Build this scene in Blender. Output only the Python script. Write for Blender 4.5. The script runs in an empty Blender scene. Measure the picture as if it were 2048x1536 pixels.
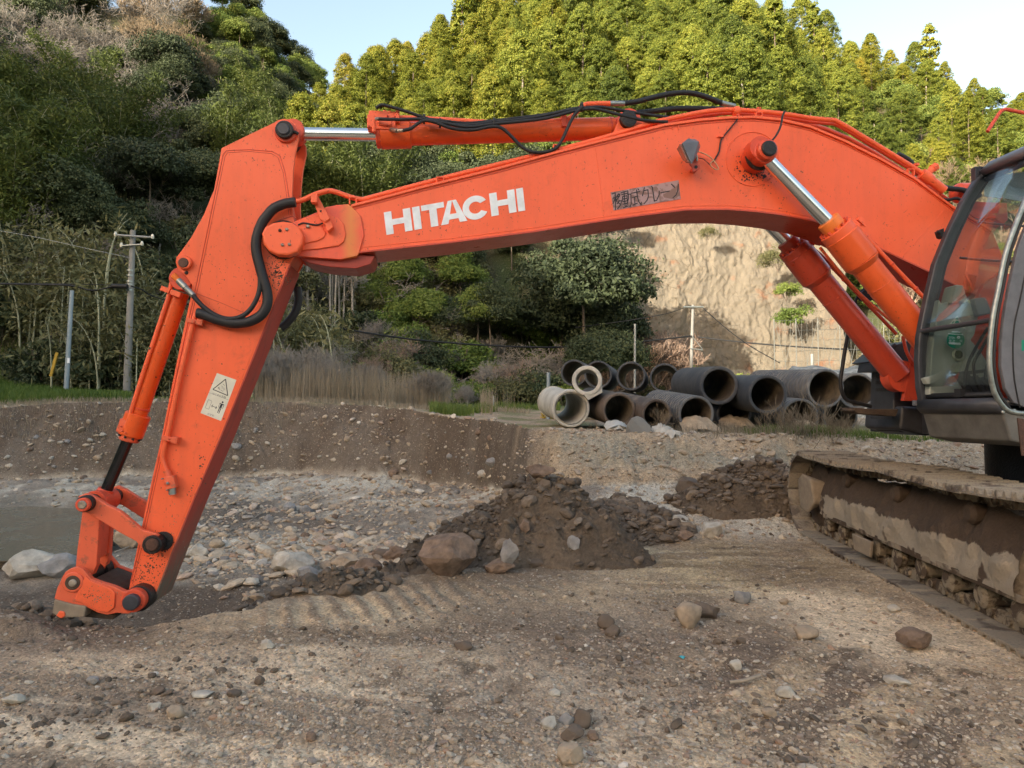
import bpy, bmesh, math, random
import numpy as np
from mathutils import Vector, Matrix, Euler
from math import sin, cos, tan, pi, radians as R
rng = np.random.default_rng(7); random.seed(7)
scene = bpy.context.scene
COL = scene.collection
# ------------------------------------------------------------------ camera, sky, sun, exposure
CAMZ = 1.45; FPX = 1400.0; PITCH = math.atan(52/1400)
cam = bpy.data.cameras.new('camera'); camo = bpy.data.objects.new('camera', cam); COL.objects.link(camo)
cam.sensor_width = 36; cam.lens = FPX*36/2048; cam.clip_start = .05; cam.clip_end = 3000
camo.location = (0, 0, CAMZ); camo.rotation_euler = (pi/2+PITCH, 0, 0)
scene.camera = camo
SUN_EL = R(13); SUN_PHI = R(40)          # sun low, behind and to the left of the camera
to_sun = Vector((-sin(SUN_PHI)*cos(SUN_EL), -cos(SUN_PHI)*cos(SUN_EL), sin(SUN_EL)))
sl = bpy.data.lights.new('sun', 'SUN'); sl.energy = 2.9; sl.angle = R(.53); sl.color = (1, .91, .75)
so = bpy.data.objects.new('sun', sl); COL.objects.link(so)
so.rotation_euler = to_sun.to_track_quat('Z', 'Y').to_euler(); so.location = (-30, -30, 40)
world = bpy.data.worlds.new('World'); scene.world = world; world.use_nodes = True
wn = world.node_tree; wn.nodes.clear()
sky = wn.nodes.new('ShaderNodeTexSky'); sky.sky_type = 'NISHITA'; sky.sun_disc = False
sky.sun_elevation = SUN_EL; sky.sun_rotation = math.atan2(to_sun.x, to_sun.y)
sky.air_density = 1.0; sky.dust_density = 2.0; sky.ozone_density = 1.0; sky.altitude = 100
bg = wn.nodes.new('ShaderNodeBackground'); bg.inputs[1].default_value = .15
wo = wn.nodes.new('ShaderNodeOutputWorld')
wm = wn.nodes.new('ShaderNodeMix'); wm.data_type = 'RGBA'; wm.blend_type = 'MULTIPLY'; wm.inputs[0].default_value = 1
wm.inputs[7].default_value = (1.12, .97, .84, 1)
wn.links.new(sky.outputs[0], wm.inputs[6]); wn.links.new(wm.outputs[2], bg.inputs[0]); wn.links.new(bg.outputs[0], wo.inputs[0])
vs = scene.view_settings; vs.view_transform = 'Standard'; vs.look = 'None'; vs.gamma = 1; vs.use_curve_mapping = False
vs.exposure = 1.95
scene.cycles.max_bounces = 8; scene.cycles.transparent_max_bounces = 12

# ------------------------------------------------------------------ pixel rays (photo pixels, 2048 x 1536)
cp, sp = cos(PITCH), sin(PITCH)
def ray(px, py):
    a = (px-1024)/FPX; b = (768-py)/FPX
    return Vector((a, cp-b*sp, sp+b*cp))
CAM = Vector((0, 0, CAMZ))
def atY(px, py, Y):
    d = ray(px, py); return CAM+d*(Y/d.y)
def atZ(px, py, z=0.):
    d = ray(px, py); return CAM+d*((z-CAMZ)/d.z)
# the excavator's own frame: slew centre EC, boom plane normal EN (towards the cab side)
EA = R(6.45); EC = Vector((4.68, 6.1, 0)); EN = Vector((sin(EA), -cos(EA), 0)); EU = Vector((cos(EA), sin(EA), 0))
def W(px, py, w):
    d = ray(px, py); return CAM+d*(((EC+EN*w)-CAM).dot(EN)/d.dot(EN))
def pxm(px, w=0):            # metres per photo pixel at that column of the boom plane
    return (W(px+1, 700, w)-W(px, 700, w)).length

# ------------------------------------------------------------------ object helpers
def tag(o, label=None, cat=None, group=None, kind=None):
    if label: o['label'] = label
    if cat: o['category'] = cat
    if group: o['group'] = group
    if kind: o['kind'] = kind
    return o
def empty(name, loc, label, cat, group=None, rz=0):
    o = bpy.data.objects.new(name, None); COL.objects.link(o); o.location = loc; o.rotation_euler = (0, 0, rz)
    o.empty_display_size = .2
    return tag(o, label, cat, group)
def wloc(o):
    v = Vector((0, 0, 0))
    while o: v += o.location; o = o.parent
    return v
class MB:
    def __init__(s): s.v = []; s.f = []; s.sm = []
    def add(s, vs, fs, smooth=False):
        n = len(s.v); s.v += [tuple(v) for v in vs]; s.f += [tuple(i+n for i in f) for f in fs]; s.sm += [smooth]*len(fs); return s
    def box(s, c, ax, ay, az, hx, hy, hz):
        c = Vector(c); ax = Vector(ax).normalized()*hx; ay = Vector(ay).normalized()*hy; az = Vector(az).normalized()*hz
        vs = [c+ax*i+ay*j+az*k for k in (-1, 1) for j in (-1, 1) for i in (-1, 1)]
        return s.add(vs, [(0, 2, 3, 1), (4, 5, 7, 6), (0, 1, 5, 4), (2, 6, 7, 3), (0, 4, 6, 2), (1, 3, 7, 5)])
    def prism(s, pts, off, smooth=False):
        pts = [Vector(p) for p in pts]; n = len(pts); off = Vector(off)
        vs = pts+[p+off for p in pts]
        return s.add(vs, [tuple(range(n)), tuple(range(2*n-1, n-1, -1))]+[(i, i+n, (i+1) % n+n, (i+1) % n) for i in range(n)], smooth)
    def loft(s, rings, cap=True, smooth=True, closed=True):
        n = len(rings[0]); base = len(s.v)
        vs = [p for r in rings for p in r]; fs = []
        for k in range(len(rings)-1):
            for i in range(n if closed else n-1):
                j = (i+1) % n
                fs.append((k*n+i, k*n+j, (k+1)*n+j, (k+1)*n+i))
        s.add(vs, fs, smooth)
        if cap: s.add(rings[0], [tuple(range(n))[::-1]]); s.add(rings[-1], [tuple(range(n))])
        return s
    def lathe(s, p, ax, prof, seg=24, cap=True):
        p = Vector(p); ax = Vector(ax).normalized(); a = ax.orthogonal().normalized(); b = ax.cross(a)
        rings = [[p+ax*t+(a*cos(2*pi*i/seg)+b*sin(2*pi*i/seg))*r for i in range(seg)] for t, r in prof]
        # split rings at hard corners so shading stays crisp
        for k in range(len(rings)-1): s.loft([rings[k], rings[k+1]], cap=False)
        if cap: s.add(rings[0], [tuple(range(seg))[::-1]]); s.add(rings[-1], [tuple(range(seg))])
        return s
    def cyl(s, p0, p1, r, r1=None, seg=24):
        p0 = Vector(p0); p1 = Vector(p1); L = (p1-p0).length
        return s.lathe(p0, p1-p0, [(0, r), (L, r if r1 is None else r1)], seg)
    def tube(s, pts, r, seg=10, smooth=3, rad=None):
        pts = [Vector(p) for p in pts]
        if smooth and len(pts) > 2:
            q = []; rr = []
            for i in range(len(pts)-1):
                p0 = pts[max(i-1, 0)]; p1 = pts[i]; p2 = pts[i+1]; p3 = pts[min(i+2, len(pts)-1)]
                for k in range(smooth):
                    t = k/smooth
                    q.append(.5*((2*p1)+(p2-p0)*t+(2*p0-5*p1+4*p2-p3)*t*t+(3*p1-p0-3*p2+p3)*t**3))
                    if rad: rr.append(rad[i]*(1-t)+rad[i+1]*t)
            q.append(pts[-1]); pts = q
            if rad: rr.append(rad[-1]); rad = rr
        a = None; rings = []
        for i, p in enumerate(pts):
            d = (pts[min(i+1, len(pts)-1)]-pts[max(i-1, 0)]).normalized()
            if a is None: a = d.orthogonal().normalized()
            a = (a-d*a.dot(d)).normalized(); b = d.cross(a)
            k = rad[i] if rad else r
            rings.append([p+(a*cos(2*pi*j/seg)+b*sin(2*pi*j/seg))*k for j in range(seg)])
        return s.loft(rings)
    def hull(s, pts):
        bm = bmesh.new()
        for p in pts: bm.verts.new(p)
        bmesh.ops.convex_hull(bm, input=bm.verts)
        bm.verts.ensure_lookup_table(); bm.verts.index_update()
        used = [v for v in bm.verts if v.link_faces]; m = {v: i for i, v in enumerate(used)}
        s.add([v.co.copy() for v in used], [tuple(m[v] for v in f.verts) for f in bm.faces]); bm.free(); return s
    def build(s, name, mat, parent=None, bevel=0, seg=2, origin=None):
        me = bpy.data.meshes.new(name)
        o = bpy.data.objects.new(name, me); COL.objects.link(o)
        if parent is not None:
            off = wloc(parent); o.parent = parent
            vs = [(v[0]-off.x, v[1]-off.y, v[2]-off.z) for v in s.v]
        else:
            if origin is None:
                a = np.array(s.v); origin = Vector(((a[:, 0].min()+a[:, 0].max())/2, (a[:, 1].min()+a[:, 1].max())/2, a[:, 2].min()))
            origin = Vector(origin); o.location = origin
            vs = [(v[0]-origin.x, v[1]-origin.y, v[2]-origin.z) for v in s.v]
        me.from_pydata(vs, [], s.f); me.materials.append(mat)
        me.polygons.foreach_set('use_smooth', s.sm)
        bm = bmesh.new(); bm.from_mesh(me)
        bmesh.ops.recalc_face_normals(bm, faces=bm.faces); bm.to_mesh(me); bm.free()
        if bevel:
            md = o.modifiers.new('bevel', 'BEVEL'); md.width = bevel; md.segments = seg; md.limit_method = 'ANGLE'; md.angle_limit = R(38)
        me.update(); return o
def npmesh(name, mat, V, F, smooth=True, parent=None, cols=None, loc=(0, 0, 0)):
    """V (n,3), F (m,k) -> object"""
    V = np.asarray(V, np.float32); F = np.asarray(F, np.int32)
    me = bpy.data.meshes.new(name); n, k = F.shape
    me.vertices.add(len(V)); me.vertices.foreach_set('co', (V-np.array(loc, np.float32)).ravel())
    me.loops.add(n*k); me.loops.foreach_set('vertex_index', F.ravel())
    me.polygons.add(n); me.polygons.foreach_set('loop_start', np.arange(n, dtype=np.int32)*k)
    me.polygons.foreach_set('use_smooth', np.full(n, smooth))
    me.update(calc_edges=True)
    if cols is not None:
        for nm, c in cols.items():
            at = me.attributes.new(nm, 'FLOAT_COLOR', 'POINT'); c4 = np.ones((len(V), 4), np.float32); c4[:, :3] = c
            at.data.foreach_set('color', c4.ravel())
    if mat: me.materials.append(mat)
    o = bpy.data.objects.new(name, me); COL.objects.link(o); o.location = loc
    if parent is not None: o.parent = parent
    return o
def dupl(root, loc, rz=0, sc=1, label=None, name=None):
    r = root.copy(); COL.objects.link(r); r.location = loc; r.rotation_euler = (r.rotation_euler[0], r.rotation_euler[1], rz)
    r.scale = (sc, sc, sc) if not hasattr(sc, '__len__') else sc
    if label: r['label'] = label
    for ch in list(root.children):
        c = ch.copy(); COL.objects.link(c); c.parent = r
        for g in list(ch.children):
            d = g.copy(); COL.objects.link(d); d.parent = c
    return r

# ------------------------------------------------------------------ numpy noise
def _h(ix, iy, s):
    n = (ix.astype(np.int64)*374761393+iy.astype(np.int64)*668265263+s*1274126177) & 0x7fffffff
    n = ((n ^ (n >> 13))*1274126177) & 0x7fffffff
    return ((n ^ (n >> 16)) & 0xffff)/65535.
def vnoise(x, y, s=0):
    ix = np.floor(x); iy = np.floor(y); fx = x-ix; fy = y-iy; fx = fx*fx*(3-2*fx); fy = fy*fy*(3-2*fy)
    a = _h(ix, iy, s); b = _h(ix+1, iy, s); c = _h(ix, iy+1, s); d = _h(ix+1, iy+1, s)
    return (a*(1-fx)+b*fx)*(1-fy)+(c*(1-fx)+d*fx)*fy
def fbm(x, y, s=0, o=4, g=.5):
    t = 0; a = 1; n = 0
    for i in range(o): t = t+a*vnoise(x*2**i, y*2**i, s+i*17); n += a; a *= g
    return t/n-.5
def cell(x, y, s=0):
    """distance to nearest jittered point, for lumpy soil"""
    ix = np.floor(x); iy = np.floor(y); best = np.full(x.shape, 9.)
    for i in (-1, 0, 1):
        for j in (-1, 0, 1):
            cx = ix+i; cy = iy+j
            dx = cx+_h(cx, cy, s)-x; dy = cy+_h(cx, cy, s+5)-y
            best = np.minimum(best, dx*dx+dy*dy)
    return np.sqrt(best)

# ------------------------------------------------------------------ materials
class NT:
    def __init__(s, name):
        s.m = bpy.data.materials.new(name); s.m.use_nodes = True; s.t = s.m.node_tree; s.b = s.t.nodes['Principled BSDF']
        s.out = s.t.nodes['Material Output']
    def n(s, ty, **kw):
        x = s.t.nodes.new(ty)
        for k, v in kw.items():
            if isinstance(k, str) and hasattr(x, k): setattr(x, k, v)
        return x
    def l(s, a, b): s.t.links.new(a, b)
    def coord(s, scale=(1, 1, 1), rot=(0, 0, 0)):
        c = s.n('ShaderNodeTexCoord'); m = s.n('ShaderNodeMapping'); m.inputs['Scale'].default_value = scale; m.inputs['Rotation'].default_value = rot
        s.l(c.outputs['Object'], m.inputs[0]); return m.outputs[0]
    def geo(s, scale=(1, 1, 1)):
        c = s.n('ShaderNodeNewGeometry'); m = s.n('ShaderNodeMapping'); m.inputs['Scale'].default_value = scale
        s.l(c.outputs['Position'], m.inputs[0]); return m.outputs[0]
    def noise(s, vec, scale, detail=5, rough=.55, dist=0):
        x = s.n('ShaderNodeTexNoise'); x.inputs['Scale'].default_value = scale; x.inputs['Detail'].default_value = detail
        x.inputs['Roughness'].default_value = rough; x.inputs['Distortion'].default_value = dist
        s.l(vec, x.inputs['Vector']); return x.outputs['Fac']
    def vor(s, vec, scale, feature='F1', out='Distance', rand=1):
        x = s.n('ShaderNodeTexVoronoi'); x.feature = feature; x.inputs['Scale'].default_value = scale; x.inputs['Randomness'].default_value = rand
        s.l(vec, x.inputs['Vector']); return x.outputs[out]
    def ramp(s, fac, stops):
        x = s.n('ShaderNodeValToRGB'); e = x.color_ramp.elements
        while len(e) < len(stops): e.new(.5)
        for i, (p, c) in enumerate(stops):
            e[i].position = p; e[i].color = (*c, 1) if hasattr(c, '__len__') else (c, c, c, 1)
        s.l(fac, x.inputs[0]); return x.outputs[0]
    def mix(s, fac, a, b, mode='MIX'):
        x = s.n('ShaderNodeMix'); x.data_type = 'RGBA'; x.blend_type = mode
        for i, v in ((0, fac), (6, a), (7, b)):
            if hasattr(v, 'links') or hasattr(v, 'is_linked'): s.l(v, x.inputs[i])
            elif i == 0: x.inputs[0].default_value = v
            else: x.inputs[i].default_value = (*v, 1) if hasattr(v, '__len__') else (v, v, v, 1)
        return x.outputs[2]
    def math(s, op, a, b=0, c=None):
        x = s.n('ShaderNodeMath'); x.operation = op
        for i, v in enumerate((a, b) if c is None else (a, b, c)):
            if hasattr(v, 'is_linked'): s.l(v, x.inputs[i])
            else: x.inputs[i].default_value = v
        return x.outputs[0]
    def bump(s, h, strength=.3, dist=.02, prev=None):
        x = s.n('ShaderNodeBump'); x.inputs['Strength'].default_value = strength; x.inputs['Distance'].default_value = dist
        s.l(h, x.inputs['Height'])
        if prev: s.l(prev, x.inputs['Normal'])
        return x.outputs[0]
    def set(s, color=None, rough=None, metal=None, normal=None, spec=None, **kw):
        for k, v in (('Base Color', color), ('Roughness', rough), ('Metallic', metal), ('Normal', normal), ('Specular IOR Level', spec), *kw.items()):
            if v is None: continue
            i = s.b.inputs[k]
            if hasattr(v, 'is_linked'): s.l(v, i)
            elif hasattr(v, '__len__'): i.default_value = (*v, 1)[:len(i.default_value)]
            else: i.default_value = v
        return s
M = {}
def paint(name, col, dirt=(.11, .05, .03), amt=.5, rough=.42, chips=True, streak=False, faded=None):
    s = NT(name); g = s.coord()
    n1 = s.noise(g, 1.6, 6, .6)
    c = s.mix(s.ramp(n1, [(.35, 0), (.7, 1)]), col, faded or tuple(min(1, x*1.12+.012) for x in col))
    n2 = s.noise(g, 9, 8, .7, .4)
    c = s.mix(s.math('MULTIPLY', s.ramp(n2, [(.56, 0), (.85, 1)]), amt), c, dirt)
    if chips:
        n3 = s.noise(g, 42, 3, .5); n4 = s.noise(g, 3.1, 3, .6)
        m = s.math('MULTIPLY', s.ramp(n3, [(.66, 0), (.69, 1)]), s.ramp(n4, [(.48, 0), (.62, 1)]))
        c = s.mix(m, c, (.03, .016, .012))
        n5 = s.noise(s.coord((1, 1, .25)), 120, 2, .5)
        c = s.mix(s.math('MULTIPLY', s.ramp(n5, [(.70, 0), (.73, 1)]), .8), c, (.06, .025, .018))
    n6 = s.noise(s.coord((5, 5, .5)), 3.0, 6, .65); c = s.mix(s.math('MULTIPLY', s.ramp(n6, [(.48, 0), (.75, 1)]), .35), c, tuple(x*.62+.02 for x in col))
    n7 = s.noise(g, .55, 4, .6); c = s.mix(s.math('MULTIPLY', s.ramp(n7, [(.4, 0), (.65, 1)]), .5), c, tuple(min(1, x*1.08+.025) for x in col))
    r = s.math('ADD', s.math('MULTIPLY', n2, .35), rough-.15)
    s.set(color=c, rough=r, normal=s.bump(s.noise(g, 55, 4, .6), .06, .004), spec=.4)
    return s.m
def plain(name, col, rough=.6, metal=0, bump=0, bs=40, var=.25, spec=.4):
    s = NT(name); g = s.coord(); n = s.noise(g, bs*.3, 6, .65)
    lo = tuple(x*(1-var) for x in col); hi = tuple(min(1, x*(1+var)) for x in col)
    s.set(color=s.mix(s.ramp(n, [(.3, 0), (.7, 1)]), lo, hi), rough=s.math('ADD', s.math('MULTIPLY', n, .3), rough-.15), metal=metal, spec=spec)
    if bump: s.set(normal=s.bump(s.noise(g, bs, 6, .65), bump, .01))
    return s.m
M['orange'] = paint('orange_paint', (.83, .120, .036), amt=.42)
M['orange_pin'] = paint('orange_paint_greasy', (.62, .07, .025), (.012, .008, .007), 1.0)
M['orange_worn'] = paint('orange_paint_worn', (.70, .115, .045), (.13, .085, .055), 2.6)
M['orange_cyl'] = paint('orange_cylinder_paint', (.72, .095, .012), (.12, .03, .02), .7, .3)
M['yellow_orange'] = paint('yellow_orange_paint', (.80, .20, .03), (.12, .05, .03), .5)
M['red_cyl'] = paint('red_paint', (.50, .055, .022), (.1, .03, .02), .5, .3)
M['grease'] = plain('black_grease', (.014, .011, .010), .38, 0, .9, 60, .4)
M['dusty'] = plain('dusty_grey_paint', (.125, .118, .105), .6, 0, .3, 14, .45)
M['pin'] = plain('pin_steel', (.10, .05, .035), .55, .3, .6, 60, .5)
M['black'] = plain('black_rubber', (.018, .018, .02), .55, 0, .25, 50)
M['dark_metal'] = plain('dark_grey_paint', (.045, .047, .055), .42, 0, .15, 30, .3)
M['grey_paint'] = plain('grey_machine_paint', (.13, .13, .145), .4, 0, .12, 30, .2)
M['chrome'] = plain('chrome', (.82, .82, .80), .22, 1, 0, 20, .04)
M['dark_chrome'] = plain('dark_chrome', (.06, .06, .065), .2, .9, 0, 20, .1)
M['fitting'] = plain('grey_fitting', (.30, .32, .30), .4, .7, .2, 60, .3)
M['bolt'] = plain('bolt_steel', (.35, .30, .24), .45, .7, .3, 60, .4)
M['white'] = plain('white_lettering', (.74, .78, .82), .5, 0, .05, 40, .14)
M['post_white'] = plain('weathered_white_post', (.30, .30, .28), .7, 0, .1, 20, .15)
M['label_white'] = plain('sticker_white', (.66, .63, .52), .5, 0, .05, 30, .12)
M['label_black'] = plain('sticker_black', (.02, .02, .025), .5)
M['brown_sign'] = None
s = NT('peeling_brown_sign'); g = s.coord(); n = s.noise(g, 9, 4, .6, 1.5)
s.set(color=s.mix(s.ramp(n, [(.46, .15), (.56, .9)]), (.20, .105, .08), (.42, .27, .27)), rough=.6); M['brown_sign'] = s.m
s = NT('scraped_muddy_paint'); g = s.coord((1, 1, .35)); n = s.noise(g, 7, 8, .75, .6); n2 = s.noise(s.coord(), 1.3, 3)
zc = s.n('ShaderNodeSeparateXYZ'); s.l(s.geo(), zc.inputs[0])
low = s.ramp(s.math('ADD', zc.outputs[2], s.math('MULTIPLY', n2, .5)), [(.45, 1), (1.25, 0)])
fac = s.math('MULTIPLY', s.ramp(n, [(.25, .2), (.55, 1)]), low)
c = s.mix(s.math('MULTIPLY', s.ramp(n, [(.5, 0), (.7, 1)]), .5), (.42, .05, .03), (.12, .05, .04))
s.set(color=s.mix(fac, c, (.16, .125, .085)), rough=.7, normal=s.bump(n, .3, .01)); M['arm_under'] = s.m
# thin tinted glass
s = NT('cab_glass'); s.t.nodes.remove(s.b)
tr = s.n('ShaderNodeBsdfTransparent'); tr.inputs[0].default_value = (.84, .88, .86, 1)
gl = s.n('ShaderNodeBsdfGlossy'); gl.inputs['Roughness'].default_value = .03; gl.inputs[0].default_value = (1, 1, 1, 1)
fr = s.n('ShaderNodeFresnel'); fr.inputs[0].default_value = 1.25; mx = s.n('ShaderNodeMixShader')
s.l(s.math('MULTIPLY', fr.outputs[0], .45), mx.inputs[0]); s.l(tr.outputs[0], mx.inputs[1]); s.l(gl.outputs[0], mx.inputs[2]); s.l(mx.outputs[0], s.out.inputs[0]); M['glass'] = s.m
M['sky_reflection_blue'] = plain('pale_sky_reflection', (.52, .64, .74), .4, 0, .5, 6, .1)
M['trim'] = plain('cab_trim_plastic', (.33, .35, .31), .6, 0, .1, 30, .08)
M['lens'] = plain('lamp_lens', (.28, .16, .13), .15, 0, .2, 40, .2)
M['wire_tan'] = plain('tan_wire', (.55, .33, .18), .5)
M['green'] = plain('green_sticker', (.0, .23, .14), .4, 0, 0, 10, .05)
def mudmat():
    s = NT('caked_mud'); g = s.geo(); n = s.noise(g, 2.2, 6, .62, .5); n2 = s.noise(g, 30, 6, .7)
    f = s.ramp(n, [(.47, 0), (.53, 1)])
    c = s.mix(f, s.mix(n2, (.050, .033, .022), (.115, .08, .055)), s.mix(n2, (.22, .175, .125), (.33, .27, .20)))
    s.set(color=c, rough=.9, normal=s.bump(n2, .8, .02), spec=.2); return s.m
M['mud'] = mudmat()
M['mud_gap_dark'] = plain('dark_wet_mud_gap', (.075, .052, .036), .8, 0, .9, 25, .45, .3)
M['mud_pale'] = plain('pale_dry_mud', (.27, .215, .155), .9, 0, .5, 30, .2, .2)

s = NT('orange_paint_yellowed'); g = s.coord(); gx = s.n('ShaderNodeSeparateXYZ'); s.l(g, gx.inputs[0])
nx0 = W(702, 460, .2).x-EC.x
d = s.math('ABSOLUTE', s.math('ADD', s.math('SUBTRACT', gx.outputs[0], nx0), s.math('MULTIPLY', s.math('SUBTRACT', s.noise(g, 7, 4), .5), .10)))
f = s.ramp(d, [(.0, 1), (.085, 0)])
n2 = s.noise(g, 9, 8, .7, .4)
c = s.mix(f, (.80, .10, .04), (.72, .22, .045)); c = s.mix(s.math('MULTIPLY', s.ramp(n2, [(.55, 0), (.8, 1)]), .5), c, (.15, .05, .03))
s.set(color=c, rough=.42, normal=s.bump(s.noise(g, 55, 4, .6), .06, .004)); M['nose'] = s.m
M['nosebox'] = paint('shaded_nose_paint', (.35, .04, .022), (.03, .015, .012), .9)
# ================================================================== EXCAVATOR
exc = empty('excavator', (EC.x, EC.y, 0), 'orange tracked excavator with its bucketless arm standing at the pit edge', 'excavator')
def O(pts, w): return [W(x, y, w) for x, y in pts]
def OM(pts, w): return [W(x, y, abs(w))+EN*(w-abs(w)) for x, y in pts]      # far-side twin of a near-side outline
def plate(pts, w0, w1): return MB().prism(OM(pts, w0), EN*(w1-w0))
def thru(px, py, ref, w0, w1, r, mb=None, seg=22): return (mb or MB()).lathe(W(px, py, ref)+EN*(w0-ref), EN, [(0, r-.004), (.004, r), (w1-w0-.004, r), (w1-w0, r-.004)], seg)
def edgeline(pts, w, r): return MB().tube(O(pts, w), r, 6, 1)
def pinm(px, py, w0, w1, rpx, mb=None, prof=None, seg=24):
    mb = mb or MB(); p = W(px, py, w1); k = pxm(px, w1); L = w0-w1
    return mb.lathe(p, EN, prof if prof else [(L, rpx*k), (-.006, rpx*k), (0, rpx*k-.006)], seg)
def arcpts(cx, cy, r, a0, a1, n=8):
    return [(cx+r*cos(R(a0+(a1-a0)*i/n)), cy-r*sin(R(a0+(a1-a0)*i/n))) for i in range(n+1)]
# ---------------- boom
BW = .20
boom_top = [(702, 412), (760, 397), (850, 373), (1000, 336), (1120, 303), (1230, 275), (1330, 250), (1400, 240), (1460, 235), (1510, 234), (1560, 239), (1620, 253), (1690, 282), (1760, 317), (1830, 357), (1903, 412), (1985, 462)]
boom_bot = [(2008, 520), (2000, 575), (1960, 596), (1900, 566), (1857, 544), (1757, 497), (1690, 465), (1627, 443), (1566, 431), (1510, 424), (1454, 420), (1371, 421), (1290, 431), (1200, 444), (1072, 464), (902, 486), (718, 506)]
boom = plate(boom_top+boom_bot, BW-.012, -BW+.012).build('boom', M['orange'], exc, .004)
# side plates stand a centimetre proud of the box at top and bottom: flange lips
plate([(x, y-3.5) for x, y in boom_top]+[(x, y+2) for x, y in boom_top[::-1]], BW+.006, -BW-.006).build('top_flange', M['orange'], boom, .003)
edgeline([(x, y+8) for x, y in boom_top], BW-.012, .0035).build('weld_seam', M['orange_pin'], boom)
edgeline([(700, 497)]+[(x, y-9) for x, y in boom_bot[::-1][1:-5]], BW-.012, .003).build('weld_seam', M['orange'], boom)
plate([(x, y) for x, y in boom_bot[2:]]+[(x, y-3.5) for x, y in boom_bot[2:][::-1]], BW+.004, -BW-.004).build('bottom_flange', M['red_cyl'], boom, .002)
edgeline([(1190, 286), (1210, 445)], BW-.012, .003).build('weld_seam', M['orange'], boom)
edgeline([(1890, 418), (1800, 519)], BW-.012, .003).build('weld_seam', M['orange'], boom)
# cast nose
nose = [(590, 442), (614, 432), (637, 423), (651, 414), (672, 410), (696, 408), (702, 412), (722, 432), (728, 470), (718, 506), (714, 512), (680, 519), (640, 516), (595, 512), (570, 500), (566, 470)]
bn = MB(); bn.prism(O(nose, BW+.004), EN*-.045); bn.prism(OM(nose, -BW+.04), EN*-.045)
bn.prism(O([(655, 416), (696, 410), (710, 420), (712, 505), (680, 516), (655, 512)], BW-.03), -EN*(2*BW-.07))
bn.build('boom_nose', M['nose'], boom, .005)
pl1 = [(598, 441), (640, 427), (660, 430), (676, 436), (688, 448), (692, 470), (688, 484), (678, 492), (640, 498), (600, 502)]
plate(pl1, BW+.004, BW+.018).build('nose_plate', M['orange'], boom, .005)
pl2 = [(596, 446), (632, 446), (645, 455), (652, 466), (648, 476), (636, 482), (600, 490)]
plate(pl2, BW+.018, BW+.03).build('nose_plate', M['orange'], boom, .005)
# under-nose knuckle box, in the shade
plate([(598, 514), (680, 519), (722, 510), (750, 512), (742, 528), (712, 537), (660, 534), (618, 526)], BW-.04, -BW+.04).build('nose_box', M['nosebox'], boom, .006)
# pivot cap
cap = MB()
pc = [(523, 466), (530, 453), (545, 445), (566, 442), (585, 445), (600, 456), (607, 472), (604, 490), (595, 504), (576, 511), (554, 510), (537, 502), (526, 487)]
cap.prism(O(pc, BW+.10), EN*-.09); capo = cap.build('pivot_cap', M['orange'], boom, .018, 3)
pinm(566, 478, BW-.02, BW+.02, 40).build('pivot_pin', M['grease'], boom)
for x, y, m in ((559, 460, 'pin'), (573, 458, 'bolt'), (564, 489, 'bolt'), (578, 488, 'bolt')):
    pinm(x, y, BW+.09, BW+.115, 3.4, seg=8).build('bolt', M[m], boom)
# pipe clamp bracket over the nose
mb = MB(); mb.prism(O([(622, 387), (632, 385), (660, 437), (650, 444), (640, 438), (636, 428)], BW+.10), EN*-.03)
mb.prism(O([(646, 440), (660, 436), (666, 454), (655, 463)], BW+.08), EN*-.06); mb.build('pipe_bracket', M['orange'], boom, .003)
mb = MB(); mb.box(W(629, 399, BW+.13), EU, EN, (0, 0, 1), .022, .03, .03); mb.build('pipe_clamp', M['orange'], boom, .004)
pinm(641.5, 422, BW+.095, BW+.104, 2.8, seg=10).build('bolt', M['grease'], boom)
# flange ring under the cylinder pin and boss
ring = [W(1505+54*cos(a)*.98, 318+54*sin(a), BW-.01) for a in [2*pi*i/40 for i in range(41)]]
MB().tube(ring, .003, 6, 1).build('weld_seam', M['orange'], boom)
b = MB(); p0 = W(1506, 322, BW-.02)
k = pxm(1506, BW)
b.lathe(p0, EN, [(0, 26*k), (.10, 26*k), (.11, 22*k), (.21, 22*k), (.215, 19*k), (.26, 19*k), (.27, 16*k)], 26); b.build('cylinder_boss', M['orange_pin'], boom, 0)
b = MB(); b.lathe(p0+EN*.262, EN, [(0, 14.5*k), (.02, 14.5*k), (.026, 12*k)], 20); b.build('pin_end', M['grease'], boom); MB().lathe(p0+EN*.10, EN, [(0, 27.5*k), (.018, 27.5*k)], 26).build('grease_seal', M['grease'], boom)
b = MB(); p0 = W(1506, 322, BW)-EN*(2*BW-.02); b.lathe(p0, -EN, [(0, 26*k), (.10, 26*k), (.11, 22*k), (.26, 22*k)], 26); b.build('cylinder_boss', M['orange_pin'], boom)
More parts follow.
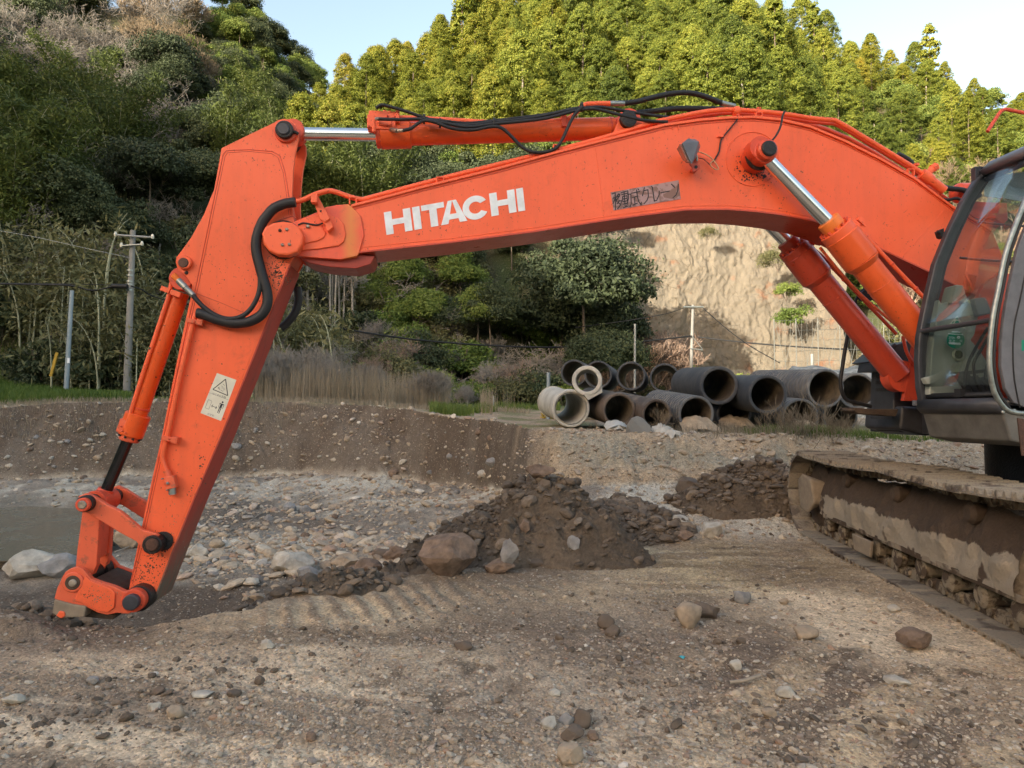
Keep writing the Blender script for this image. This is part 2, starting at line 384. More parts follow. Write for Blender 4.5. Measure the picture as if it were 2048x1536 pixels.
# lettering
TL, TR, BL, BR = (767.5, 425), (1045, 375.5), (773, 470), (1050, 421)
def letmap(u, v): # u 0..281, v 0..44 (top = 44)
    a = u/281; t = v/44
    x = (BL[0]*(1-a)+BR[0]*a)*(1-t)+(TL[0]*(1-a)+TR[0]*a)*t; y = (BL[1]*(1-a)+BR[1]*a)*(1-t)+(TL[1]*(1-a)+TR[1]*a)*t
    return (x, y)
def letters(polys):
    mb = MB()
    for poly in polys: mb.prism(O([letmap(*q) for q in poly], BW-.0115), EN*.003)
    return mb
def rect(x0, y0, x1, y1): return [(x0, y0), (x1, y0), (x1, y1), (x0, y1)]
Cout = [(28+28*cos(R(a)), 22+23*sin(R(a))) for a in range(30, 332, 10)]
Cin = [(28+14*cos(R(a)), 22+11.5*sin(R(a))) for a in range(326, 30, -12)]
glyph = [
    [rect(0, 0, 15, 44), rect(38, 0, 53, 44), rect(15, 17, 38, 28)],
    [rect(57, 0, 72, 44)],
    [rect(75, 33.5, 121, 44), rect(90.5, 0, 105.5, 33.5)],
    [[(111, 0), (126, 0), (138, 44), (129.5, 44)], [(149, 0), (164, 0), (146, 44), (138, 44)], [(128, 8), (148, 8), (144.5, 18), (131, 18)]],
    [[(x*.93+157, y) for x, y in Cout+Cin]],
    [rect(213, 0, 228, 44), rect(249, 0, 264, 44), rect(228, 17, 249, 28)],
    [rect(267.5, 0, 281.5, 44)]]
lt = MB()
for gph in glyph:
    for poly in gph: lt.prism(O([letmap(*q) for q in poly], BW-.0115), EN*.003)
lt.build('lettering', M['white'], boom)
# brown hand-painted sign
sg = plate([(1221, 385), (1357, 360.6), (1361, 398), (1227, 421)], BW-.0115, BW-.0075).build('painted_sign', M['brown_sign'], boom)
def z2(x, y): return (1200+x/11.38, 340+y/11.38)
strokes = [
 [(270, 545), (345, 520)], [(290, 645), (395, 612)], [(345, 520), (352, 905)], [(345, 640), (292, 770)], [(355, 650), (385, 720)],
 [(420, 540), (380, 610)], [(405, 560), (450, 548), (440, 600), (372, 690)], [(440, 690), (395, 770)], [(425, 715), (490, 695), (470, 790), (400, 885)], [(400, 590), (430, 620)], [(420, 745), (450, 775)],
 [(475, 520), (610, 480)], [(490, 560), (620, 530)], [(545, 500), (575, 850)], [(510, 610), (612, 585), (622, 700), (520, 725), (510, 610)], [(515, 665), (618, 642)], [(520, 780), (620, 755)], [(530, 860), (640, 820)],
 [(630, 470), (650, 640), (600, 840)], [(625, 560), (700, 545), (710, 760), (690, 830), (665, 820)],
 [(715, 530), (905, 490)], [(740, 625), (830, 603)], [(785, 620), (795, 790)], [(750, 800), (850, 755)], [(830, 450), (850, 600), (880, 720), (935, 795), (940, 730)], [(860, 425), (885, 460)],
 [(1010, 400), (965, 590)], [(1005, 470), (1090, 450), (1100, 600), (1070, 690), (1000, 770)],
 [(1160, 375), (1190, 390), (1235, 710), (1290, 690), (1345, 560), (1345, 480)],
 [(1380, 520), (1580, 480)],
 [(1625, 320), (1700, 400)], [(1780, 320), (1770, 470), (1730, 570), (1660, 630)]]
mb = MB()
for st in strokes:
    q = [z2(*p) for p in st]
    for a, c in zip(q[:-1], q[1:]):
        dx, dy = c[0]-a[0], c[1]-a[1]; L = math.hypot(dx, dy)+1e-6; h = .95
        nx, ny = -dy/L*h, dx/L*h; ex, ey = dx/L*.5, dy/L*.5
        mb.prism(O([(a[0]-ex+nx, a[1]-ey+ny), (c[0]+ex+nx, c[1]+ey+ny), (c[0]+ex-nx, c[1]+ey-ny), (a[0]-ex-nx, a[1]-ey-ny)], BW-.0074), EN*.002)
mb.build('sign_writing', M['label_black'], sg)
# pipes along the boom
P1 = [(588, 404), (606, 400), (630, 389), (655, 382), (672, 384), (700, 394), (724, 399), (745, 394), (900, 353), (1050, 316), (1150, 291), (1230, 269), (1300, 247), (1380, 229), (1430, 221), (1475, 220), (1560, 227), (1625, 237), (1660, 240), (1678, 245), (1745, 285), (1830, 337), (1848, 350)]
MB().tube(O(P1, .16), .0195, 12, 3).build('boom_pipe', M['orange'], boom)
P2 = [(x, y+7) for x, y in P1[12:]]
MB().tube(O(P2, .06), .016, 10, 2).build('boom_pipe', M['red_cyl'], boom)
P3 = [(1270, 246), (1330, 248), (1400, 236), (1480, 224), (1600, 243), (1700, 278), (1800, 338), (1900, 402)]
MB().tube(O(P3, -.10), .018, 10, 2).build('boom_pipe', M['red_cyl'], boom)
MB().tube(O([(730, 406), (820, 388), (900, 367), (1000, 342), (1100, 315), (1180, 292), (1330, 252)], .10), .009, 8, 3).build('electric_cable', M['black'], boom)
for i, (x, y) in enumerate(((706, 402), (1350, 254), (1517, 232), (1821, 345), (1113, 297), (880, 362))):
    mb = MB(); c = W(x, y, BW-.02); t = EU
    for sx in (-.025, .025): mb.box(c+t*sx, EU, EN, (0, 0, 1), .004, .015, .028)
    mb.box(c+Vector((0, 0, .026)), EU, EN, (0, 0, 1), .028, .015, .004); mb.build('pipe_clamp', M['orange'], boom, .001)
for x, y in ((1351, 234), (1517, 218), (1833, 329)):
    MB().box(W(x, y, .16), EU, EN, (0, 0, 1), .016, .016, .010).build('pipe_clamp', M['orange'], boom, .002)
mb = MB(); mb.cyl(W(1466, 223, .16), W(1478, 222, .16), .034); mb.cyl(W(1474, 214, .16), W(1474, 232, .16), .02); mb.build('pipe_junction', M['orange'], boom, .003)
# lock valve at the upper end of the pipe
mb = MB(); mb.cyl(W(1843, 347, .16), W(1862, 361, .16), .045); mb.cyl(W(1862, 361, .16), W(1888, 381, .16), .037); mb.cyl(W(1852, 352, .16), W(1866, 336, .16), .028)
mb.cyl(W(1864, 338, .16), W(1872, 333, .16), .036, seg=6); mb.build('hose_valve', M['orange'], boom, .004)
for q_, w_, r_ in (([(1882, 372), (1897, 377), (1925, 380), (1960, 392)], .12, .022), ([(1870, 395), (1895, 400), (1915, 397), (1940, 410)], .16, .013), ([(1795, 308), (1815, 318), (1828, 332)], -.05, .02)): MB().tube(O(q_, w_), r_, 10).build('hydraulic_hose', M['black'], boom)
mb = MB(); mb.lathe(W(1905, 386, .02), EU, [(0, .02), (.01, .06), (.05, .085), (.16, .09)], 18); mb.build('swivel_valve', M['orange_pin'], boom)
mb = MB(); mb.prism(O([(1930, 402), (2014, 406), (2016, 440), (2006, 448), (1990, 436), (1950, 436), (1928, 420)], -.02), -EN*.05); mb.prism(O([(1930, 402), (2014, 406), (2016, 440), (2000, 448), (1985, 470), (1960, 450), (1928, 420)], -.16), -EN*.04); mb.build('boom_foot_bracket', M['red_cyl'], boom, .004)
# wires on the boom side
MB().tube(O([(1478, 232), (1470, 245), (1447, 273), (1441, 285), (1438, 303), (1430, 318), (1425, 324)], BW+.0), .006, 6).build('wire', M['black'], boom)
MB().tube(O([(1570, 222), (1565, 232), (1562, 250), (1553, 270), (1539, 287), (1530, 300)], BW+.20), .008, 6).build('grease_hose', M['black'], boom)
MB().tube(O([(1397, 303), (1412, 309), (1425, 318), (1437, 336), (1432, 339), (1424, 334), (1421, 327), (1428, 320)], BW+.03), .0045, 6).build('wire', M['wire_tan'], boom)
MB().tube(O([(1398, 316), (1408, 319), (1418, 328), (1424, 334)], BW+.02), .003, 6).build('wire', M['black'], boom)
MB().box(W(1441, 273, BW), EU, EN, (0, 0, 1), .022, .008, .005).build('cable_clip', M['orange'], boom)
# work light
wl = MB().hull([W(1356, 299, BW+.10), W(1364, 286, BW+.24), W(1383, 328.5, BW+.24), W(1371, 325.5, BW+.10), W(1376, 277, BW+.20), W(1391, 278, BW+.12), W(1398, 283, BW+.20), W(1401, 293, BW+.12), W(1394, 309, BW+.14), W(1393, 312, BW+.20)]).build('work_light', M['grey_paint'], boom, .004)
ln = O([(1358.5, 299)], BW+.112)+O([(1364.5, 289)], BW+.225)+O([(1381, 325.5)], BW+.225)+O([(1371, 322.5)], BW+.112)
MB().prism([q-EU*.006 for q in ln], -EU*.016+EN*.006).build('lamp_lens', M['lens'], wl)
mb = MB(); mb.prism(O([(1379, 328), (1388, 316), (1400, 314), (1395, 322), (1398, 338), (1386, 345), (1384, 335)], BW+.10), EN*-.012); mb.box(W(1390, 338, BW+.04), EU, EN, (0, 0, 1), .018, .06, .014); mb.build('lamp_bracket', M['orange_pin'], wl, .002)
MB().lathe(W(1391, 335, BW+.09), EN, [(0, .014), (.014, .014)], 6).build('bolt', M['grease'], wl)
MB().cyl(W(1393, 310, BW+.12), W(1394, 322, BW+.12), .009, seg=8).build('mounting_bolt', M['bolt'], wl)
# ---------------- arm
AW = .18
armL = [(437, 330), (428, 379), (420, 398), (408, 428), (382, 475), (358, 508)]
ear_top = [(443, 296), (500, 268), (548, 245), (556, 240), (568, 237), (580, 239), (590, 247), (596, 260), (597, 276)]
arm_right = [(590, 310), (586, 345), (584, 390), (586, 430), (594, 470), (592, 505), (579, 529), (503, 720), (440, 875), (389, 993), (341, 1111), (305, 1205)]
arm_low = [(280, 1212), (262, 1205), (257, 1182), (271, 1111), (291, 1017), (300, 975), (322, 879), (354, 720), (370, 645), (381, 594), (384, 570), (370, 550), (356, 540), (351, 524), (353, 514)]
outline = ear_top+arm_right+arm_low+armL[::-1]
body_in = [(443, 296), (520, 297), (548, 303), (562, 320), (570, 360), (574, 400), (582, 440), (590, 480)]
arm = plate(body_in+arm_right[5:]+arm_low[:11]+[(390, 555), (384, 520), (392, 490), (415, 430), (437, 350)], AW-.03, -AW+.03).build('arm', M['orange_worn'], exc, .004)
plate(outline, AW, AW-.032).build('side_plate', M['orange'], arm, .004)
plate(outline, -AW, -AW+.032).build('side_plate', M['orange'], arm, .004)
plate([(x-1, y) for x, y in arm_right[5:]]+[(x-9, y) for x, y in arm_right[5:][::-1]], AW-.034, -AW+.034).build('arm_underside', M['arm_under'], arm, .002)
u2 = [(579, 529), (503, 720), (440, 875), (389, 993), (341, 1111), (305, 1205)]
MB().prism(O([(x+2.2, y+1) for x, y in u2]+[(x-2.5, y-1) for x, y in u2[::-1]], AW-.001), EN*(-2*AW+.002)).build('wear_plate', M['arm_under'], arm, .002)
# raised panel edges
pan = [(258+3, 1165), (275, 1110), (296, 1015), (327, 875), (360, 718), (388, 590), (446, 310), (453, 301), (500, 299), (545, 303), (560, 312), (570, 345), (577, 390), (582, 430)]
edgeline(pan, AW, .004).build('weld_seam', M['orange_pin'], arm)
edgeline([(x+4, y+3) for x, y in pan[:7]]+[(456, 305), (500, 303), (543, 307), (556, 315), (566, 345), (573, 390), (578, 430)], AW, .0025).build('weld_seam', M['red_cyl'], arm)
edgeline([(383, 583), (440, 605), (489, 626)], AW, .002).build('weld_seam', M['red_cyl'], arm)
edgeline([(576, 532), (500, 716), (436, 872), (385, 990), (337, 1108)], AW, .002).build('weld_seam', M['orange'], arm)
# bucket-cylinder lug boss, top pin, link boss
pinm(368, 524, AW-.01, AW+.035, 14.5).build('pin_boss', M['orange'], arm); pinm(366, 525, AW, AW+.042, 10.5).build('pin_end', M['pin'], arm)
pinm(372, 545, AW-.01, AW+.01, 4, seg=10).build('grease_spot', M['grease'], arm)
pinm(571, 262, AW-.02, AW+.025, 23).build('pin_boss', M['orange_pin'], arm); pinm(568, 258, AW, AW+.055, 18.5).build('pin_end', M['grease'], arm); pinm(566, 257, AW+.05, AW+.065, 12.5).build('pin_cap', M['dark_metal'], arm)
MB().tube(O([(583, 266), (590, 264), (596, 268)], AW+.03), .012, 8).build('lock_bolt', M['grease'], arm)
pinm(571, 262, -AW-.03, AW-.04, 17).build('cylinder_pin', M['pin'], arm)
edgeline([(545, 455), (560, 440), (585, 432), (592, 438)], AW, .004).build('weld_seam', M['red_cyl'], arm)
pinm(325, 1083, AW-.01, AW+.02, 20).build('pin_boss', M['grease'], arm)
# wear blotches of grease and chipped paint below the pivot
def splat(cx, cy, r, n, w, seed, flat=1.0, rmin=.5, rmax=2.4, dirv=None):
    q = random.Random(seed); mb = MB(); k = pxm(cx, w)
    for i in range(n):
        a = q.random()*2*pi; d = r*q.random()**.8; x = cx+cos(a)*d; y = cy+sin(a)*d*flat
        if dirv: x = cx+dirv[0]*q.gauss(0, 1)+q.gauss(0, 1)*r*.15; y = cy+dirv[1]*q.gauss(0, 1)+q.gauss(0, 1)*r*.15
        s0 = q.uniform(rmin, rmax)*(1-d/r*.5); m = q.randint(5, 8)
        ring = [(x+s0*q.uniform(.5, 1.3)*cos(2*pi*j/m), y+s0*q.uniform(.5, 1.3)*sin(2*pi*j/m)) for j in range(m)]
        mb.prism(O(ring, w), EN*.0012)
    return mb
splat(322, 1085, 26, 60, AW, 31, 1, 1, 3.2).build('grease_marks', M['grease'], arm); splat(285, 1165, 26, 60, AW, 32, 1, .8, 2.4).build('grease_marks', M['mud_gap_dark'], arm); splat(568, 275, 26, 70, AW, 33, 1.1, .8, 2.6).build('grease_marks', M['orange_pin'], arm)
mb = splat(553, 545, 34, 220, AW, 3, 1.1); mb.build('grease_marks', M['mud_gap_dark'], arm)
splat(300, 1130, 40, 150, AW, 4, 1.2, .5, 2.2).build('chipped_paint', M['mud_gap_dark'], arm)
splat(515, 330, 80, 28, AW, 5, 1, .4, 1.5).build('chipped_paint', M['mud_gap_dark'], arm)
splat(450, 560, 90, 30, AW, 6, 1, .4, 1.4).build('chipped_paint', M['mud_gap_dark'], arm)
mb = splat(401, 925, 4, 16, AW, 8, 1, 1, 2.6, (5, -18)); mb.build('chipped_paint', M['mud_gap_dark'], arm)
mb = splat(380, 985, 4, 9, AW, 9, 1, .8, 2.0, (4, -12)); mb.build('chipped_paint', M['mud_gap_dark'], arm)
splat(345, 1050, 70, 90, AW, 35, 1.6, .3, 1.3).build('mud_splashes', M['mud_pale'], arm); splat(200, 1195, 60, 80, .273, 36, .5, .3, 1.5).build('mud_splashes', M['mud_pale'], arm)
splat(430, 760, 90, 26, AW, 16, 1.4, .4, 1.6).build('chipped_paint', M['mud_gap_dark'], arm)
splat(1525, 345, 36, 120, BW-.0115, 11, .8, .4, 2.4).build('grease_marks', M['grease'], boom)
splat(1500, 330, 34, 150, BW-.0115, 13, 1.0, 1, 4).build('grease_marks', M['grease'], boom)
splat(1604, 343, 3, 8, BW-.0115, 12, 1, .6, 1.6).build('chipped_paint', M['mud_gap_dark'], boom)
splat(1380, 330, 150, 26, BW-.0115, 14, .6, .3, 1.1).build('chipped_paint', M['mud_gap_dark'], boom)
splat(1000, 420, 260, 40, BW-.0115, 15, .22, .3, 1.1).build('chipped_paint', M['mud_gap_dark'], boom)
splat(1800, 480, 120, 24, BW-.0115, 17, .5, .3, 1.0).build('chipped_paint', M['mud_gap_dark'], boom)
# sticker
sc4 = [(434, 746), (473, 760), (442, 842), (401, 826)]
stk = plate(sc4, AW+.0005, AW+.002).build('warning_sticker', M['label_white'], arm)
def z3(x, y): return (400+x/13.96, 740+y/13.96)
def seg2(mb, a, c, h, w, th=.0008):
    dx, dy = c[0]-a[0], c[1]-a[1]; L = math.hypot(dx, dy)+1e-6; nx, ny = -dy/L*h, dx/L*h
    mb.prism(O([(a[0]+nx, a[1]+ny), (c[0]+nx, c[1]+ny), (c[0]-nx, c[1]-ny), (a[0]-nx, a[1]-ny)], w), EN*th)
mb = MB()
tri = [z3(715, 255), z3(360, 540), z3(775, 715)]
for i in range(3): seg2(mb, tri[i], tri[(i+1) % 3], .85, AW+.0021)
for a, c in (((540, 470), (500, 520)), ((520, 500), (560, 560)), ((500, 490), (560, 510)), ((580, 560), (650, 600)), ((640, 390), (690, 440)), ((600, 440), (640, 480)), ((650, 560), (690, 545)), ((600, 500), (690, 510))):
    seg2(mb, z3(*a), z3(*c), .3, AW+.0021)
seg2(mb, z3(245, 630), z3(790, 830), .2, AW+.0021)
bx = [z3(235, 825), z3(335, 870), z3(245, 1095), z3(145, 1055)]
for i in range(4): seg2(mb, bx[i], bx[(i+1) % 4], .25, AW+.0021)
seg2(mb, z3(330, 1000), z3(460, 1055), .5, AW+.0021)
for a, c in (((325, 997), (370, 970)), ((325, 997), (340, 1045)), ((470, 1058), (425, 1080)), ((470, 1058), (450, 1010))): seg2(mb, z3(*a), z3(*c), .45, AW+.0021)
mb.prism(O([z3(632+27*cos(2*pi*i/12), 900+27*sin(2*pi*i/12)) for i in range(12)], AW+.0021), EN*.0008)
mb.prism(O([z3(*p) for p in ((555, 920), (675, 965), (660, 985), (625, 985), (600, 1060), (530, 1220), (515, 1215), (575, 1060), (560, 1055), (495, 1200), (478, 1192), (560, 990), (580, 950), (545, 945))], AW+.0021), EN*.0008)
seg2(mb, z3(548, 940), z3(510, 1045), .35, AW+.0021); seg2(mb, z3(672, 975), z3(625, 1090), .35, AW+.0021)
mb.build('pictogram', M['label_black'], stk)
def text_on(body, origin_px, ux_px, size_px, w, mat, name, parent):
    """Japanese text as a thin mesh laid on the boom plane (w), origin and direction given on the plane"""
    fc = bpy.data.curves.new(name, 'FONT'); fc.body = body; fc.size = 1; fc.resolution_u = 2
    fo = bpy.data.objects.new(name, fc); COL.objects.link(fo)
    bpy.context.view_layer.update()
    me = bpy.data.meshes.new_from_object(fo.evaluated_get(bpy.context.evaluated_depsgraph_get()))
    vs = [v.co.copy() for v in me.vertices]; fs = [tuple(p.vertices) for p in me.polygons]
    bpy.data.objects.remove(fo); bpy.data.curves.remove(fc); bpy.data.meshes.remove(me)
    if not vs: return None
    ux = Vector((ux_px[0]-origin_px[0], ux_px[1]-origin_px[1])).normalized(); uy = Vector((ux.y, -ux.x))
    mb = MB(); mb.add([W(origin_px[0]+(ux.x*v.x+uy.x*v.y)*size_px, origin_px[1]+(ux.y*v.x+uy.y*v.y)*size_px, w) for v in vs], fs)
    return mb.build(name, mat, parent)
text_on('はさまれ危険', z3(335, 668), z3(720, 800), 4.8, AW+.0024, M['label_black'], 'sticker_text', stk)
text_on('さがれ', z3(195, 1240), z3(420, 1320), 5.0, AW+.0024, M['label_black'], 'sticker_text', stk)
# arm pipe, clamps, stop valve
ap = [(392, 628), (388, 640), (380, 668), (358, 760), (338, 855), (331, 884), (326, 905), (325, 918), (329, 932), (334, 944)]
MB().tube(O(ap, AW+.03), .0185, 12).build('arm_pipe', M['orange'], arm)
for x, y in ((392, 643), (342, 878)):
    mb = MB(); mb.box(W(x-3, y, AW+.045), EU+Vector((0, 0, -.2)), EN, Vector((.2, 0, 1)), .05, .022, .016); mb.box(W(x+10, y+2, AW+.03), EU+Vector((0, 0, -.2)), EN, Vector((.2, 0, 1)), .02, .035, .024)
    mb.build('pipe_clamp', M['orange_worn'], arm, .003); pinm(x-4, y, AW+.06, AW+.075, 2.6, seg=6).build('bolt', M['orange_pin'], arm)
vx = EU*.97+Vector((0, 0, .22)); vz = Vector((-.22, 0, .97))
mb = MB(); mb.box(W(343, 964, AW+.035), vx, EN, vz, .034, .035, .045); mb.cyl(W(333, 941, AW+.03), W(337, 953, AW+.03), .026, seg=8); mb.build('stop_valve', M['orange_worn'], arm, .004)
mb = MB(); mb.cyl(W(344, 972, AW+.035), W(345, 989, AW+.035), .026, seg=12); mb.build('valve_plug', M['fitting'], arm, .002)
mb = MB(); pinm(334, 967, AW+.03, AW+.075, 6, mb); mb.build('valve_knob', M['orange_worn'], arm); pinm(334, 967, AW+.075, AW+.09, 3, seg=6).build('bolt', M['fitting'], arm)
for x, y in ((323, 958), (333, 980)): pinm(x, y, AW+.03, AW+.07, 1.8, seg=8).build('bolt', M['fitting'], arm)
# hoses on the arm
H1 = [(591, 404.5), (576, 406), (562, 410), (548, 417), (537, 428), (525, 444), (518, 460), (513, 478), (512, 492), (514, 510), (518, 526), (523, 545), (528, 562), (534, 584), (535, 604), (530, 620), (520, 632), (502, 642), (482, 646), (462, 646), (440, 641), (420, 634), (405, 628), (394, 626)]
MB().tube(O(H1, AW+.07), .037, 14, 3).build('sleeved_hose', M['black'], arm)
H2 = [(386, 590), (397, 604), (412, 618), (430, 630), (450, 637), (470, 637), (488, 630), (502, 617), (513, 598), (519, 578), (520, 555), (518, 530), (514, 508)]
pts = O(H2, AW+.085)
mb = MB(); mb.tube(pts, .0175, 10, 4)
hose = mb.build('ribbed_hose', M['black'], arm)
mb = MB(); mb.cyl(W(357, 561, AW+.06), W(372, 576, AW+.075), .024); mb.cyl(W(372, 576, AW+.075), W(388, 592, AW+.08), .021); mb.cyl(W(361, 565, AW+.06), W(366, 570, AW+.06), .028, seg=6); mb.build('hose_fitting', M['fitting'], arm, .002)
mb = MB(); mb.tube(O([(595, 575), (597, 600), (590, 625), (575, 645), (562, 656)], -AW-.05), .032, 12); mb.build('ribbed_hose', M['black'], arm)
MB().tube(O([(596, 450), (606, 446), (620, 448), (634, 450), (646, 446)], BW+.035), .006, 6).build('grease_hose', M['black'], boom)
mb = MB(); pinm(615, 452, BW+.03, BW+.05, 4, mb, seg=8); mb.build('bolt', M['bolt'], boom)
# ---------------- arm cylinder on top of the boom
def cylinder(name, mats, segs, w):
    """segs: list of (p0, p1, r_m, matkey, partname); first one is the parent mesh"""
    par = None
    for p0, p1, r, mk, nm in segs:
        mb = MB()
        a = W(*p0, w); b_ = W(*p1, w); L = (b_-a).length; r0, r1 = r if hasattr(r, '__len__') else (r, r)
        c = min(.008, r0*.2)
        mb.lathe(a, b_-a, [(0, r0-c), (c, r0), (L-c, r1), (L, r1-c)], 32)
        o = mb.build(nm, M[mk], par or exc)
        if par is None: par = o
    return par
k0 = pxm(900)
ac = cylinder('arm_cylinder', None, [((800, 269), (1228, 257), 22.5*k0, 'orange_cyl', 'arm_cylinder'), ((760, 270), (822, 268.5), 28*k0, 'orange_cyl', 'cylinder_head'), ((752, 270), (768, 269.6), 26.5*k0, 'orange_pin', 'head_flange'), ((600, 268), (756, 270), 12.6*k0, 'chrome', 'piston_rod'), ((1216, 257.4), (1222, 257.2), 23.3*k0, 'red_cyl', 'weld_seam'), ((925, 265.3), (929, 265.2), 22.9*k0, 'orange_cyl', 'weld_seam')], 0)
mb = MB(); thru(590, 266, 0, -.08, .08, 21*k0, mb); mb.cyl(W(594, 268, 0), W(608, 268, 0), 17*k0, 14*k0); mb.build('rod_eye', M['orange_pin'], ac, .003)
mb = MB(); thru(1252, 250, 0, -.11, .11, 24*k0, mb); mb.cyl(W(1226, 257, 0), W(1250, 252, 0), 20*k0); mb.build('base_eye', M['orange_pin'], ac, .003)
mb = MB(); mb.lathe(W(1253, 244, .12), EN, [(0, 17*k0), (.07, 17*k0), (.075, 12*k0)], 20); mb.build('pin_end', M['grease'], ac)
for w_ in (.145, -.10): MB().prism(OM([(1228, 262), (1240, 232), (1256, 226), (1275, 238), (1330, 252), (1300, 262), (1228, 282)], w_), EN*-.03).build('cylinder_bracket', M['orange'], boom, .004)
for i in range(7):
    a = R(-70+i*24); p = W(764, 270, 0); q = p+(EN*cos(a)+Vector((0, 0, 1))*sin(a))*25*k0
    MB().cyl(q-EU*.012, q+EU*.012, .011, seg=6).build('bolt', M['red_cyl'], ac)
mb = MB(); mb.box(W(766, 237, .06), EU, EN, (0, 0, 1), .105, .06, .035); mb.box(W(770, 254, .05), EU, EN, (0, 0, 1), .085, .07, .045)
mb.box(W(743, 246, .09), EU, EN, (0, 0, 1), .03, .04, .05); mb.cyl(W(741, 241, .11), W(734, 241, .11), .02, seg=6); mb.cyl(W(748, 256, .12), W(748, 264, .12), .018, seg=8); mb.cyl(W(770, 228, .07), W(770, 222, .07), .018, seg=6); mb.cyl(W(779, 228, .07), W(779, 223, .07), .014, seg=6)
mb.box(W(796, 240, .06), EU, EN, (0, 0, 1), .014, .075, .045); mb.box(W(770, 246, .12), EU, EN, (0, 0, 1), .05, .01, .022)
mb.build('lock_valve', M['orange'], ac, .004)
for x, y in ((775, 231), (790, 233), (738, 252), (775, 250), (797, 228)): pinm(x, y, .12, .137, 2.2, seg=6).build('bolt', M['red_cyl'], ac)
mb = MB(); mb.tube(O([(800, 236), (860, 238), (1000, 246), (1080, 245), (1120, 241), (1140, 236), (1155, 222), (1168, 211), (1180, 208), (1221, 207)], .06), .0205, 12, 3); mb.build('cylinder_pipe', M['orange'], ac)
mb = MB(); mb.tube(O([(810, 246), (900, 250), (1000, 252), (1130, 250), (1200, 247)], -.06), .02, 10, 2); mb.build('cylinder_pipe', M['red_cyl'], ac)
mb = MB(); mb.box(W(1127, 244, .07), EU, EN, (0, 0, 1), .02, .04, .05); mb.lathe(W(1124, 260, 0), EU, [(0, 23.8*k0), (.035, 23.8*k0)], 28); mb.build('pipe_clamp', M['orange_pin'], ac, .003)
MB().cyl(W(1220, 207, .06), W(1249, 207, .06), .021).build('hose_fitting', M['fitting'], ac, .003); MB().cyl(W(1443, 206, .06), W(1470, 213, .06), .021).build('hose_fitting', M['fitting'], ac, .003)
def hosemesh(pts, w, r): return MB().tube(O(pts, w) if not hasattr(w, '__len__') else [W(x, y, ww) for (x, y), ww in zip(pts, w)], r, 10, 4)
hosemesh([(1246, 207), (1275, 203), (1310, 194), (1345, 187), (1380, 186), (1410, 193), (1445, 207)], .06, .021).build('hydraulic_hose', M['black'], ac)
hosemesh([(1265, 227), (1310, 222), (1360, 217), (1420, 218), (1445, 218)], -.02, .022).build('hydraulic_hose', M['black'], ac)
HH = [[(752, 216), (762, 210), (775, 212), (810, 222), (848, 235), (890, 247), (940, 250), (985, 244), (1040, 239), (1090, 231), (1130, 222), (1160, 217), (1200, 214), (1250, 222), (1300, 230), (1345, 236)],
      [(757, 238), (800, 239), (845, 238), (885, 245), (935, 254), (985, 248), (1040, 243), (1095, 236), (1150, 222), (1190, 218), (1240, 230), (1290, 241), (1335, 244)],
      [(805, 261), (822, 257), (836, 247), (850, 241), (872, 245), (905, 257), (945, 260), (985, 253), (1005, 257), (1025, 275), (1045, 295), (1065, 304), (1090, 304), (1112, 296), (1125, 278), (1138, 250), (1150, 228), (1165, 214)],
      [(848, 237), (880, 240), (930, 246), (985, 241), (1040, 235), (1100, 227), (1160, 215), (1210, 220)]]
for i, (h, w_, r_) in enumerate(zip(HH, (.16, .19, .20, .13), (.012, .0125, .013, .010))): hosemesh(h, w_, r_).build('rubber_hose', M['black'], ac)
for x, y in ((848, 238), (880, 246), (988, 246), (1163, 214)): MB().lathe(W(x-2, y, .165), EU, [(0, .038), (.016, .038)], 12).build('cable_tie', M['grease'], ac)
mb = MB(); mb.cyl(W(781, 259, .10), W(795, 262, .19), .017, seg=8); mb.cyl(W(795, 262, .19), W(806, 261, .20), .015, seg=8); mb.build('hose_fitting', M['bolt'], ac); MB().cyl(W(752, 238, .15), W(762, 238, .19), .014, seg=8).build('hose_fitting', M['bolt'], ac)
# ---------------- bucket cylinder
kb = pxm(300)
bc = cylinder('bucket_cylinder', None, [((361, 585), (266, 858), 17.5*kb*1.04, 'orange_cyl', 'bucket_cylinder'), ((277, 828), (260, 872), 25*kb, 'orange_cyl', 'cylinder_head'), ((262, 868), (257, 882), 20*kb, 'orange_worn', 'head_gland'), ((256, 880), (211, 985), 11.5*kb, 'dark_chrome', 'piston_rod'), ((282, 814), (280, 820), 19*kb, 'orange_pin', 'weld_seam')], 0)
mb = MB(); thru(371, 562, 0, -.09, .1, 24*kb, mb); mb.build('base_eye', M['orange_pin'], bc, .003)
MB().tube(O([(352, 556), (343, 566), (338, 590), (318, 650), (285, 750), (258, 835), (250, 855)], .07), .0155, 10).build('cylinder_pipe', M['orange'], bc)
mb = MB(); mb.cyl(W(347, 550, .10), W(359, 563, .10), .024, seg=6); mb.build('pipe_elbow', M['yellow_orange'], bc, .003)
mb = MB(); mb.box(W(333, 580, .08), Vector((1, 0, -.35)), EN, Vector((.35, 0, 1)), .035, .03, .018); mb.box(W(353, 588, .09), Vector((1, 0, -.35)), EN, Vector((.35, 0, 1)), .04, .03, .02); mb.build('pipe_clamp', M['orange'], bc, .003)
mb = MB(); mb.box(W(247, 852, .05), Vector((1, 0, -.35)), EN, Vector((.35, 0, 1)), .03, .03, .05); mb.build('port_block', M['orange_worn'], bc, .004)
for x, y in ((243, 862), (240, 853), (250, 866)): pinm(x, y, .07, .10, 2.2, seg=6).build('bolt', M['orange_worn'], bc)
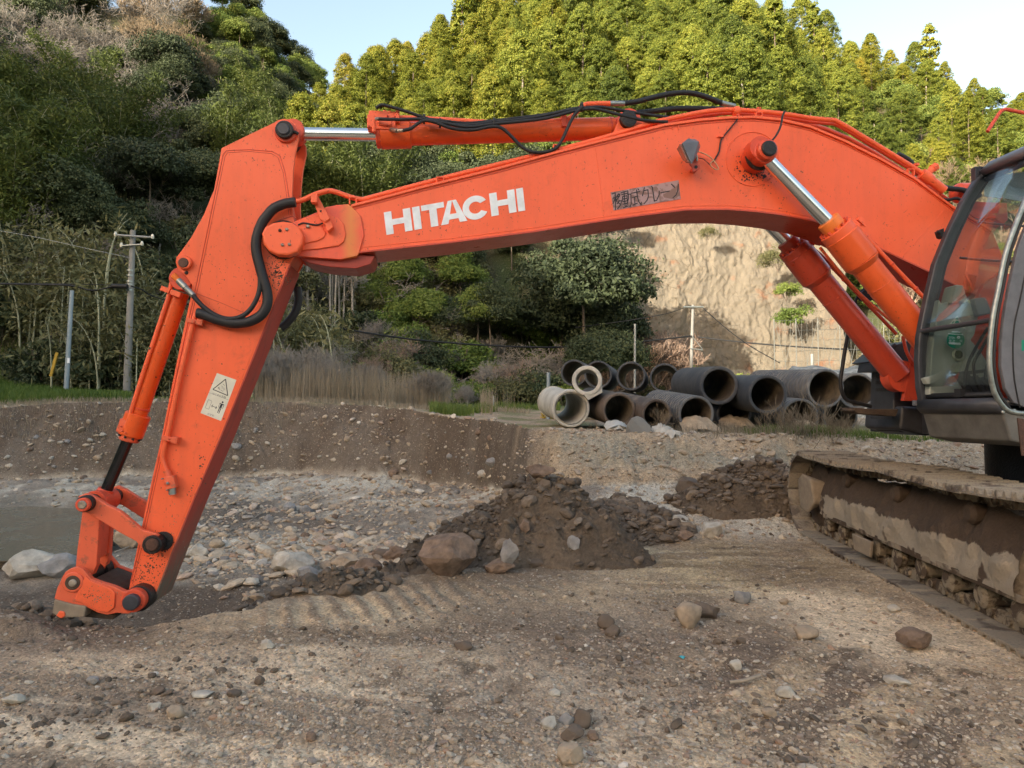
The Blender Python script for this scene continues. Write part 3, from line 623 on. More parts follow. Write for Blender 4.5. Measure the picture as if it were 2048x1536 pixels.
for i in range(9):
    a = 2*pi*i/9; ax = (W(260, 872, 0)-W(277, 828, 0)).normalized(); u_ = EN; v_ = ax.cross(EN)
    q = W(260.5, 871, 0)+(u_*cos(a)+v_*sin(a))*21.5*kb; MB().cyl(q, q+ax*.018, .010, seg=6).build('bolt', M['grease'], bc)
mb = MB(); thru(205, 1001, 0, -.11, .13, 24*kb, mb); mb.cyl(W(213, 978, 0), W(205, 996, 0), 15*kb, 20*kb); mb.build('rod_eye', M['orange_pin'], bc, .003)
# ---------------- bucket linkage
lk = [(157, 1000)]; LW = .27
def bar(p, q, hw0, hw1, w0, w1, mb=None):
    mb = mb or MB(); d = Vector((q[0]-p[0], q[1]-p[1])).normalized(); nn = Vector((-d.y, d.x))
    ring = []
    a0 = math.degrees(math.atan2(-nn.y, nn.x))
    ring += arcpts(p[0], p[1], hw0, a0, a0+180 if True else 0, 8)
    c = [((p[0]+q[0])/2-nn.x*hw0*.75, (p[1]+q[1])/2-nn.y*hw0*.75)]
    ring2 = arcpts(q[0], q[1], hw1, a0+180, a0+360, 8)
    if (Vector(ring[-1])-Vector(ring2[0])).length > (Vector(ring[0])-Vector(ring2[0])).length: ring = arcpts(p[0], p[1], hw0, a0, a0-180, 8)[::1]; ring2 = arcpts(q[0], q[1], hw1, a0-180, a0-360, 8)
    poly = ring+ring2
    if abs((poly[8][0]-poly[9][0])) < 0: pass
    return mb.prism(O(poly, w0), EN*(w1-w0))
for s_ in (1, -1):
    l = MB().prism(OM([(157, 1022), (150, 1010), (157, 992), (172, 986), (190, 994), (215, 1010), (240, 1022), (285, 1060), (312, 1067), (325, 1082), (318, 1100), (303, 1108), (287, 1103), (272, 1083), (240, 1066), (200, 1041), (183, 1030), (170, 1026)], s_*LW), EN*(-s_*.045)).build('guide_link', M['orange_worn'], exc, .008)
    if s_ > 0:
        pinm(303, 1090, AW, LW+.03, 19.5).build('pin_boss', M['grease'], l); pinm(303, 1090, LW, LW+.05, 13).build('pin_end', M['pin'], l)
        pinm(168, 1008, LW-.05, LW+.05, 17.5).build('pin_boss', M['grease'], l); pinm(164, 1010, LW, LW+.085, 14.5).build('pin_end', M['orange_pin'], l); pinm(163, 1010, LW+.08, LW+.095, 9).build('pin_cap', M['bolt'], l)
        splat(300, 1110, 10, 16, LW+.001, 21).build('grease_marks', M['grease'], l)
    else:
        mb = MB(); thru(168, 1008, LW, -LW-.04, LW, .055, mb); mb.build('link_pin', M['grease'], l)
        mb = MB(); thru(303, 1090, LW, -LW-.04, LW, .045, mb); mb.build('link_pin', M['grease'], l)
blk = MB().prism(O([(165, 1020), (200, 1026), (193, 1130), (185, 1150), (150, 1142), (154, 1100)], .155), EN*-.06).build('bucket_link', M['orange_worn'], exc, .006)
MB().prism(OM([(165, 1020), (200, 1026), (193, 1130), (185, 1150), (150, 1142), (154, 1100)], -.095), EN*-.06).build('link_plate', M['orange_worn'], blk, .006)
MB().prism(O([(176, 1030), (197, 1032), (190, 1120), (172, 1118)], .10), EN*-.2).build('web_plate', M['orange_worn'], blk, .006)
mb = MB(); mb.lathe(W(150, 1163, .2)-EN*.4, EN, [(0, 26*kb), (.10, 26*kb), (.10, 20*kb), (.30, 20*kb), (.30, 26*kb), (.40, 26*kb)], 24); mb.build('link_boss', M['grease'], blk)
# quick coupler
cpl_out = [(124, 1155), (130, 1144), (141, 1137), (155, 1134), (166, 1138), (174, 1148), (182, 1158), (203, 1166), (224, 1172), (234, 1176), (248, 1183), (262, 1183), (276, 1194), (279, 1208), (272, 1222), (256, 1228), (233, 1226), (215, 1230), (196, 1226), (172, 1214), (145, 1208), (108, 1198), (114, 1176)]
cpo = MB().prism(O(cpl_out, .26), EN*-.05).build('quick_coupler', M['orange_worn'], exc, .006)
MB().prism(OM(cpl_out, -.21), EN*-.05).build('side_plate', M['orange'], cpo, .006)
MB().prism(O([(182, 1160), (224, 1176), (240, 1186), (236, 1192), (180, 1178)], .21), EN*-.42).build('cross_plate', M['mud_gap_dark'], cpo, .006)  # coloured dark so the shaded gap between the side plates is painted in
MB().prism(O([(108, 1199), (145, 1209), (172, 1213), (168, 1235), (140, 1235), (119, 1238), (104, 1226)], .275), EN*-.5).build('hook_plate', M['mud_pale'], cpo, .008)
MB().prism(O([(118, 1222), (128, 1224), (130, 1232), (122, 1238), (112, 1232)], .285), EN*-.02).build('hook_tip', M['orange'], cpo, .006)
MB().prism(O([(130, 1203), (200, 1228), (236, 1228), (225, 1240), (150, 1232)], .18), EN*-.36).build('base_plate', M['mud_gap_dark'], cpo, .006)
MB().prism(O([(172, 1150), (182, 1160), (224, 1177), (232, 1186), (230, 1214), (218, 1224), (198, 1221), (172, 1208), (150, 1200)], .26), EN*.012).build('doubler_plate', M['orange'], cpo, .006)
pinm(145, 1165, .24, .275, 21).build('pin_boss', M['orange_worn'], cpo); pinm(144, 1166, .26, .283, 15).build('pin_ring', M['mud_gap_dark'], cpo); pinm(144, 1167, .28, .297, 8).build('pin_end', M['bolt'], cpo)
pinm(276, 1198, .16, .27, 27).build('pin_boss', M['grease'], cpo); pinm(266, 1202, .26, .33, 24).build('pin_collar', M['orange_pin'], cpo); pinm(260, 1206, .32, .375, 16.5).build('pin_end', M['dark_metal'], cpo)
mb = MB(); thru(262, 1205, .26, -.30, .2, .05, mb); mb.build('coupler_pin', M['grease'], cpo)
splat(180, 1190, 55, 46, .272, 22, .35, .4, 1.5).build('chipped_paint', M['mud_gap_dark'], cpo)
# ---------------- boom cylinders
kc = pxm(1700, .34)
for s_ in (1, -1):
    w_ = .33*s_
    # far cylinder: same geometry mirrored through the boom plane
    def Wm(x, y, ww=w_):
        p = W(x, y, .33); return p+EN*(ww-.33)
    par = None
    for p0, p1, r, mk, nm in (((1694, 487), (1905, 745), 26*kc, 'orange_cyl', 'boom_cylinder'), ((1682, 471), (1722, 522), 33*kc, 'orange_cyl', 'cylinder_head'), ((1722, 522), (1730, 533), (33*kc, 27*kc), 'orange_cyl', 'head_taper'), ((1655, 441), (1672, 460), 21.5*kc, 'yellow_orange', 'head_gland'), ((1670, 458), (1683, 473), 31.5*kc, 'orange', 'head_flange'), ((1524, 309), (1660, 448), 13*kc, 'chrome', 'piston_rod'), ((1760, 568), (1762, 570.5), 26.6*kc, 'orange_cyl', 'weld_seam')):
        a = Wm(*p0); b_ = Wm(*p1); L = (b_-a).length; r0, r1 = r if hasattr(r, '__len__') else (r, r); c = .006
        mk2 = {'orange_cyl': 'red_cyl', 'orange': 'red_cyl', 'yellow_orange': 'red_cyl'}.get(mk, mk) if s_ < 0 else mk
        o = MB().lathe(a, b_-a, [(0, r0-c), (c, r0), (L-c, r1), (L, r1-c)], 34).build(nm, M[mk2], par or exc)
        par = par or o
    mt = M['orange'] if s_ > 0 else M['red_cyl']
    ax = (Wm(1905, 745)-Wm(1694, 487)).normalized(); v_ = ax.cross(EN)
    for i in range(12):
        a = 2*pi*i/12; q = Wm(1668, 456)+(EN*cos(a)+v_*sin(a))*27*kc; MB().cyl(q-ax*.012, q+ax*.02, .013, seg=6).build('bolt', M['orange_pin'], par)
    MB().lathe(Wm(1516, 301)-EN*.06, EN, [(0, 22*kc), (.12, 22*kc)], 24).build('rod_eye', M['orange_pin'], par, .003)
    MB().tube([Wm(1705, 452), Wm(1718, 462), Wm(1736, 478), Wm(1790, 535), Wm(1836, 583), Wm(1900, 650)], .0165, 10).build('cylinder_pipe', mt, par)
    mb = MB(); mb.box(Wm(1700, 449), Vector((1, 0, -.9)), EN, Vector((.9, 0, 1)), .05, .05, .03); mb.box(Wm(1716, 443)+EN*.02, Vector((1, 0, -.9)), EN, Vector((.9, 0, 1)), .025, .03, .02); mb.cyl(Wm(1716, 446), Wm(1727, 454)+EN*.03, .018, .006, seg=8)
    mb.build('port_block', mt, par, .004)
    for x, y in ((1732, 475), (1784, 529), (1832, 578)): MB().lathe(Wm(x, y)-ax*.01, ax, [(0, .021), (.014, .021)], 10).build('pipe_clamp', M['orange_pin'], par)
# thin pipe between the two cylinders
MB().tube(O([(1640, 495), (1668, 530), (1720, 588), (1780, 640), (1826, 680), (1850, 705)], -.02), .013, 8).build('hydraulic_pipe', M['orange'], exc)
MB().tube(O([(1806, 672), (1812, 700), (1822, 720), (1835, 735)], -.25), .016, 8).build('hydraulic_pipe', M['red_cyl'], exc)
# ---------------- cab
CW = 1.30; CF = .53; CX = EN*(CW-CF)
cabp = [(1836, 812), (1829, 775), (1826, 722), (1828, 679), (1833, 649), (1843, 601), (1860, 529), (1886, 466), (1915, 406), (1944, 360), (1970, 338)]
roofp = [(1970, 338), (2010, 322), (2060, 312), (2120, 305), (2200, 303), (2260, 310)]
def off(pts, dx, dy=0): return [(x+dx, y+dy) for x, y in pts]
def Of(pts, w=None): return [W(x, y, CF)+EN*((w if w is not None else CF)-CF) for x, y in pts]
inner = [(1862, 793), (1846, 765), (1842, 722), (1844, 684), (1849, 651), (1862, 603), (1879, 534), (1905, 471), (1933, 412), (1962, 367), (1988, 352)]
cab = MB().prism(Of(cabp+inner[::-1]), EN*.06).build('cab', M['dark_metal'], exc, .012, 3)
MB().prism(Of(inner+off(inner, 6, 0)[::-1], CF+.02), EN*.03).build('window_gasket', M['black'], cab, .002)
MB().prism(Of(roofp+off(roofp, 0, 18)[::-1]), EN*.06).build('roof_rail', M['dark_metal'], cab, .01)
MB().prism(Of([(1836, 812), (1862, 793), (2000, 796), (2250, 800), (2250, 818)]), EN*.05).build('sill', M['dark_metal'], cab, .01)
MB().prism(Of([(2225, 310), (2260, 310), (2262, 810), (2232, 810)]), EN*.05).build('rear_pillar', M['dark_metal'], cab, .01)
def skin(pts, w0, w1, th, name, mat, smooth=True):
    a = Of(pts, w0); c = Of(pts, w1); m = MB(); k = len(a)
    m.add(a+c, [(i, i+1, k+i+1, k+i) for i in range(k-1)], smooth)
    o = m.build(name, mat, cab); md = o.modifiers.new('t', 'SOLIDIFY'); md.thickness = th; md.offset = 0; return o
skin(off(cabp[4:], 7, 0), CF+.04, CW-.03, .005, 'windscreen', M['glass'])
skin(off(cabp[1:5], 7, 0), CF+.04, CW-.03, .005, 'lower_windscreen', M['glass'])
skin([(1840, 800), (1838, 814), (1846, 822)], CF+.0, CW, .05, 'front_rail', M['dark_metal'])
skin([(1846, 789), (1843, 797)], CF+.05, CW-.03, .03, 'window_gasket', M['black'])
MB().tube(Of([(1834, 664)], CF+.03)+Of([(1834, 664)], CW-.02), .018, 8, 1).build('window_bar', M['dark_metal'], cab)
skin(roofp, CF+.01, CW-.01, .04, 'roof', M['grey_paint'])
skin([(1952, 352), (1972, 333), (2012, 316)], CF+.05, CW-.02, .05, 'roof_rim', M['grey_paint'])
skin([(1958, 366), (1972, 350), (1992, 340)], CF+.05, CW-.03, .035, 'header_rail', M['dark_metal'])
skin([(1836, 806), (2250, 818)], CF+.02, CW-.03, .04, 'cab_floor', M['dark_metal'])
skin([(2255, 560), (2256, 700), (2256, 810)], CF+.02, CW-.02, .04, 'rear_wall', M['dark_metal'])
MB().prism(Of([(1960, 372), (1985, 355), (2140, 332), (2140, 408), (2044, 408), (2000, 400), (1960, 396)], CF+.04), EN*.006).build('sky_reflection', M['sky_reflection_blue'], cab)  # added pale panel, painted as the sky's reflection in the upper windscreen
MB().prism(Of([(1941, 337), (1966, 337), (1968, 345), (1950, 366), (1942, 372)]), EN*.05).build('corner_bracket', M['dark_metal'], cab, .004)
mb = MB(); mb.prism(O([(1878, 462), (1888, 456), (1888, 476), (1882, 474)], CF), EN*-.05); mb.cyl(W(1880, 466, CF), W(1874, 463, CF), .012, seg=8); mb.build('mirror_bracket', M['black'], cab)
mb = MB(); mb.tube(Of([(1905, 520), (1960, 525), (2060, 530)], CF+.08), .010, 6); mb.build('window_rail', M['dark_metal'], cab)
mb = MB(); mb.tube(Of([(1945, 448), (1990, 453), (2060, 458)], CF+.06), .009, 6); mb.build('window_rail', M['dark_metal'], cab)
# near side: curved door edge, gasket, grey door panel
edge = [(2105, 290), (2075, 345), (2046, 412), (2013, 500), (1997, 575), (1986, 630), (1980, 684), (1979, 733), (1988, 783), (2010, 817), (2036, 826), (2070, 828)]
MB().tube(O(edge, CW+.0), .017, 10).build('door_edge', M['fitting'], cab)
MB().tube(O(off(edge[:-2], 9), CW+.004), .011, 6).build('door_gasket', M['black'], cab)
pn = [(2130, 280), (2095, 345), (2060, 415), (2028, 500), (2012, 575), (2002, 630), (1996, 684), (1995, 733), (2004, 778), (2020, 805), (2040, 814)]
MB().prism(O(pn+[(2420, 822), (2420, 600), (2078, 600), (2084, 500), (2108, 415), (2140, 345), (2172, 285)], CW-.02), EN*.03).build('door_panel', M['grey_paint'], cab, .006)
MB().tube(O([(2095, 400), (2062, 500), (2040, 600), (2029, 650), (2026, 700), (2029, 760), (2040, 815)], CW+.012), .005, 6).build('door_seam', M['black'], cab)
mb = MB(); mb.prism(O([(2043, 680), (2060, 680), (2060, 700), (2043, 702)], CW+.0102), EN*.001); mb.build('door_sticker', M['green'], cab)
# interior
con = [(1859, 790), (1860, 752), (1864, 700), (1872, 640), (1879, 598), (1883, 607), (1897, 604), (1905, 572), (1916, 569), (1927, 571), (1936, 602), (1950, 617), (1957, 634), (1950, 668), (1942, 680), (1960, 700), (1977, 726), (1980, 782)]
csl = MB().prism(O(con, .64), EN*-.09).build('console', M['trim'], cab, .012, 3)
mb = MB(); mb.lathe(W(1917, 709, .64), EN, [(0, 15*.0035), (.012, 15*.0035), (.018, 12*.0035)], 24); mb.build('air_vent', M['trim'], csl)
mb = MB(); mb.lathe(W(1917, 709, .658), EN, [(0, 9*.0035), (.004, 9*.0035)], 20); mb.build('vent_opening', M['black'], csl)
MB().prism(O([(1948, 597), (1972, 594), (1984, 627), (1958, 633)], .7), EN*-.05).build('monitor', M['grey_paint'], cab, .006)
MB().prism(O([(1903, 606), (1911, 570), (1927, 570), (1938, 606)], .68), EN*-.10).build('pillar_cover', M['trim'], csl, .01)
mb = MB()
for q in ([(1976, 655), (1955, 690), (1935, 730), (1930, 770), (1930, 788)], [(1980, 668), (1962, 700), (1947, 728), (1953, 765), (1965, 788)], [(1990, 700), (1975, 730), (1970, 760)]): mb.tube(O(q, .95), .011, 8)
mb.box(W(1925, 786, .95), EU, EN, (0, 0, 1), .04, .03, .03); mb.build('control_levers', M['black'], cab)
mb = MB()
for i in range(4): mb.prism(O([(1910+i*17, 746+i*3), (1922+i*17, 744+i*3), (1947+i*14, 784), (1936+i*14, 786)], .85), EN*-.03)
mb.prism(O([(1906, 745), (1975, 738), (1980, 744), (1915, 752)], .86), EN*-.04); mb.build('foot_grille', M['dark_metal'], cab, .003)
mb = MB(); mb.prism(O([(1850, 757), (1862, 752), (1872, 757), (1870, 768), (1855, 768)], .66), EN*-.05); mb.build('pedal', M['trim'], cab, .004)
MB().prism(O([(2090, 640), (2230, 560), (2260, 800), (2090, 790)], 1.0), EN*-.35).build('seat', M['black'], cab, .05, 3)
# stickers on the glass
ks = pxm(1911, CW); stc = MB().prism([W(1911+18*cos(2*pi*i/24), 680+17*sin(2*pi*i/24), CF+.17) for i in range(24)], EN*.0008).build('inspection_sticker', M['green'], cab)
mb = MB()
for q in ([(1896, 666.5), (1926, 668.5), (1926, 670), (1896, 668)], [(1897, 684.5), (1920, 685.5), (1922, 688.5), (1919, 690), (1898, 688)], [(1904, 662), (1920, 662.6), (1920, 665.6), (1903, 665)]):
    mb.prism(O(q, CF+.171), EN*.0006)
mb.prism([W(1917+3.2*cos(2*pi*i/14), 674.5+3*sin(2*pi*i/14), CF+.171) for i in range(14)], EN*.0006)
mb.build('sticker_print', M['white'], stc)
text_on('2026', (1897.2, 677), (1912, 677.8), 6.2, CF+.1718, M['white'], 'sticker_text', stc)
text_on('年次', (1897.4, 684), (1918, 685.2), 6.6, CF+.1718, M['white'], 'sticker_text', stc)
text_on('済', (1919.5, 684), (1928, 684.4), 5.0, CF+.1718, M['white'], 'sticker_text', stc)
text_on('1', (1915.8, 677), (1920, 677.2), 5, CF+.1720, M['label_black'], 'sticker_text', stc)
tr_ = MB(); T3 = [(1914.5, 631), (1900, 646.5), (1931, 658)]
tr_.prism(O([(1914.5, 631), (1898, 649), (1931, 657.5)], CF+.17), EN*.0008); to_ = tr_.build('triangle_sticker', M['label_white'], cab)
mb = MB()
for q in ([(1914, 635), (1917.5, 639), (1910.5, 639)], [(1912, 641.5), (1917, 641.5), (1919, 646), (1909, 646)], [(1906, 643), (1909, 642.5), (1906, 646.5), (1903, 647)], [(1919, 642), (1922, 646), (1925, 650), (1921, 649)]): mb.prism(O(q, CF+.171), EN*.0006)
mb.build('sticker_print', M['green'], to_)
# skirt below the cab and house deck
sk = MB().prism(Of([(1843, 822), (1950, 824), (2260, 838), (2260, 900), (1905, 884), (1858, 874)]), EN*(CW-CF)).build('cab_base', M['dusty'], exc, .015, 3)
MB().prism(O([(2034, 836), (2046, 838), (2056, 912), (2042, 911)], CW+.001), EN*.006).build('rust_strip', M['pin'], sk)
for x, y in ((2031, 821), (2008, 824)): pinm(x, y, CW-.03, CW+.012, 3.4, seg=6).build('bolt', M['fitting'], sk)
MB().box(W(1837, 806, CF+.03)-Vector((.03,0,0)), EU, EN, (0, 0, 1), .012, .012, .02).build('corner_plate', M['grey_paint'], sk, .003)
deck = MB().prism(O([(2010, 800), (2100, 800), (2600, 800), (2600, 880), (2100, 880), (2012, 876)], .50), EN*-1.72).build('house_deck', M['dark_metal'], exc, .01)
MB().box(EC+EU*1.6+Vector((0, 0, 1.72))-EN*.35, EU, EN, (0, 0, 1), 1.1, .9, .42).build('engine_hood', M['orange'], exc, .06, 3)
MB().hull([EC+EU*(2.3+.35*(1-abs(t)**2))+EN*1.25*t+Vector((0, 0, h)) for t in [-1, -.7, -.35, 0, .35, .7, 1] for h in (1.15, 2.05)]+[EC+EU*1.9+EN*t+Vector((0, 0, h)) for t in (-1.25, 1.25) for h in (1.15, 2.05)]).build('counterweight', M['dark_metal'], exc, .05, 3)
MB().lathe(EC+Vector((0, 0, .62)), (0, 0, 1), [(0, .55), (.2, .55), (.2, .48), (.62, .48)], 40).build('slew_ring', M['grease'], exc)
# boom-foot lugs rising from the deck
for w_ in (.27, -.31): MB().prism([W(x, y, .30)+EN*(w_-.30) for x, y in [(1930, 640), (1965, 570), (2005, 540), (2030, 560), (2050, 640), (2050, 800), (1900, 800)]], EN*.045).build('boom_lug', M['red_cyl'], exc, .006)
for s_ in (1, -1):
    MB().lathe(W(1905, 745, .33)+EN*(.33*s_-.33)-EN*.06, EN, [(0, .14), (.12, .14)], 24).build('cylinder_foot', M['orange_pin'], exc, .004)
# right-hand toolbox, step, rail, lamp guards (far side)
RW = -.55
tb = MB().prism(O([(1790, 736), (1850, 742), (1850, 868), (1800, 864), (1786, 835)], RW), -EN*.36).build('tool_box', M['dark_metal'], exc, .015, 3)
MB().prism(O([(1772, 722), (1800, 722), (1800, 741), (1768, 741)], RW+.03), -EN*.42).build('box_lid', M['dark_metal'], tb, .006)
MB().prism(O([(1804, 812), (1866, 815), (1866, 872), (1845, 871), (1800, 858)], RW+.10), -EN*.55).build('bumper', M['dark_metal'], tb, .03, 3)
MB().prism(O([(1709, 815), (1745, 818), (1798, 818), (1792, 833), (1716, 827), (1708, 822)], RW+.16), -EN*.2).build('step_plate', M['mud_gap_dark'], tb, .006)
for y in (748, 760, 775): MB().add([W(1787, y, RW)-EN*a-EU*.004+Vector((0, 0, b)) for a, b in ((.08, 0), (.26, 0), (.26, -.03), (.08, -.03))], [(0, 1, 2, 3)]).build('vent_slot', M['grease'], tb)
MB().prism(O([(1800, 748), (1822, 748), (1822, 800), (1800, 800)], RW+.0), EN*.02).build('box_door', M['dark_metal'], tb, .004)
MB().prism(O([(1828, 790), (1836, 790), (1836, 796), (1828, 796)], RW+.0), EN*.01).build('latch', M['grease'], tb, .002)
MB().tube(O([(1750, 722), (1768, 704), (1790, 690)], RW), .02, 8).build('box_edge', M['dark_metal'], tb)
MB().prism(O([(1752, 722), (1790, 690), (1822, 680), (1840, 740), (1800, 735)], RW-.1), -EN*.4).build('tank_cover', M['dark_metal'], tb, .01)
rail = MB()
rail.tube(O([(1742, 813), (1715, 806), (1694, 800), (1684, 785), (1681, 762), (1684, 740), (1690, 700), (1700, 650), (1702, 640)], RW-.2), .018, 10)
rail.tube(O([(1703, 652), (1712, 600), (1728, 578), (1740, 560)], RW-.2), .014, 8)
rail.tube(O([(1699, 651), (1682, 645), (1675, 632), (1680, 598), (1690, 590)], RW-.2), .010, 8)
rail.tube(O([(1728, 578), (1745, 592), (1780, 600)], RW-.2), .016, 8)
rail.build('hand_rail', M['black'], exc)
mb = MB(); mb.prism(O([(1722, 586), (1736, 574), (1752, 580), (1758, 594), (1742, 602), (1726, 600)], RW-.16), -EN*.07); mb.box(W(1701, 652, RW-.2), EU, EN, (0, 0, 1), .045, .03, .018); mb.build('mirror_mount', M['black'], exc, .006)
MB().tube(O([(1975, 263), (1988, 243), (2000, 225), (2010, 219), (2024, 221), (2060, 228), (2120, 235)], CW-.25), .013, 8).build('rail_hook', M['orange_pin'], exc)
MB().tube([W(2120, 235, CW-.25), W(2130, 258, CW-.3)], .013, 8, 1).build('rail_post', M['orange_pin'], exc)

# ---------------- undercarriage
G0 = atZ(1600, 1070); G1 = atZ(2048, 1322)
TD = (G1-G0); TD.z = 0; TD.normalize()             # towards the camera along the track
TR_ = Vector((-TD.y, TD.x, 0))
if TR_.x < 0: TR_ = -TR_
def TP(s, q, z): return Vector((G0.x, G0.y, 0))+TD*s+TR_*q+Vector((0, 0, z))
SLEN = 4.25; RID = .435
def track_path():
    pts = []
    for i in range(41): pts.append((i/40*SLEN, 0.0))                       # bottom run, far to near
    for i in range(1, 16): a = -pi/2+pi*i/16; pts.append((SLEN+RID*.98*cos(a), RID+RID*sin(a)+.02*i/16))
    for i in range(41):
        t = i/40; s_ = SLEN*(1-t); sag = -.028*abs(sin(t*pi*2.0))
        pts.append((s_, .89+.01*(1-t)+sag))
    for i in range(1, 16): a = pi/2+pi*i/16; pts.append((RID*cos(a), RID+.012+RID*sin(a)+.01*(1-i/16)))
    return pts
tp = track_path(); seglen = [math.hypot(tp[(i+1) % len(tp)][0]-tp[i][0], tp[(i+1) % len(tp)][1]-tp[i][1]) for i in range(len(tp))]
total = sum(seglen); NS = 57
def at_len(L):
    L %= total; i = 0
    while L > seglen[i]: L -= seglen[i]; i += 1
    a = tp[i]; b_ = tp[(i+1) % len(tp)]; t = L/seglen[i]
    return (a[0]+(b_[0]-a[0])*t, a[1]+(b_[1]-a[1])*t), math.atan2(b_[1]-a[1], b_[0]-a[0])
SW = .60
def make_shoe():
    mb = MB(); p = total/NS; X = Vector((1, 0, 0)); Y = Vector((0, 1, 0)); Z = Vector((0, 0, 1))
    # local frame: x along the path, y outward (away from the loop), z across
    prof = [(-p*.5, 0), (-p*.52, -.02), (-p*.46, -.046), (-p*.42, -.046), (-p*.36, -.006), (-.024, -.006), (-.012, -.040), (.008, -.040), (.02, -.006), (p*.32, -.006), (p*.38, -.044), (p*.42, -.044), (p*.46, -.006), (p*.52, .004), (p*.52, .012), (-p*.4, .012)]
    a = [Vector((x, y, 0)) for x, y in prof]; mb.prism(a, (0, 0, SW))
    return mb
shoe_mb = make_shoe()
def make_link():
    mb = MB(); p = total/NS
    for z0 in (.21, .35):
        ring = [(-p*.5, .012), (-p*.5, .05), (-p*.38, .085), (-p*.2, .095), (0, .075), (p*.2, .1), (p*.45, .1), (p*.5, .06), (p*.48, .012)]
        mb.prism([Vector((x, y, z0)) for x, y in ring], (0, 0, .045))
    mb.cyl((-p*.3, .055, .19), (-p*.3, .055, .42), .032, seg=12); return mb
link_mb = make_link()
s = NT('roller_mud'); n = s.noise(s.geo(), 9, 5, .65, .4); n2 = s.noise(s.geo(), 50, 5, .7)
s.set(color=s.mix(s.ramp(n, [(.44, 0), (.52, 1)]), s.mix(n2, (.06, .042, .03), (.12, .088, .062)), s.mix(n2, (.22, .175, .12), (.32, .265, .19))), rough=.85, normal=s.bump(n2, .8, .015), spec=.25); M['rollermud'] = s.m
tmat = NT('muddy_track_steel'); gg = tmat.geo(); nn = tmat.noise(gg, 3.2, 6, .62, .5); n2 = tmat.noise(gg, 60, 4, .7)
cc = tmat.mix(tmat.ramp(nn, [(.40, 0), (.47, 1)]), (.085, .063, .047), (.27, .225, .165)); cc = tmat.mix(tmat.ramp(n2, [(.5, 0), (.68, .8)]), cc, (.13, .112, .095))
ge = tmat.n('ShaderNodeNewGeometry'); cc = tmat.mix(tmat.ramp(ge.outputs['Pointiness'], [(.56, 0), (.66, .3)]), cc, (.30, .27, .23))
tmat.set(color=cc, rough=.75, normal=tmat.bump(n2, .5, .01), spec=.3); M['track'] = tmat.m
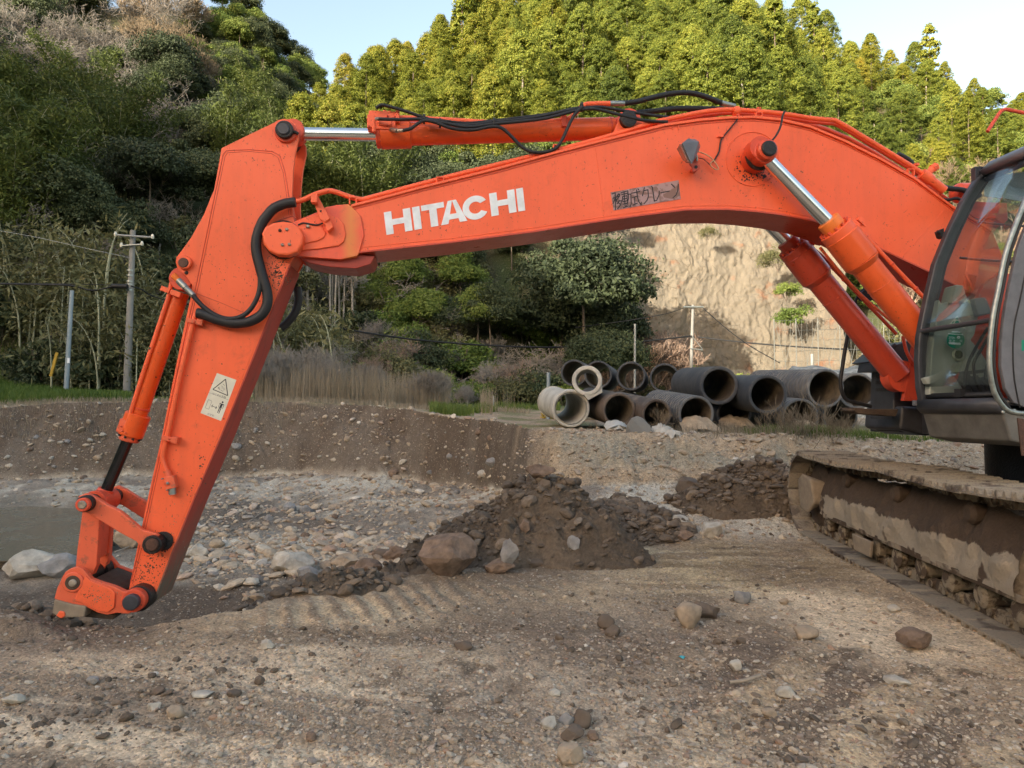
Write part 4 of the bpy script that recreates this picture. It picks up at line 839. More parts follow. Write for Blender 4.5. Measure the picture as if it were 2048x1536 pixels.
def build_track(off, name_i):
    tr = empty('track', (0, 0, 0), None, None); tr.parent = exc; tr.location = TP(2.0, off, 0)-EC
    del_ = Vector(tr.location)+EC
    base = None; lbase = None
    for i in range(NS):
        (s_, z_), ang = at_len(i*total/NS)
        if base is None:
            base = shoe_mb.build('track_shoe', M['track'], None, .003, 1, origin=(0, 0, 0)); o = base
            lbase = link_mb.build('track_link', M['rollermud'], None, .006, 1, origin=(0, 0, 0)); l = lbase
        else:
            o = base.copy(); COL.objects.link(o); l = lbase.copy(); COL.objects.link(l)
        ex = TD*cos(ang)+Vector((0, 0, 1))*sin(ang); ez = TR_; ey = (ez.cross(ex)); 
        inward = (TP(SLEN/2 if 0 < s_ < SLEN else (0 if s_ <= 0 else SLEN), 0, RID)-TP(s_, 0, z_))
        inward -= TR_*inward.dot(TR_)
        if ey.dot(inward) < 0: ey = -ey; ez = ez
        jt = Vector((0, 0, random.uniform(-.006, .006)))
        m = Matrix(((ex.x, ey.x, ez.x), (ex.y, ey.y, ez.y), (ex.z, ey.z, ez.z))).to_4x4()
        if m.determinant() < 0:
            ex = -ex; m = Matrix(((ex.x, ey.x, ez.x), (ex.y, ey.y, ez.y), (ex.z, ey.z, ez.z))).to_4x4()
        m.translation = TP(s_, off, z_+.03)+jt-del_
        for q in (o, l): q.parent = tr; q.matrix_local = m
    # frame with sloped flanks, rollers, idler, yoke
    def sect(s_, z0, z1, q0, q1): return [TP(s_, off+q0, z0), TP(s_, off+q1, z0), TP(s_, off+q1-.02, z0+.22), TP(s_, off+q1-.11, z1), TP(s_, off+q0+.11, z1), TP(s_, off+q0+.02, z0+.22)]
    mb = MB(); mb.loft([sect(.42, .30, .60, .15, .45), sect(.9, .27, .66, .12, .48), sect(3.8, .27, .66, .12, .48)], smooth=False); fr = mb.build('track_frame', M['mud'], tr, .015)
    mb = MB(); mb.prism([TP(.45, off+.11, .275), TP(3.9, off+.11, .275), TP(3.9, off+.11, .32), TP(.45, off+.11, .32)], TR_*.02); mb.build('frame_flange', M['mud'], tr, .004)
    for i in range(9):
        s_ = .42+i*.42
        mb = MB(); mb.lathe(TP(s_, off+.15, .19), TR_, [(0, .055), (.02, .09), (.07, .09), (.075, .075), (.22, .075), (.225, .09), (.28, .09), (.3, .055)], 20); mb.build('track_roller', M['rollermud'], tr)
    for s_ in (1.05, 2.15, 3.3):
        mb = MB(); mb.lathe(TP(s_, off+.12, .735), TR_, [(0, .05), (.03, .075), (.3, .075)], 18); mb.build('carrier_roller', M['mud_gap_dark'], tr)
    mb = MB(); mb.prism([TP(1.35, off+.09, .10), TP(1.72, off+.09, .10), TP(1.76, off+.09, .25), TP(1.31, off+.09, .25)], TR_*.03); mb.build('roller_guard', M['mud_pale'], tr, .01)
    mb = MB(); mb.lathe(TP(0, off+.2, RID+.01), TR_, [(0, .30), (.04, .39), (.07, .39), (.07, .34), (.13, .34), (.13, .39), (.16, .39), (.2, .30)], 34); mb.build('idler', M['mud_gap_dark'], tr)
    mb = MB(); mb.lathe(TP(SLEN, off+.2, RID+.03), TR_, [(0, .26), (.04, .37), (.16, .37), (.2, .26)], 14); mb.build('sprocket', M['mud_gap_dark'], tr)
    mb = MB(); mb.hull([TP(a_, off+q, z_) for a_, q, z_ in ((-.20, .06, .36), (-.17, .03, .64), (.02, .02, .72), (.30, .03, .68), (.34, .05, .40), (.15, .04, .27), (-.10, .05, .28), (-.1, .2, .40), (.3, .2, .42), (.3, .2, .64), (-.08, .2, .6))]); yk = mb.build('idler_cover', M['mud_pale'], tr, .03, 3)
    # mud caked along the frame: a lumpy ridge
    ns, nz = 150, 26; S, Zt = np.meshgrid(np.linspace(.34, 3.85, ns), np.linspace(0, 1, nz), indexing='ij')
    q = .11+np.clip((Zt-.45)/.55, 0, 1)**1.2*.15; zz = .30+Zt*.50
    lump = fbm(S*6, Zt*3, 3, 5)*.12*np.sin(np.clip(Zt*1.2, 0, 1)*pi*.8+.3)+(.18-cell(S*14, Zt*6, 4)*.25)*.06*np.clip((Zt-.35)*4, 0, 1)
    q = q-np.maximum(lump, -.02)-.0; zz = zz+lump*.5*(Zt > .05)+.09*fbm(S*3, Zt*0, 8, 3)*Zt
    V = np.stack([np.full(S.shape, 0.)]*3, -1)
    for d_ in range(3): V[..., d_] = G0[d_]*(d_ < 2)+TD[d_]*S+TR_[d_]*(q+off)
    V[..., 2] = zz; V = V.reshape(-1, 3); idx = np.arange(ns*nz).reshape(ns, nz)
    F = np.stack([idx[:-1, :-1], idx[1:, :-1], idx[1:, 1:], idx[:-1, 1:]], -1).reshape(-1, 4)
    w_ = wloc(tr); npmesh('mud_cake', M['mudcake'], V-np.array(w_), F, True, tr)
    return tr
s = NT('mud_cake_material'); sep = s.n('ShaderNodeSeparateXYZ'); s.l(s.geo(), sep.inputs[0]); n = s.noise(s.geo(), 5, 5, .6, .4); n2 = s.noise(s.geo(), 40, 6, .7)
f = s.ramp(s.math('ADD', sep.outputs[2], s.math('MULTIPLY', s.math('SUBTRACT', n, .5), .22)), [(.515, 1), (.530, 0)])
n3 = s.noise(s.geo(), 2.4, 3, .6)
f = s.math('MULTIPLY', f, s.ramp(n3, [(.36, 0), (.39, 1)]))
s.set(color=s.mix(f, s.mix(n2, (.055, .037, .026), (.12, .085, .06)), s.mix(n2, (.30, .25, .185), (.40, .34, .26))), rough=.85, normal=s.bump(n2, .9, .02), spec=.25); M['mudcake'] = s.m
tra = build_track(0, 0); trb = build_track(2.39, 1)
mb = MB(); mb.box(EC+Vector((0, 0, .5)), TR_, TD, (0, 0, 1), .95, .8, .16); mb.build('carbody', M['mud_gap_dark'], exc, .03)
# ================================================================== TERRAIN
# profiles per viewing direction: near, pit edge, pit foot, wall foot, wall rim, bench end, slope, ridge, beyond   (distance, height)
PROF = {
 -1400: [(.4, 0), (4.6, 0), (6.0, -.7), (17, -.4), (19.5, 1.9), (30, 3.0), (48, 24), (74, 52), (150, 40)],
 -500: [(.4, 0), (4.7, 0), (6.0, -.75), (18, -.4), (20.5, 1.8), (31, 3.0), (50, 24), (76, 52), (150, 40)],
 0:    [(.4, 0), (4.85, 0), (6.1, -.75), (19, -.42), (20.6, 1.50), (31, 2.6), (50, 20), (78, 50), (150, 40)],
 130:  [(.4, 0), (4.9, 0), (6.1, -.75), (19, -.42), (20.6, 1.68), (31, 2.2), (50, 19), (80, 50), (150, 40)],
 300:  [(.4, 0), (4.95, 0), (6.0, -.7), (19, -.40), (20.6, 1.69), (33, 1.95), (50, 17), (84, 51), (150, 40)],
 490:  [(.4, 0), (5.15, 0), (6.1, -.62), (19, -.36), (20.4, 1.69), (33, 1.9), (50, 15), (90, 53), (160, 40)],
 560:  [(.4, 0), (5.4, 0), (6.3, -.6), (18.8, -.34), (20.2, 1.68), (33, 1.9), (50, 14), (90, 45), (160, 36)],
 620:  [(.4, 0), (5.6, 0), (6.6, -.6), (18.6, -.3), (20.0, 1.68), (33, 1.9), (50, 13), (90, 43), (160, 30)],
 690:  [(.4, 0), (5.8, 0), (6.9, -.55), (18.2, -.26), (19.6, 1.62), (34, 1.85), (51, 13), (80, 35), (150, 26)],
 820:  [(.4, 0), (6.2, 0), (7.2, -.5), (17.0, -.22), (18.2, 1.45), (35, 1.8), (52, 14), (84, 38), (150, 30)],
 920:  [(.4, 0), (6.5, 0), (7.4, -.45), (15.2, -.2), (16.4, 1.27), (36, 1.8), (54, 15), (88, 44), (150, 36)],
 1000: [(.4, 0), (6.8, 0), (7.5, -.35), (13.0, -.1), (14.0, 1.22), (38, 1.8), (54, 16), (90, 47), (150, 40)],
 1055: [(.4, 0), (7.1, 0), (7.7, -.1), (10.6, .15), (11.9, 1.12), (40, 1.8), (54, 17), (90, 48), (150, 40)],
 1120: [(.4, 0), (7.3, 0), (7.9, -.05), (10.1, .3), (11.1, 1.11), (43, 1.9), (53, 16.5), (91, 49), (150, 42)],
 1180: [(.4, 0), (7.4, 0), (8.0, .0), (9.9, .38), (10.9, 1.10), (50.8, 1.9), (54.5, 17.5), (92, 50), (150, 42)],
 1560: [(.4, 0), (7.6, 0), (8.2, .03), (9.7, .42), (10.6, 1.08), (50.8, 2.0), (54.5, 17.5), (95, 50), (150, 42)],
 1660: [(.4, 0), (7.6, 0), (8.2, .03), (9.5, .42), (10.6, 1.05), (46, 2.0), (56, 14), (98, 50), (160, 42)],
 1800: [(.4, 0), (7.6, 0), (8.2, .03), (9.3, .42), (10.6, 1.0), (42, 2.0), (58, 15), (102, 49.5), (160, 40)],
 1980: [(.4, 0), (7.6, 0), (8.2, .0), (9.1, .35), (10.6, .95), (42, 2.0), (60, 16), (104, 44), (160, 36)],
 2100: [(.4, 0), (7.6, 0), (8.2, .0), (9.1, .3), (10.6, .95), (42, 2.0), (60, 16), (106, 40), (160, 34)],
 3400: [(.4, 0), (7.6, 0), (8.2, .0), (10, .2), (12, .6), (45, 2.0), (60, 14), (110, 36), (170, 30)]}
pk = sorted(PROF); PT = np.array([math.atan((p-1024)/1400) for p in pk])
PD = np.array([[q[0] for q in PROF[p]] for p in pk]); PZ = np.array([[q[1] for q in PROF[p]] for p in pk])
PD = PD/np.cos(PT)[:, None]*np.minimum(1, 1)
PD[0] *= math.cos(PT[0])/.62; PD[-1] *= math.cos(PT[-1])/.62
PD[0, 0] = PD[-1, 0] = .4
K = PD.shape[1]
bd = np.array([[.4, 6, 8, 20, 24, 60, 80, 150, 200.]]); bz = np.zeros((1, K))
PT = np.concatenate([[-pi, -R(85)], PT, [R(85), pi]]); PD = np.concatenate([bd, bd, PD, bd, bd]); PZ = np.concatenate([bz, bz, PZ, bz, bz])
def keys_at(th):
    i = np.clip(np.searchsorted(PT, th)-1, 0, len(PT)-2); t = np.clip((th-PT[i])/(PT[i+1]-PT[i]), 0, 1)[:, None]
    return PD[i]*(1-t)+PD[i+1]*t, PZ[i]*(1-t)+PZ[i+1]*t
def proj(X, Y, Z):
    dz = Z-CAMZ; f = np.maximum(Y*cp+dz*sp, .05)
    return 1024+FPX*X/f, 768-FPX*(-Y*sp+dz*cp)/f
def blob(px, py, cx, cy, rx, ry, a=0, soft=.35):
    c, s_ = cos(R(a)), sin(R(a)); dx = px-cx; dy = py-cy
    q = np.sqrt(((dx*c+dy*s_)/rx)**2+((-dx*s_+dy*c)/ry)**2)
    return np.clip((1+soft-q)/(2*soft), 0, 1)
def terrain(X, Y, fine=True):
    X = np.asarray(X, float); Y = np.asarray(Y, float); sh = X.shape; X = X.ravel(); Y = Y.ravel()
    th = np.arctan2(X, Y); rho = np.hypot(X, Y)
    # wander of the edges so that rims are not ruled lines
    D, Z = keys_at(th)
    wob = fbm(th*14, rho*0, 5, 4)
    D = D.copy(); D[:, 1] += wob*.35; D[:, 2] += wob*.3; D[:, 4] += wob*1.0; D[:, 3] += fbm(th*9, rho*0, 9, 4)*1.4
    z = Z[:, 0].copy(); T = []
    for k in range(K-1):
        t = np.clip((rho-D[:, k])/(D[:, k+1]-D[:, k]), 0, 1); T.append(t)
        if k == 3: t = np.clip(t*1.06, 0, 1)**.8
        z += (Z[:, k+1]-Z[:, k])*t
    near = 1-T[1]; pit = T[1]*(1-T[3]); wall = np.sin(np.clip(T[3], 0, 1)*pi); bench = T[3]*(1-np.clip(T[5]*8, 0, 1)); hill = np.clip(T[5]*8, 0, 1)
    px, py = proj(X, Y, z)
    z += near*(fbm(X*.7, Y*.7, 1, 3)*.05+fbm(X*3.1, Y*3.1, 2, 4)*.03)
    # grouser prints of the tracks: ribs across the light band, ruts in the lower right
    m = blob(px, py, 800, 1195, 330, 42, -8)*near
    z += m*.012*np.sin((X*.9+Y*.35)*2*pi/.155+fbm(X*2, Y*2, 3)*5)*np.clip(fbm(X*1.3, Y*1.3, 7)*4+.6, 0, 1)
    m = blob(px, py, 1780, 1450, 420, 130, 14)*near
    rut = (X*cos(R(38))-Y*sin(R(38)))
    z += m*(.026*np.sin(rut*2*pi/.27+fbm(X*1.5, Y*1.5, 4)*4)*np.clip(fbm(X*1.2, Y*1.2, 8)*4+.7, 0, 1))
    m = blob(px, py, 1440, 1130, 260, 60, 4)*near
    z += m*(-.02+.006*np.sin(Y*2*pi/.10+fbm(X*.8, Y*3, 6)*4))
    z += blob(px, py, 0, 1240, 110, 30, 2)*.09*near-blob(px, py, 190, 1240, 130, 24, 0)*.05*near
    pitr = pit*(.35+.65*np.clip((rho-7)/6, 0, 1))
    z += pitr*(fbm(X*.5, Y*.5, 11, 4)*.34+fbm(X*2.2, Y*2.2, 12, 5)*.20)
    z -= blob(px, py, 60, 1058, 150, 46, -4, .5)*.16*pit          # hollow that holds the water
    z += wall*(fbm(X*1.6+z*.9, Y*1.6+z*.7, 13, 5)*.42+fbm(X*7, Y*7+z*5, 14, 3)*.10)
    z += bench*(fbm(X*.8, Y*.8, 15, 4)*.10+fbm(X*4, Y*4, 16, 3)*.03)
    z += hill*(fbm(X*.06, Y*.06, 17, 4)*7+fbm(X*.35, Y*.35, 18, 4)*1.0)
    if fine:
        f = near*.75+pit*1.0+wall*1.2+bench*.8
        s1 = np.clip(.10-cell(X*9, Y*9, 21)*.2, -.1, .1)
        z += f*(fbm(X*14, Y*14, 22, 3)*.026+s1*.13*np.clip(fbm(X*1.1, Y*1.1, 23, 3)*4+.25, 0, 1)+fbm(X*5, Y*5, 28, 3)*.035*np.clip(fbm(X*.8, Y*.8, 29, 3)*4+.4, 0, 1))
        z += near*(np.clip(.45-cell(X*30, Y*30, 24), 0, 1)*.022*np.clip(fbm(X*1.7, Y*1.7, 25, 3)*5+.6, 0, 1))
    return z.reshape(sh), (near, pit, wall, bench, hill, px, py)
def H(x, y): return float(terrain(np.array([x]), np.array([y]), False)[0][0])
def on_ground(px, py):
    """where the sight line through that photo pixel meets the terrain"""
    d = ray(px, py); t = 2.0*1.012**np.arange(370); X = d.x*t; Y = d.y*t; Zr = CAMZ+d.z*t
    Zt = terrain(X, Y, False)[0]; k = int(np.argmax(Zr < Zt)); k = k if Zr[k] < Zt[k] else 280
    a = Zr[k-1]-Zt[k-1]; b_ = Zr[k]-Zt[k]; f = a/(a-b_) if a > 0 > b_ else 0
    return CAM+d*float(t[k-1]*(1-f)+t[k]*f)
def at_dist(px, d):
    x = (px-1024)/1400*d; return Vector((x, d, H(x, d)))
# ---- the mesh
na = 1000
th_f = np.linspace(-R(39), R(39), na-80); th = np.concatenate([np.linspace(-pi, -R(39), 41)[:-1], th_f, np.linspace(R(39), pi, 41)[1:]])
rows = [(0, 380), (1, 26), (2, 170), (3, 64), (4, 90), (5, 40), (6, 34), (7, 6)]
D, Zk = keys_at(th); RH = []
for k, n_ in rows:
    t = np.linspace(0, 1, n_, endpoint=False)
    if k == 0: rr_ = [(.4*(D[:, 1]/.4)**(t_**.62))[:, None] for t_ in t]
    elif k in (2, 4): rr_ = [(D[:, k]*(D[:, k+1]/D[:, k])**t_)[:, None] for t_ in t]
    else: rr_ = [(D[:, k]*(1-t_)+D[:, k+1]*t_)[:, None] for t_ in t]
    RH += rr_
RH.append(D[:, -1:]); RH = np.concatenate(RH, 1)
TX = RH*np.sin(th)[:, None]; TY = RH*np.cos(th)[:, None]
TZ, (near, pit, wall, bench, hill, PX, PY) = terrain(TX, TY)
def lerp(c, col, m): return c*(1-m[:, None])+np.array(col)[None]*m[:, None]
x_, y_ = TX.ravel(), TY.ravel(); z_ = TZ.ravel()
def nz(sc, seed, o=5, k=4): return np.clip(fbm(x_*sc, y_*sc, seed, o)*k+.5, 0, 1)
PXn = PX+fbm(x_*1.3, y_*1.3, 31, 5)*170; PYn = PY+fbm(x_*1.3, y_*1.3, 32, 5)*80
PALE = (.64, .505, .345); TAN = (.54, .405, .25); MID = (.42, .315, .205); DARK = (.155, .113, .077); WET = (.098, .071, .050); GREY = (.255, .235, .20)
c = np.tile(np.array(MID), (len(x_), 1))
c = lerp(c, PALE, nz(.9, 33)*.8)
def B(cx, cy, rx, ry, a, col, k=1, soft=.45):
    global c
    c = lerp(c, col, blob(PXn, PYn, cx, cy, rx, ry, a, soft)*k*near)
B(620, 1440, 900, 130, 0, PALE, .85); B(300, 1330, 330, 60, 0, MID, .6)
B(120, 1255, 300, 40, 3, DARK, .85); B(260, 1232, 400, 20, 0, DARK, .7)
B(850, 1205, 420, 46, -6, TAN, .7); B(620, 1190, 240, 30, -6, MID, .8); B(880, 1262, 330, 20, -4, DARK, .85); B(560, 1270, 120, 18, 0, DARK, .6)
B(1330, 1310, 400, 70, 8, (.185, .135, .097), .85); B(1480, 1230, 230, 42, 14, DARK, .75); B(1150, 1225, 200, 34, -4, (.21, .16, .115), .7)
B(1680, 1235, 230, 52, 16, PALE, .95); B(1330, 1060, 130, 60, 10, PALE, .9); B(1440, 1128, 260, 46, 4, (.33, .25, .15), .95); B(1000, 1170, 220, 26, -5, (.17, .13, .09), .6)
B(1500, 1020, 230, 60, 4, DARK, .95); B(1030, 1120, 270, 50, -4, DARK, .9, .5); B(1560, 1330, 230, 36, 14, (.19, .14, .10), .8)
m = blob(PXn, PYn, 1760, 1470, 420, 120, 14)*near
st = np.clip(np.sin(((x_*cos(R(38))-y_*sin(R(38)))*2*pi/.54)+fbm(x_*1.5, y_*1.5, 4)*3)*1.2+.3+fbm(x_*4, y_*4, 41)*1.6, 0, 1)
c = lerp(c, (.18, .13, .092), m*.85*st); c = lerp(c, TAN, m*.7*(1-st))
B(1100, 1420, 300, 90, 0, (.26, .21, .16), .6)
# long sweeps left by tracks and blade
ua = x_*cos(R(12))-y_*sin(R(12)); va = x_*sin(R(12))+y_*cos(R(12)); sw = fbm(ua*.35+fbm(x_*.4, y_*.4, 47, 2)*1.5, va*3.4, 45, 6, .62)
lf = near*np.clip((1150-PX)/200, 0, 1)*np.clip((PY-1290)/60, 0, 1)
c = lerp(c, (.20, .15, .105), lf*np.clip(sw*9-.1, 0, 1)*.75); c = lerp(c, (.66, .53, .38), lf*np.clip(-sw*7-.3, 0, 1)*.35)
sw2 = fbm(x_*.8, y_*6, 46, 5); mr = blob(PXn, PYn, 1440, 1128, 300, 60, 4)*near
c = lerp(c, (.22, .155, .09), mr*np.clip(sw2*8, 0, 1)*.7); c = lerp(c, (.58, .45, .27), mr*np.clip(-sw2*8, 0, 1)*.5)
mt_ = blob(PXn, PYn, 820, 1200, 380, 50, -8)*near; pr_ = np.clip(np.sin((x_*.9+y_*.35)*2*pi/.155+fbm(x_*2, y_*2, 3)*5)*1.5+fbm(x_*3, y_*3, 48)*3, 0, 1)
c = lerp(c, (.20, .145, .10), mt_*pr_*.75)
# speckled soil crumbs
c = lerp(c, WET, near*np.clip(fbm(x_*8, y_*8, 34, 5)*7-.5, 0, 1)*.75*nz(.8, 35, 5, 5))
c = lerp(c, (.24, .18, .125), near*np.clip(fbm(x_*2.4, y_*2.4, 44, 5)*6-.4, 0, 1)*.6)
c = lerp(c, (.42, .36, .28), near*np.clip(fbm(x_*17, y_*17, 36, 3)*7-1.3, 0, 1)*.6)
# pit: grey gravel floor, brown banks
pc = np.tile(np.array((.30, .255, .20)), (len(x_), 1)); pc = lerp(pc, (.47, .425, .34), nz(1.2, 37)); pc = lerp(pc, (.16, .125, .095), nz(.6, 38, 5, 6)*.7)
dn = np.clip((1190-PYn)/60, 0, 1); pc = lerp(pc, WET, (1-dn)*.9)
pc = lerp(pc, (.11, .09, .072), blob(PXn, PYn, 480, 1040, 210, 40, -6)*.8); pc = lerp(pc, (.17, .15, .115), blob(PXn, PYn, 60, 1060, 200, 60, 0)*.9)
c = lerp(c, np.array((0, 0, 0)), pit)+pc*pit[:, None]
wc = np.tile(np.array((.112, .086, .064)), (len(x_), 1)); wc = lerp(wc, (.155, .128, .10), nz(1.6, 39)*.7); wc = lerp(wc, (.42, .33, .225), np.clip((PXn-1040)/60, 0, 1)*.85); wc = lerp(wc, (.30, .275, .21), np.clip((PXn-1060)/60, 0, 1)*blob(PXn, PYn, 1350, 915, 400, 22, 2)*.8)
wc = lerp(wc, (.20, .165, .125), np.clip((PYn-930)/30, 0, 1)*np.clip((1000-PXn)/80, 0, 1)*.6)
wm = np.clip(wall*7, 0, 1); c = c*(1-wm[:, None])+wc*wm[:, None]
bcx = np.tile(np.array((.36, .27, .19)), (len(x_), 1)); bcx = lerp(bcx, (.17, .17, .07), nz(.9, 40, 4, 6)*.8); bcx = lerp(bcx, (.08, .11, .035), np.clip((RH.ravel()-24)/8, 0, 1))
bm_ = bench*(1-wm); c = c*(1-bm_[:, None])+bcx*bm_[:, None]
hc = np.tile(np.array((.07, .062, .035)), (len(x_), 1)); hc = lerp(hc, (.20, .16, .10), np.clip((PX-1620)/80, 0, 1)*nz(.2, 42, 4, 5)); hc = lerp(hc, (.05, .07, .025), nz(.3, 43, 4, 5)*.8)
c = c*(1-hill[:, None])+hc*hill[:, None]
s = NT('soil'); at = s.n('ShaderNodeAttribute'); at.attribute_name = 'col'
g = s.geo(); v1 = s.vor(g, 26, out='Color'); v2 = s.vor(g, 75, out='Color'); d1 = s.vor(g, 26); d2 = s.vor(g, 75); n1 = s.noise(g, 8, 8, .72)
bw = s.n('ShaderNodeSeparateColor'); s.l(v1, bw.inputs[0]); bw2 = s.n('ShaderNodeSeparateColor'); s.l(v2, bw2.inputs[0])
cc = s.mix(1.0, at.outputs['Color'], s.ramp(n1, [(.25, .68), (.75, 1.3)]), 'MULTIPLY')
cc = s.mix(1.0, cc, s.ramp(bw2.outputs[0], [(0, .72), (1, 1.3)]), 'MULTIPLY')
peb = s.math('MULTIPLY', s.ramp(bw.outputs[1], [(.78, 0), (.80, 1)]), s.ramp(d1, [(.30, 1), (.42, 0)]))
cc = s.mix(s.math('MULTIPLY', peb, .75), cc, s.mix(bw.outputs[0], (.20, .17, .14), (.46, .41, .33)))
hgt = s.math('ADD', s.math('MULTIPLY', s.math('SUBTRACT', 1, d2), .35), s.math('ADD', s.math('MULTIPLY', n1, 1.2), s.math('MULTIPLY', peb, .8)))
s.set(color=cc, rough=.92, spec=.15, normal=s.bump(hgt, .9, .012)); M['soil'] = s.m
idx = np.arange(TX.size).reshape(TX.shape)
F = np.stack([idx[:-1, :-1], idx[:-1, 1:], idx[1:, 1:], idx[1:, :-1]], -1).reshape(-1, 4)
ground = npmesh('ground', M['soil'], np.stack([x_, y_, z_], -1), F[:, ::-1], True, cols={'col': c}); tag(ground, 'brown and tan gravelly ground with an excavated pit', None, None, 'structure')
# mountain behind the viewer that shades the yard
rq = np.linspace(-160, 160, 90); rr_ = np.linspace(0, 1, 26)
Hq = np.interp(rq, [-160, -70, -51, -27, -20, -10, 0, 10, 20, 60, 160], [41, 37, 29.5, 19.5, 14, 11, 9, 8.5, 8, 8, 7])
CR = 95; V = []
for q, h in zip(rq, Hq):
    top = h+tan(SUN_EL)*CR
    for t in np.linspace(-1, 1, 26):
        zz = max(0, top*(1-abs(t)**1.3)); r_ = -CR+t*55
        nx_ = float(fbm(np.array([q*.05]), np.array([t*3.]), 51)[0])
        zz += nx_*5*(1 if abs(t) > .12 else .2)*min(1, (1-abs(t))*4)
        V.append((q*cos(SUN_PHI)+r_*sin(SUN_PHI), -q*sin(SUN_PHI)+r_*cos(SUN_PHI), zz-.5))
idx = np.arange(len(V)).reshape(90, 26); F = np.stack([idx[:-1, :-1], idx[1:, :-1], idx[1:, 1:], idx[:-1, 1:]], -1).reshape(-1, 4)
M['far_forest'] = plain('far_forest_floor', (.07, .085, .04), .9, 0, .5, .3, .5)
tag(npmesh('mountain', M['far_forest'], V, F), 'wooded mountain across the valley', None, None, 'structure')
# puddle
s = NT('muddy_water'); g = s.geo(); n = s.noise(g, 1.5, 4, .6, 1.0)
s.set(color=s.mix(n, (.15, .135, .095), (.21, .19, .145)), rough=s.ramp(n, [(.4, .08), (.65, .35)]), normal=s.bump(s.noise(s.geo((1, 3, 1)), 7, 3), .12, .01)); M['water'] = s.m
wz = -.565; P = [(-60, 1020), (60, 1012), (170, 1018), (230, 1040), (240, 1075), (190, 1105), (100, 1118), (-60, 1125)]
pw = [atZ(x, y, wz) for x, y in P]; tag(MB().add(pw, [tuple(range(len(pw)))]).build('puddle_water', M['water'], None), 'shallow muddy puddle on the pit floor', None, None, 'structure')
# cliff
s = NT('cliff_rock'); g = s.geo((1, 1, .3)); n = s.noise(g, .35, 7, .65, .8); n2 = s.noise(s.geo(), 1.2, 8, .7, .5); n3 = s.noise(s.geo((1, 1, .12)), 1.0, 5, .6, .3)
cc = s.mix(s.ramp(n, [(.35, 0), (.65, 1)]), (.205, .172, .125), (.155, .132, .10)); cc = s.mix(s.ramp(n2, [(.55, 0), (.75, .8)]), cc, (.10, .078, .05)); cc = s.mix(s.ramp(n3, [(.6, 0), (.72, .7)]), cc, (.24, .20, .145)); cc = s.mix(s.ramp(s.noise(s.geo(), .5, 5), [(.60, 0), (.68, .7)]), cc, (.20, .085, .04))
vk = s.vor(s.geo((1, 1, .6)), .8, 'DISTANCE_TO_EDGE'); cc = s.mix(s.math('MULTIPLY', s.ramp(vk, [(.0, 1), (.025, 0)]), s.ramp(n2, [(.45, 0), (.55, .7)])), cc, (.06, .045, .03)); s.set(color=cc, rough=.9, normal=s.bump(s.math('ADD', n2, s.math('ADD', n3, s.noise(s.geo(), 4, 6, .7))), .7, .2)); M['cliff'] = s.m
nu, nv = 260, 170; U, Vv = np.meshgrid(np.linspace(1130, 1700, nu), np.linspace(0, 1, nv), indexing='ij')
dd = 50+3.0*Vv**1.5-2.0*np.clip((1230-U)/90, 0, 1)-4*np.clip((U-1590)/110, 0, 1)
Zz = 1.0+17.5*Vv; Xx = (U-1024)/1400*dd
fur = fbm(Xx*.25, Zz*.07, 61, 3)*1.5+fbm(Xx*1.3, Zz*.5, 62, 5)*.5+fbm(Xx*4, Zz*2.2, 66, 4)*.5+fbm(Xx*.7, Zz*1.6, 67, 4)*.5+.5*np.clip(.3-np.abs(fbm(Xx*.5+Zz*.15, Zz*.35, 63, 4)), 0, .3)
dd = dd-fur*.62*np.minimum(1, .25+Vv*3); Xx = Xx+fbm(Zz*.3, Xx*.2, 64, 3)*1.5
V = np.stack([Xx, dd, Zz], -1).reshape(-1, 3); idx = np.arange(nu*nv).reshape(nu, nv); F = np.stack([idx[:-1, :-1], idx[1:, :-1], idx[1:, 1:], idx[:-1, 1:]], -1).reshape(-1, 4)
tag(npmesh('cliff', M['cliff'], V, F), 'bare tan rock cliff behind the pipe stack', None, None, 'structure')

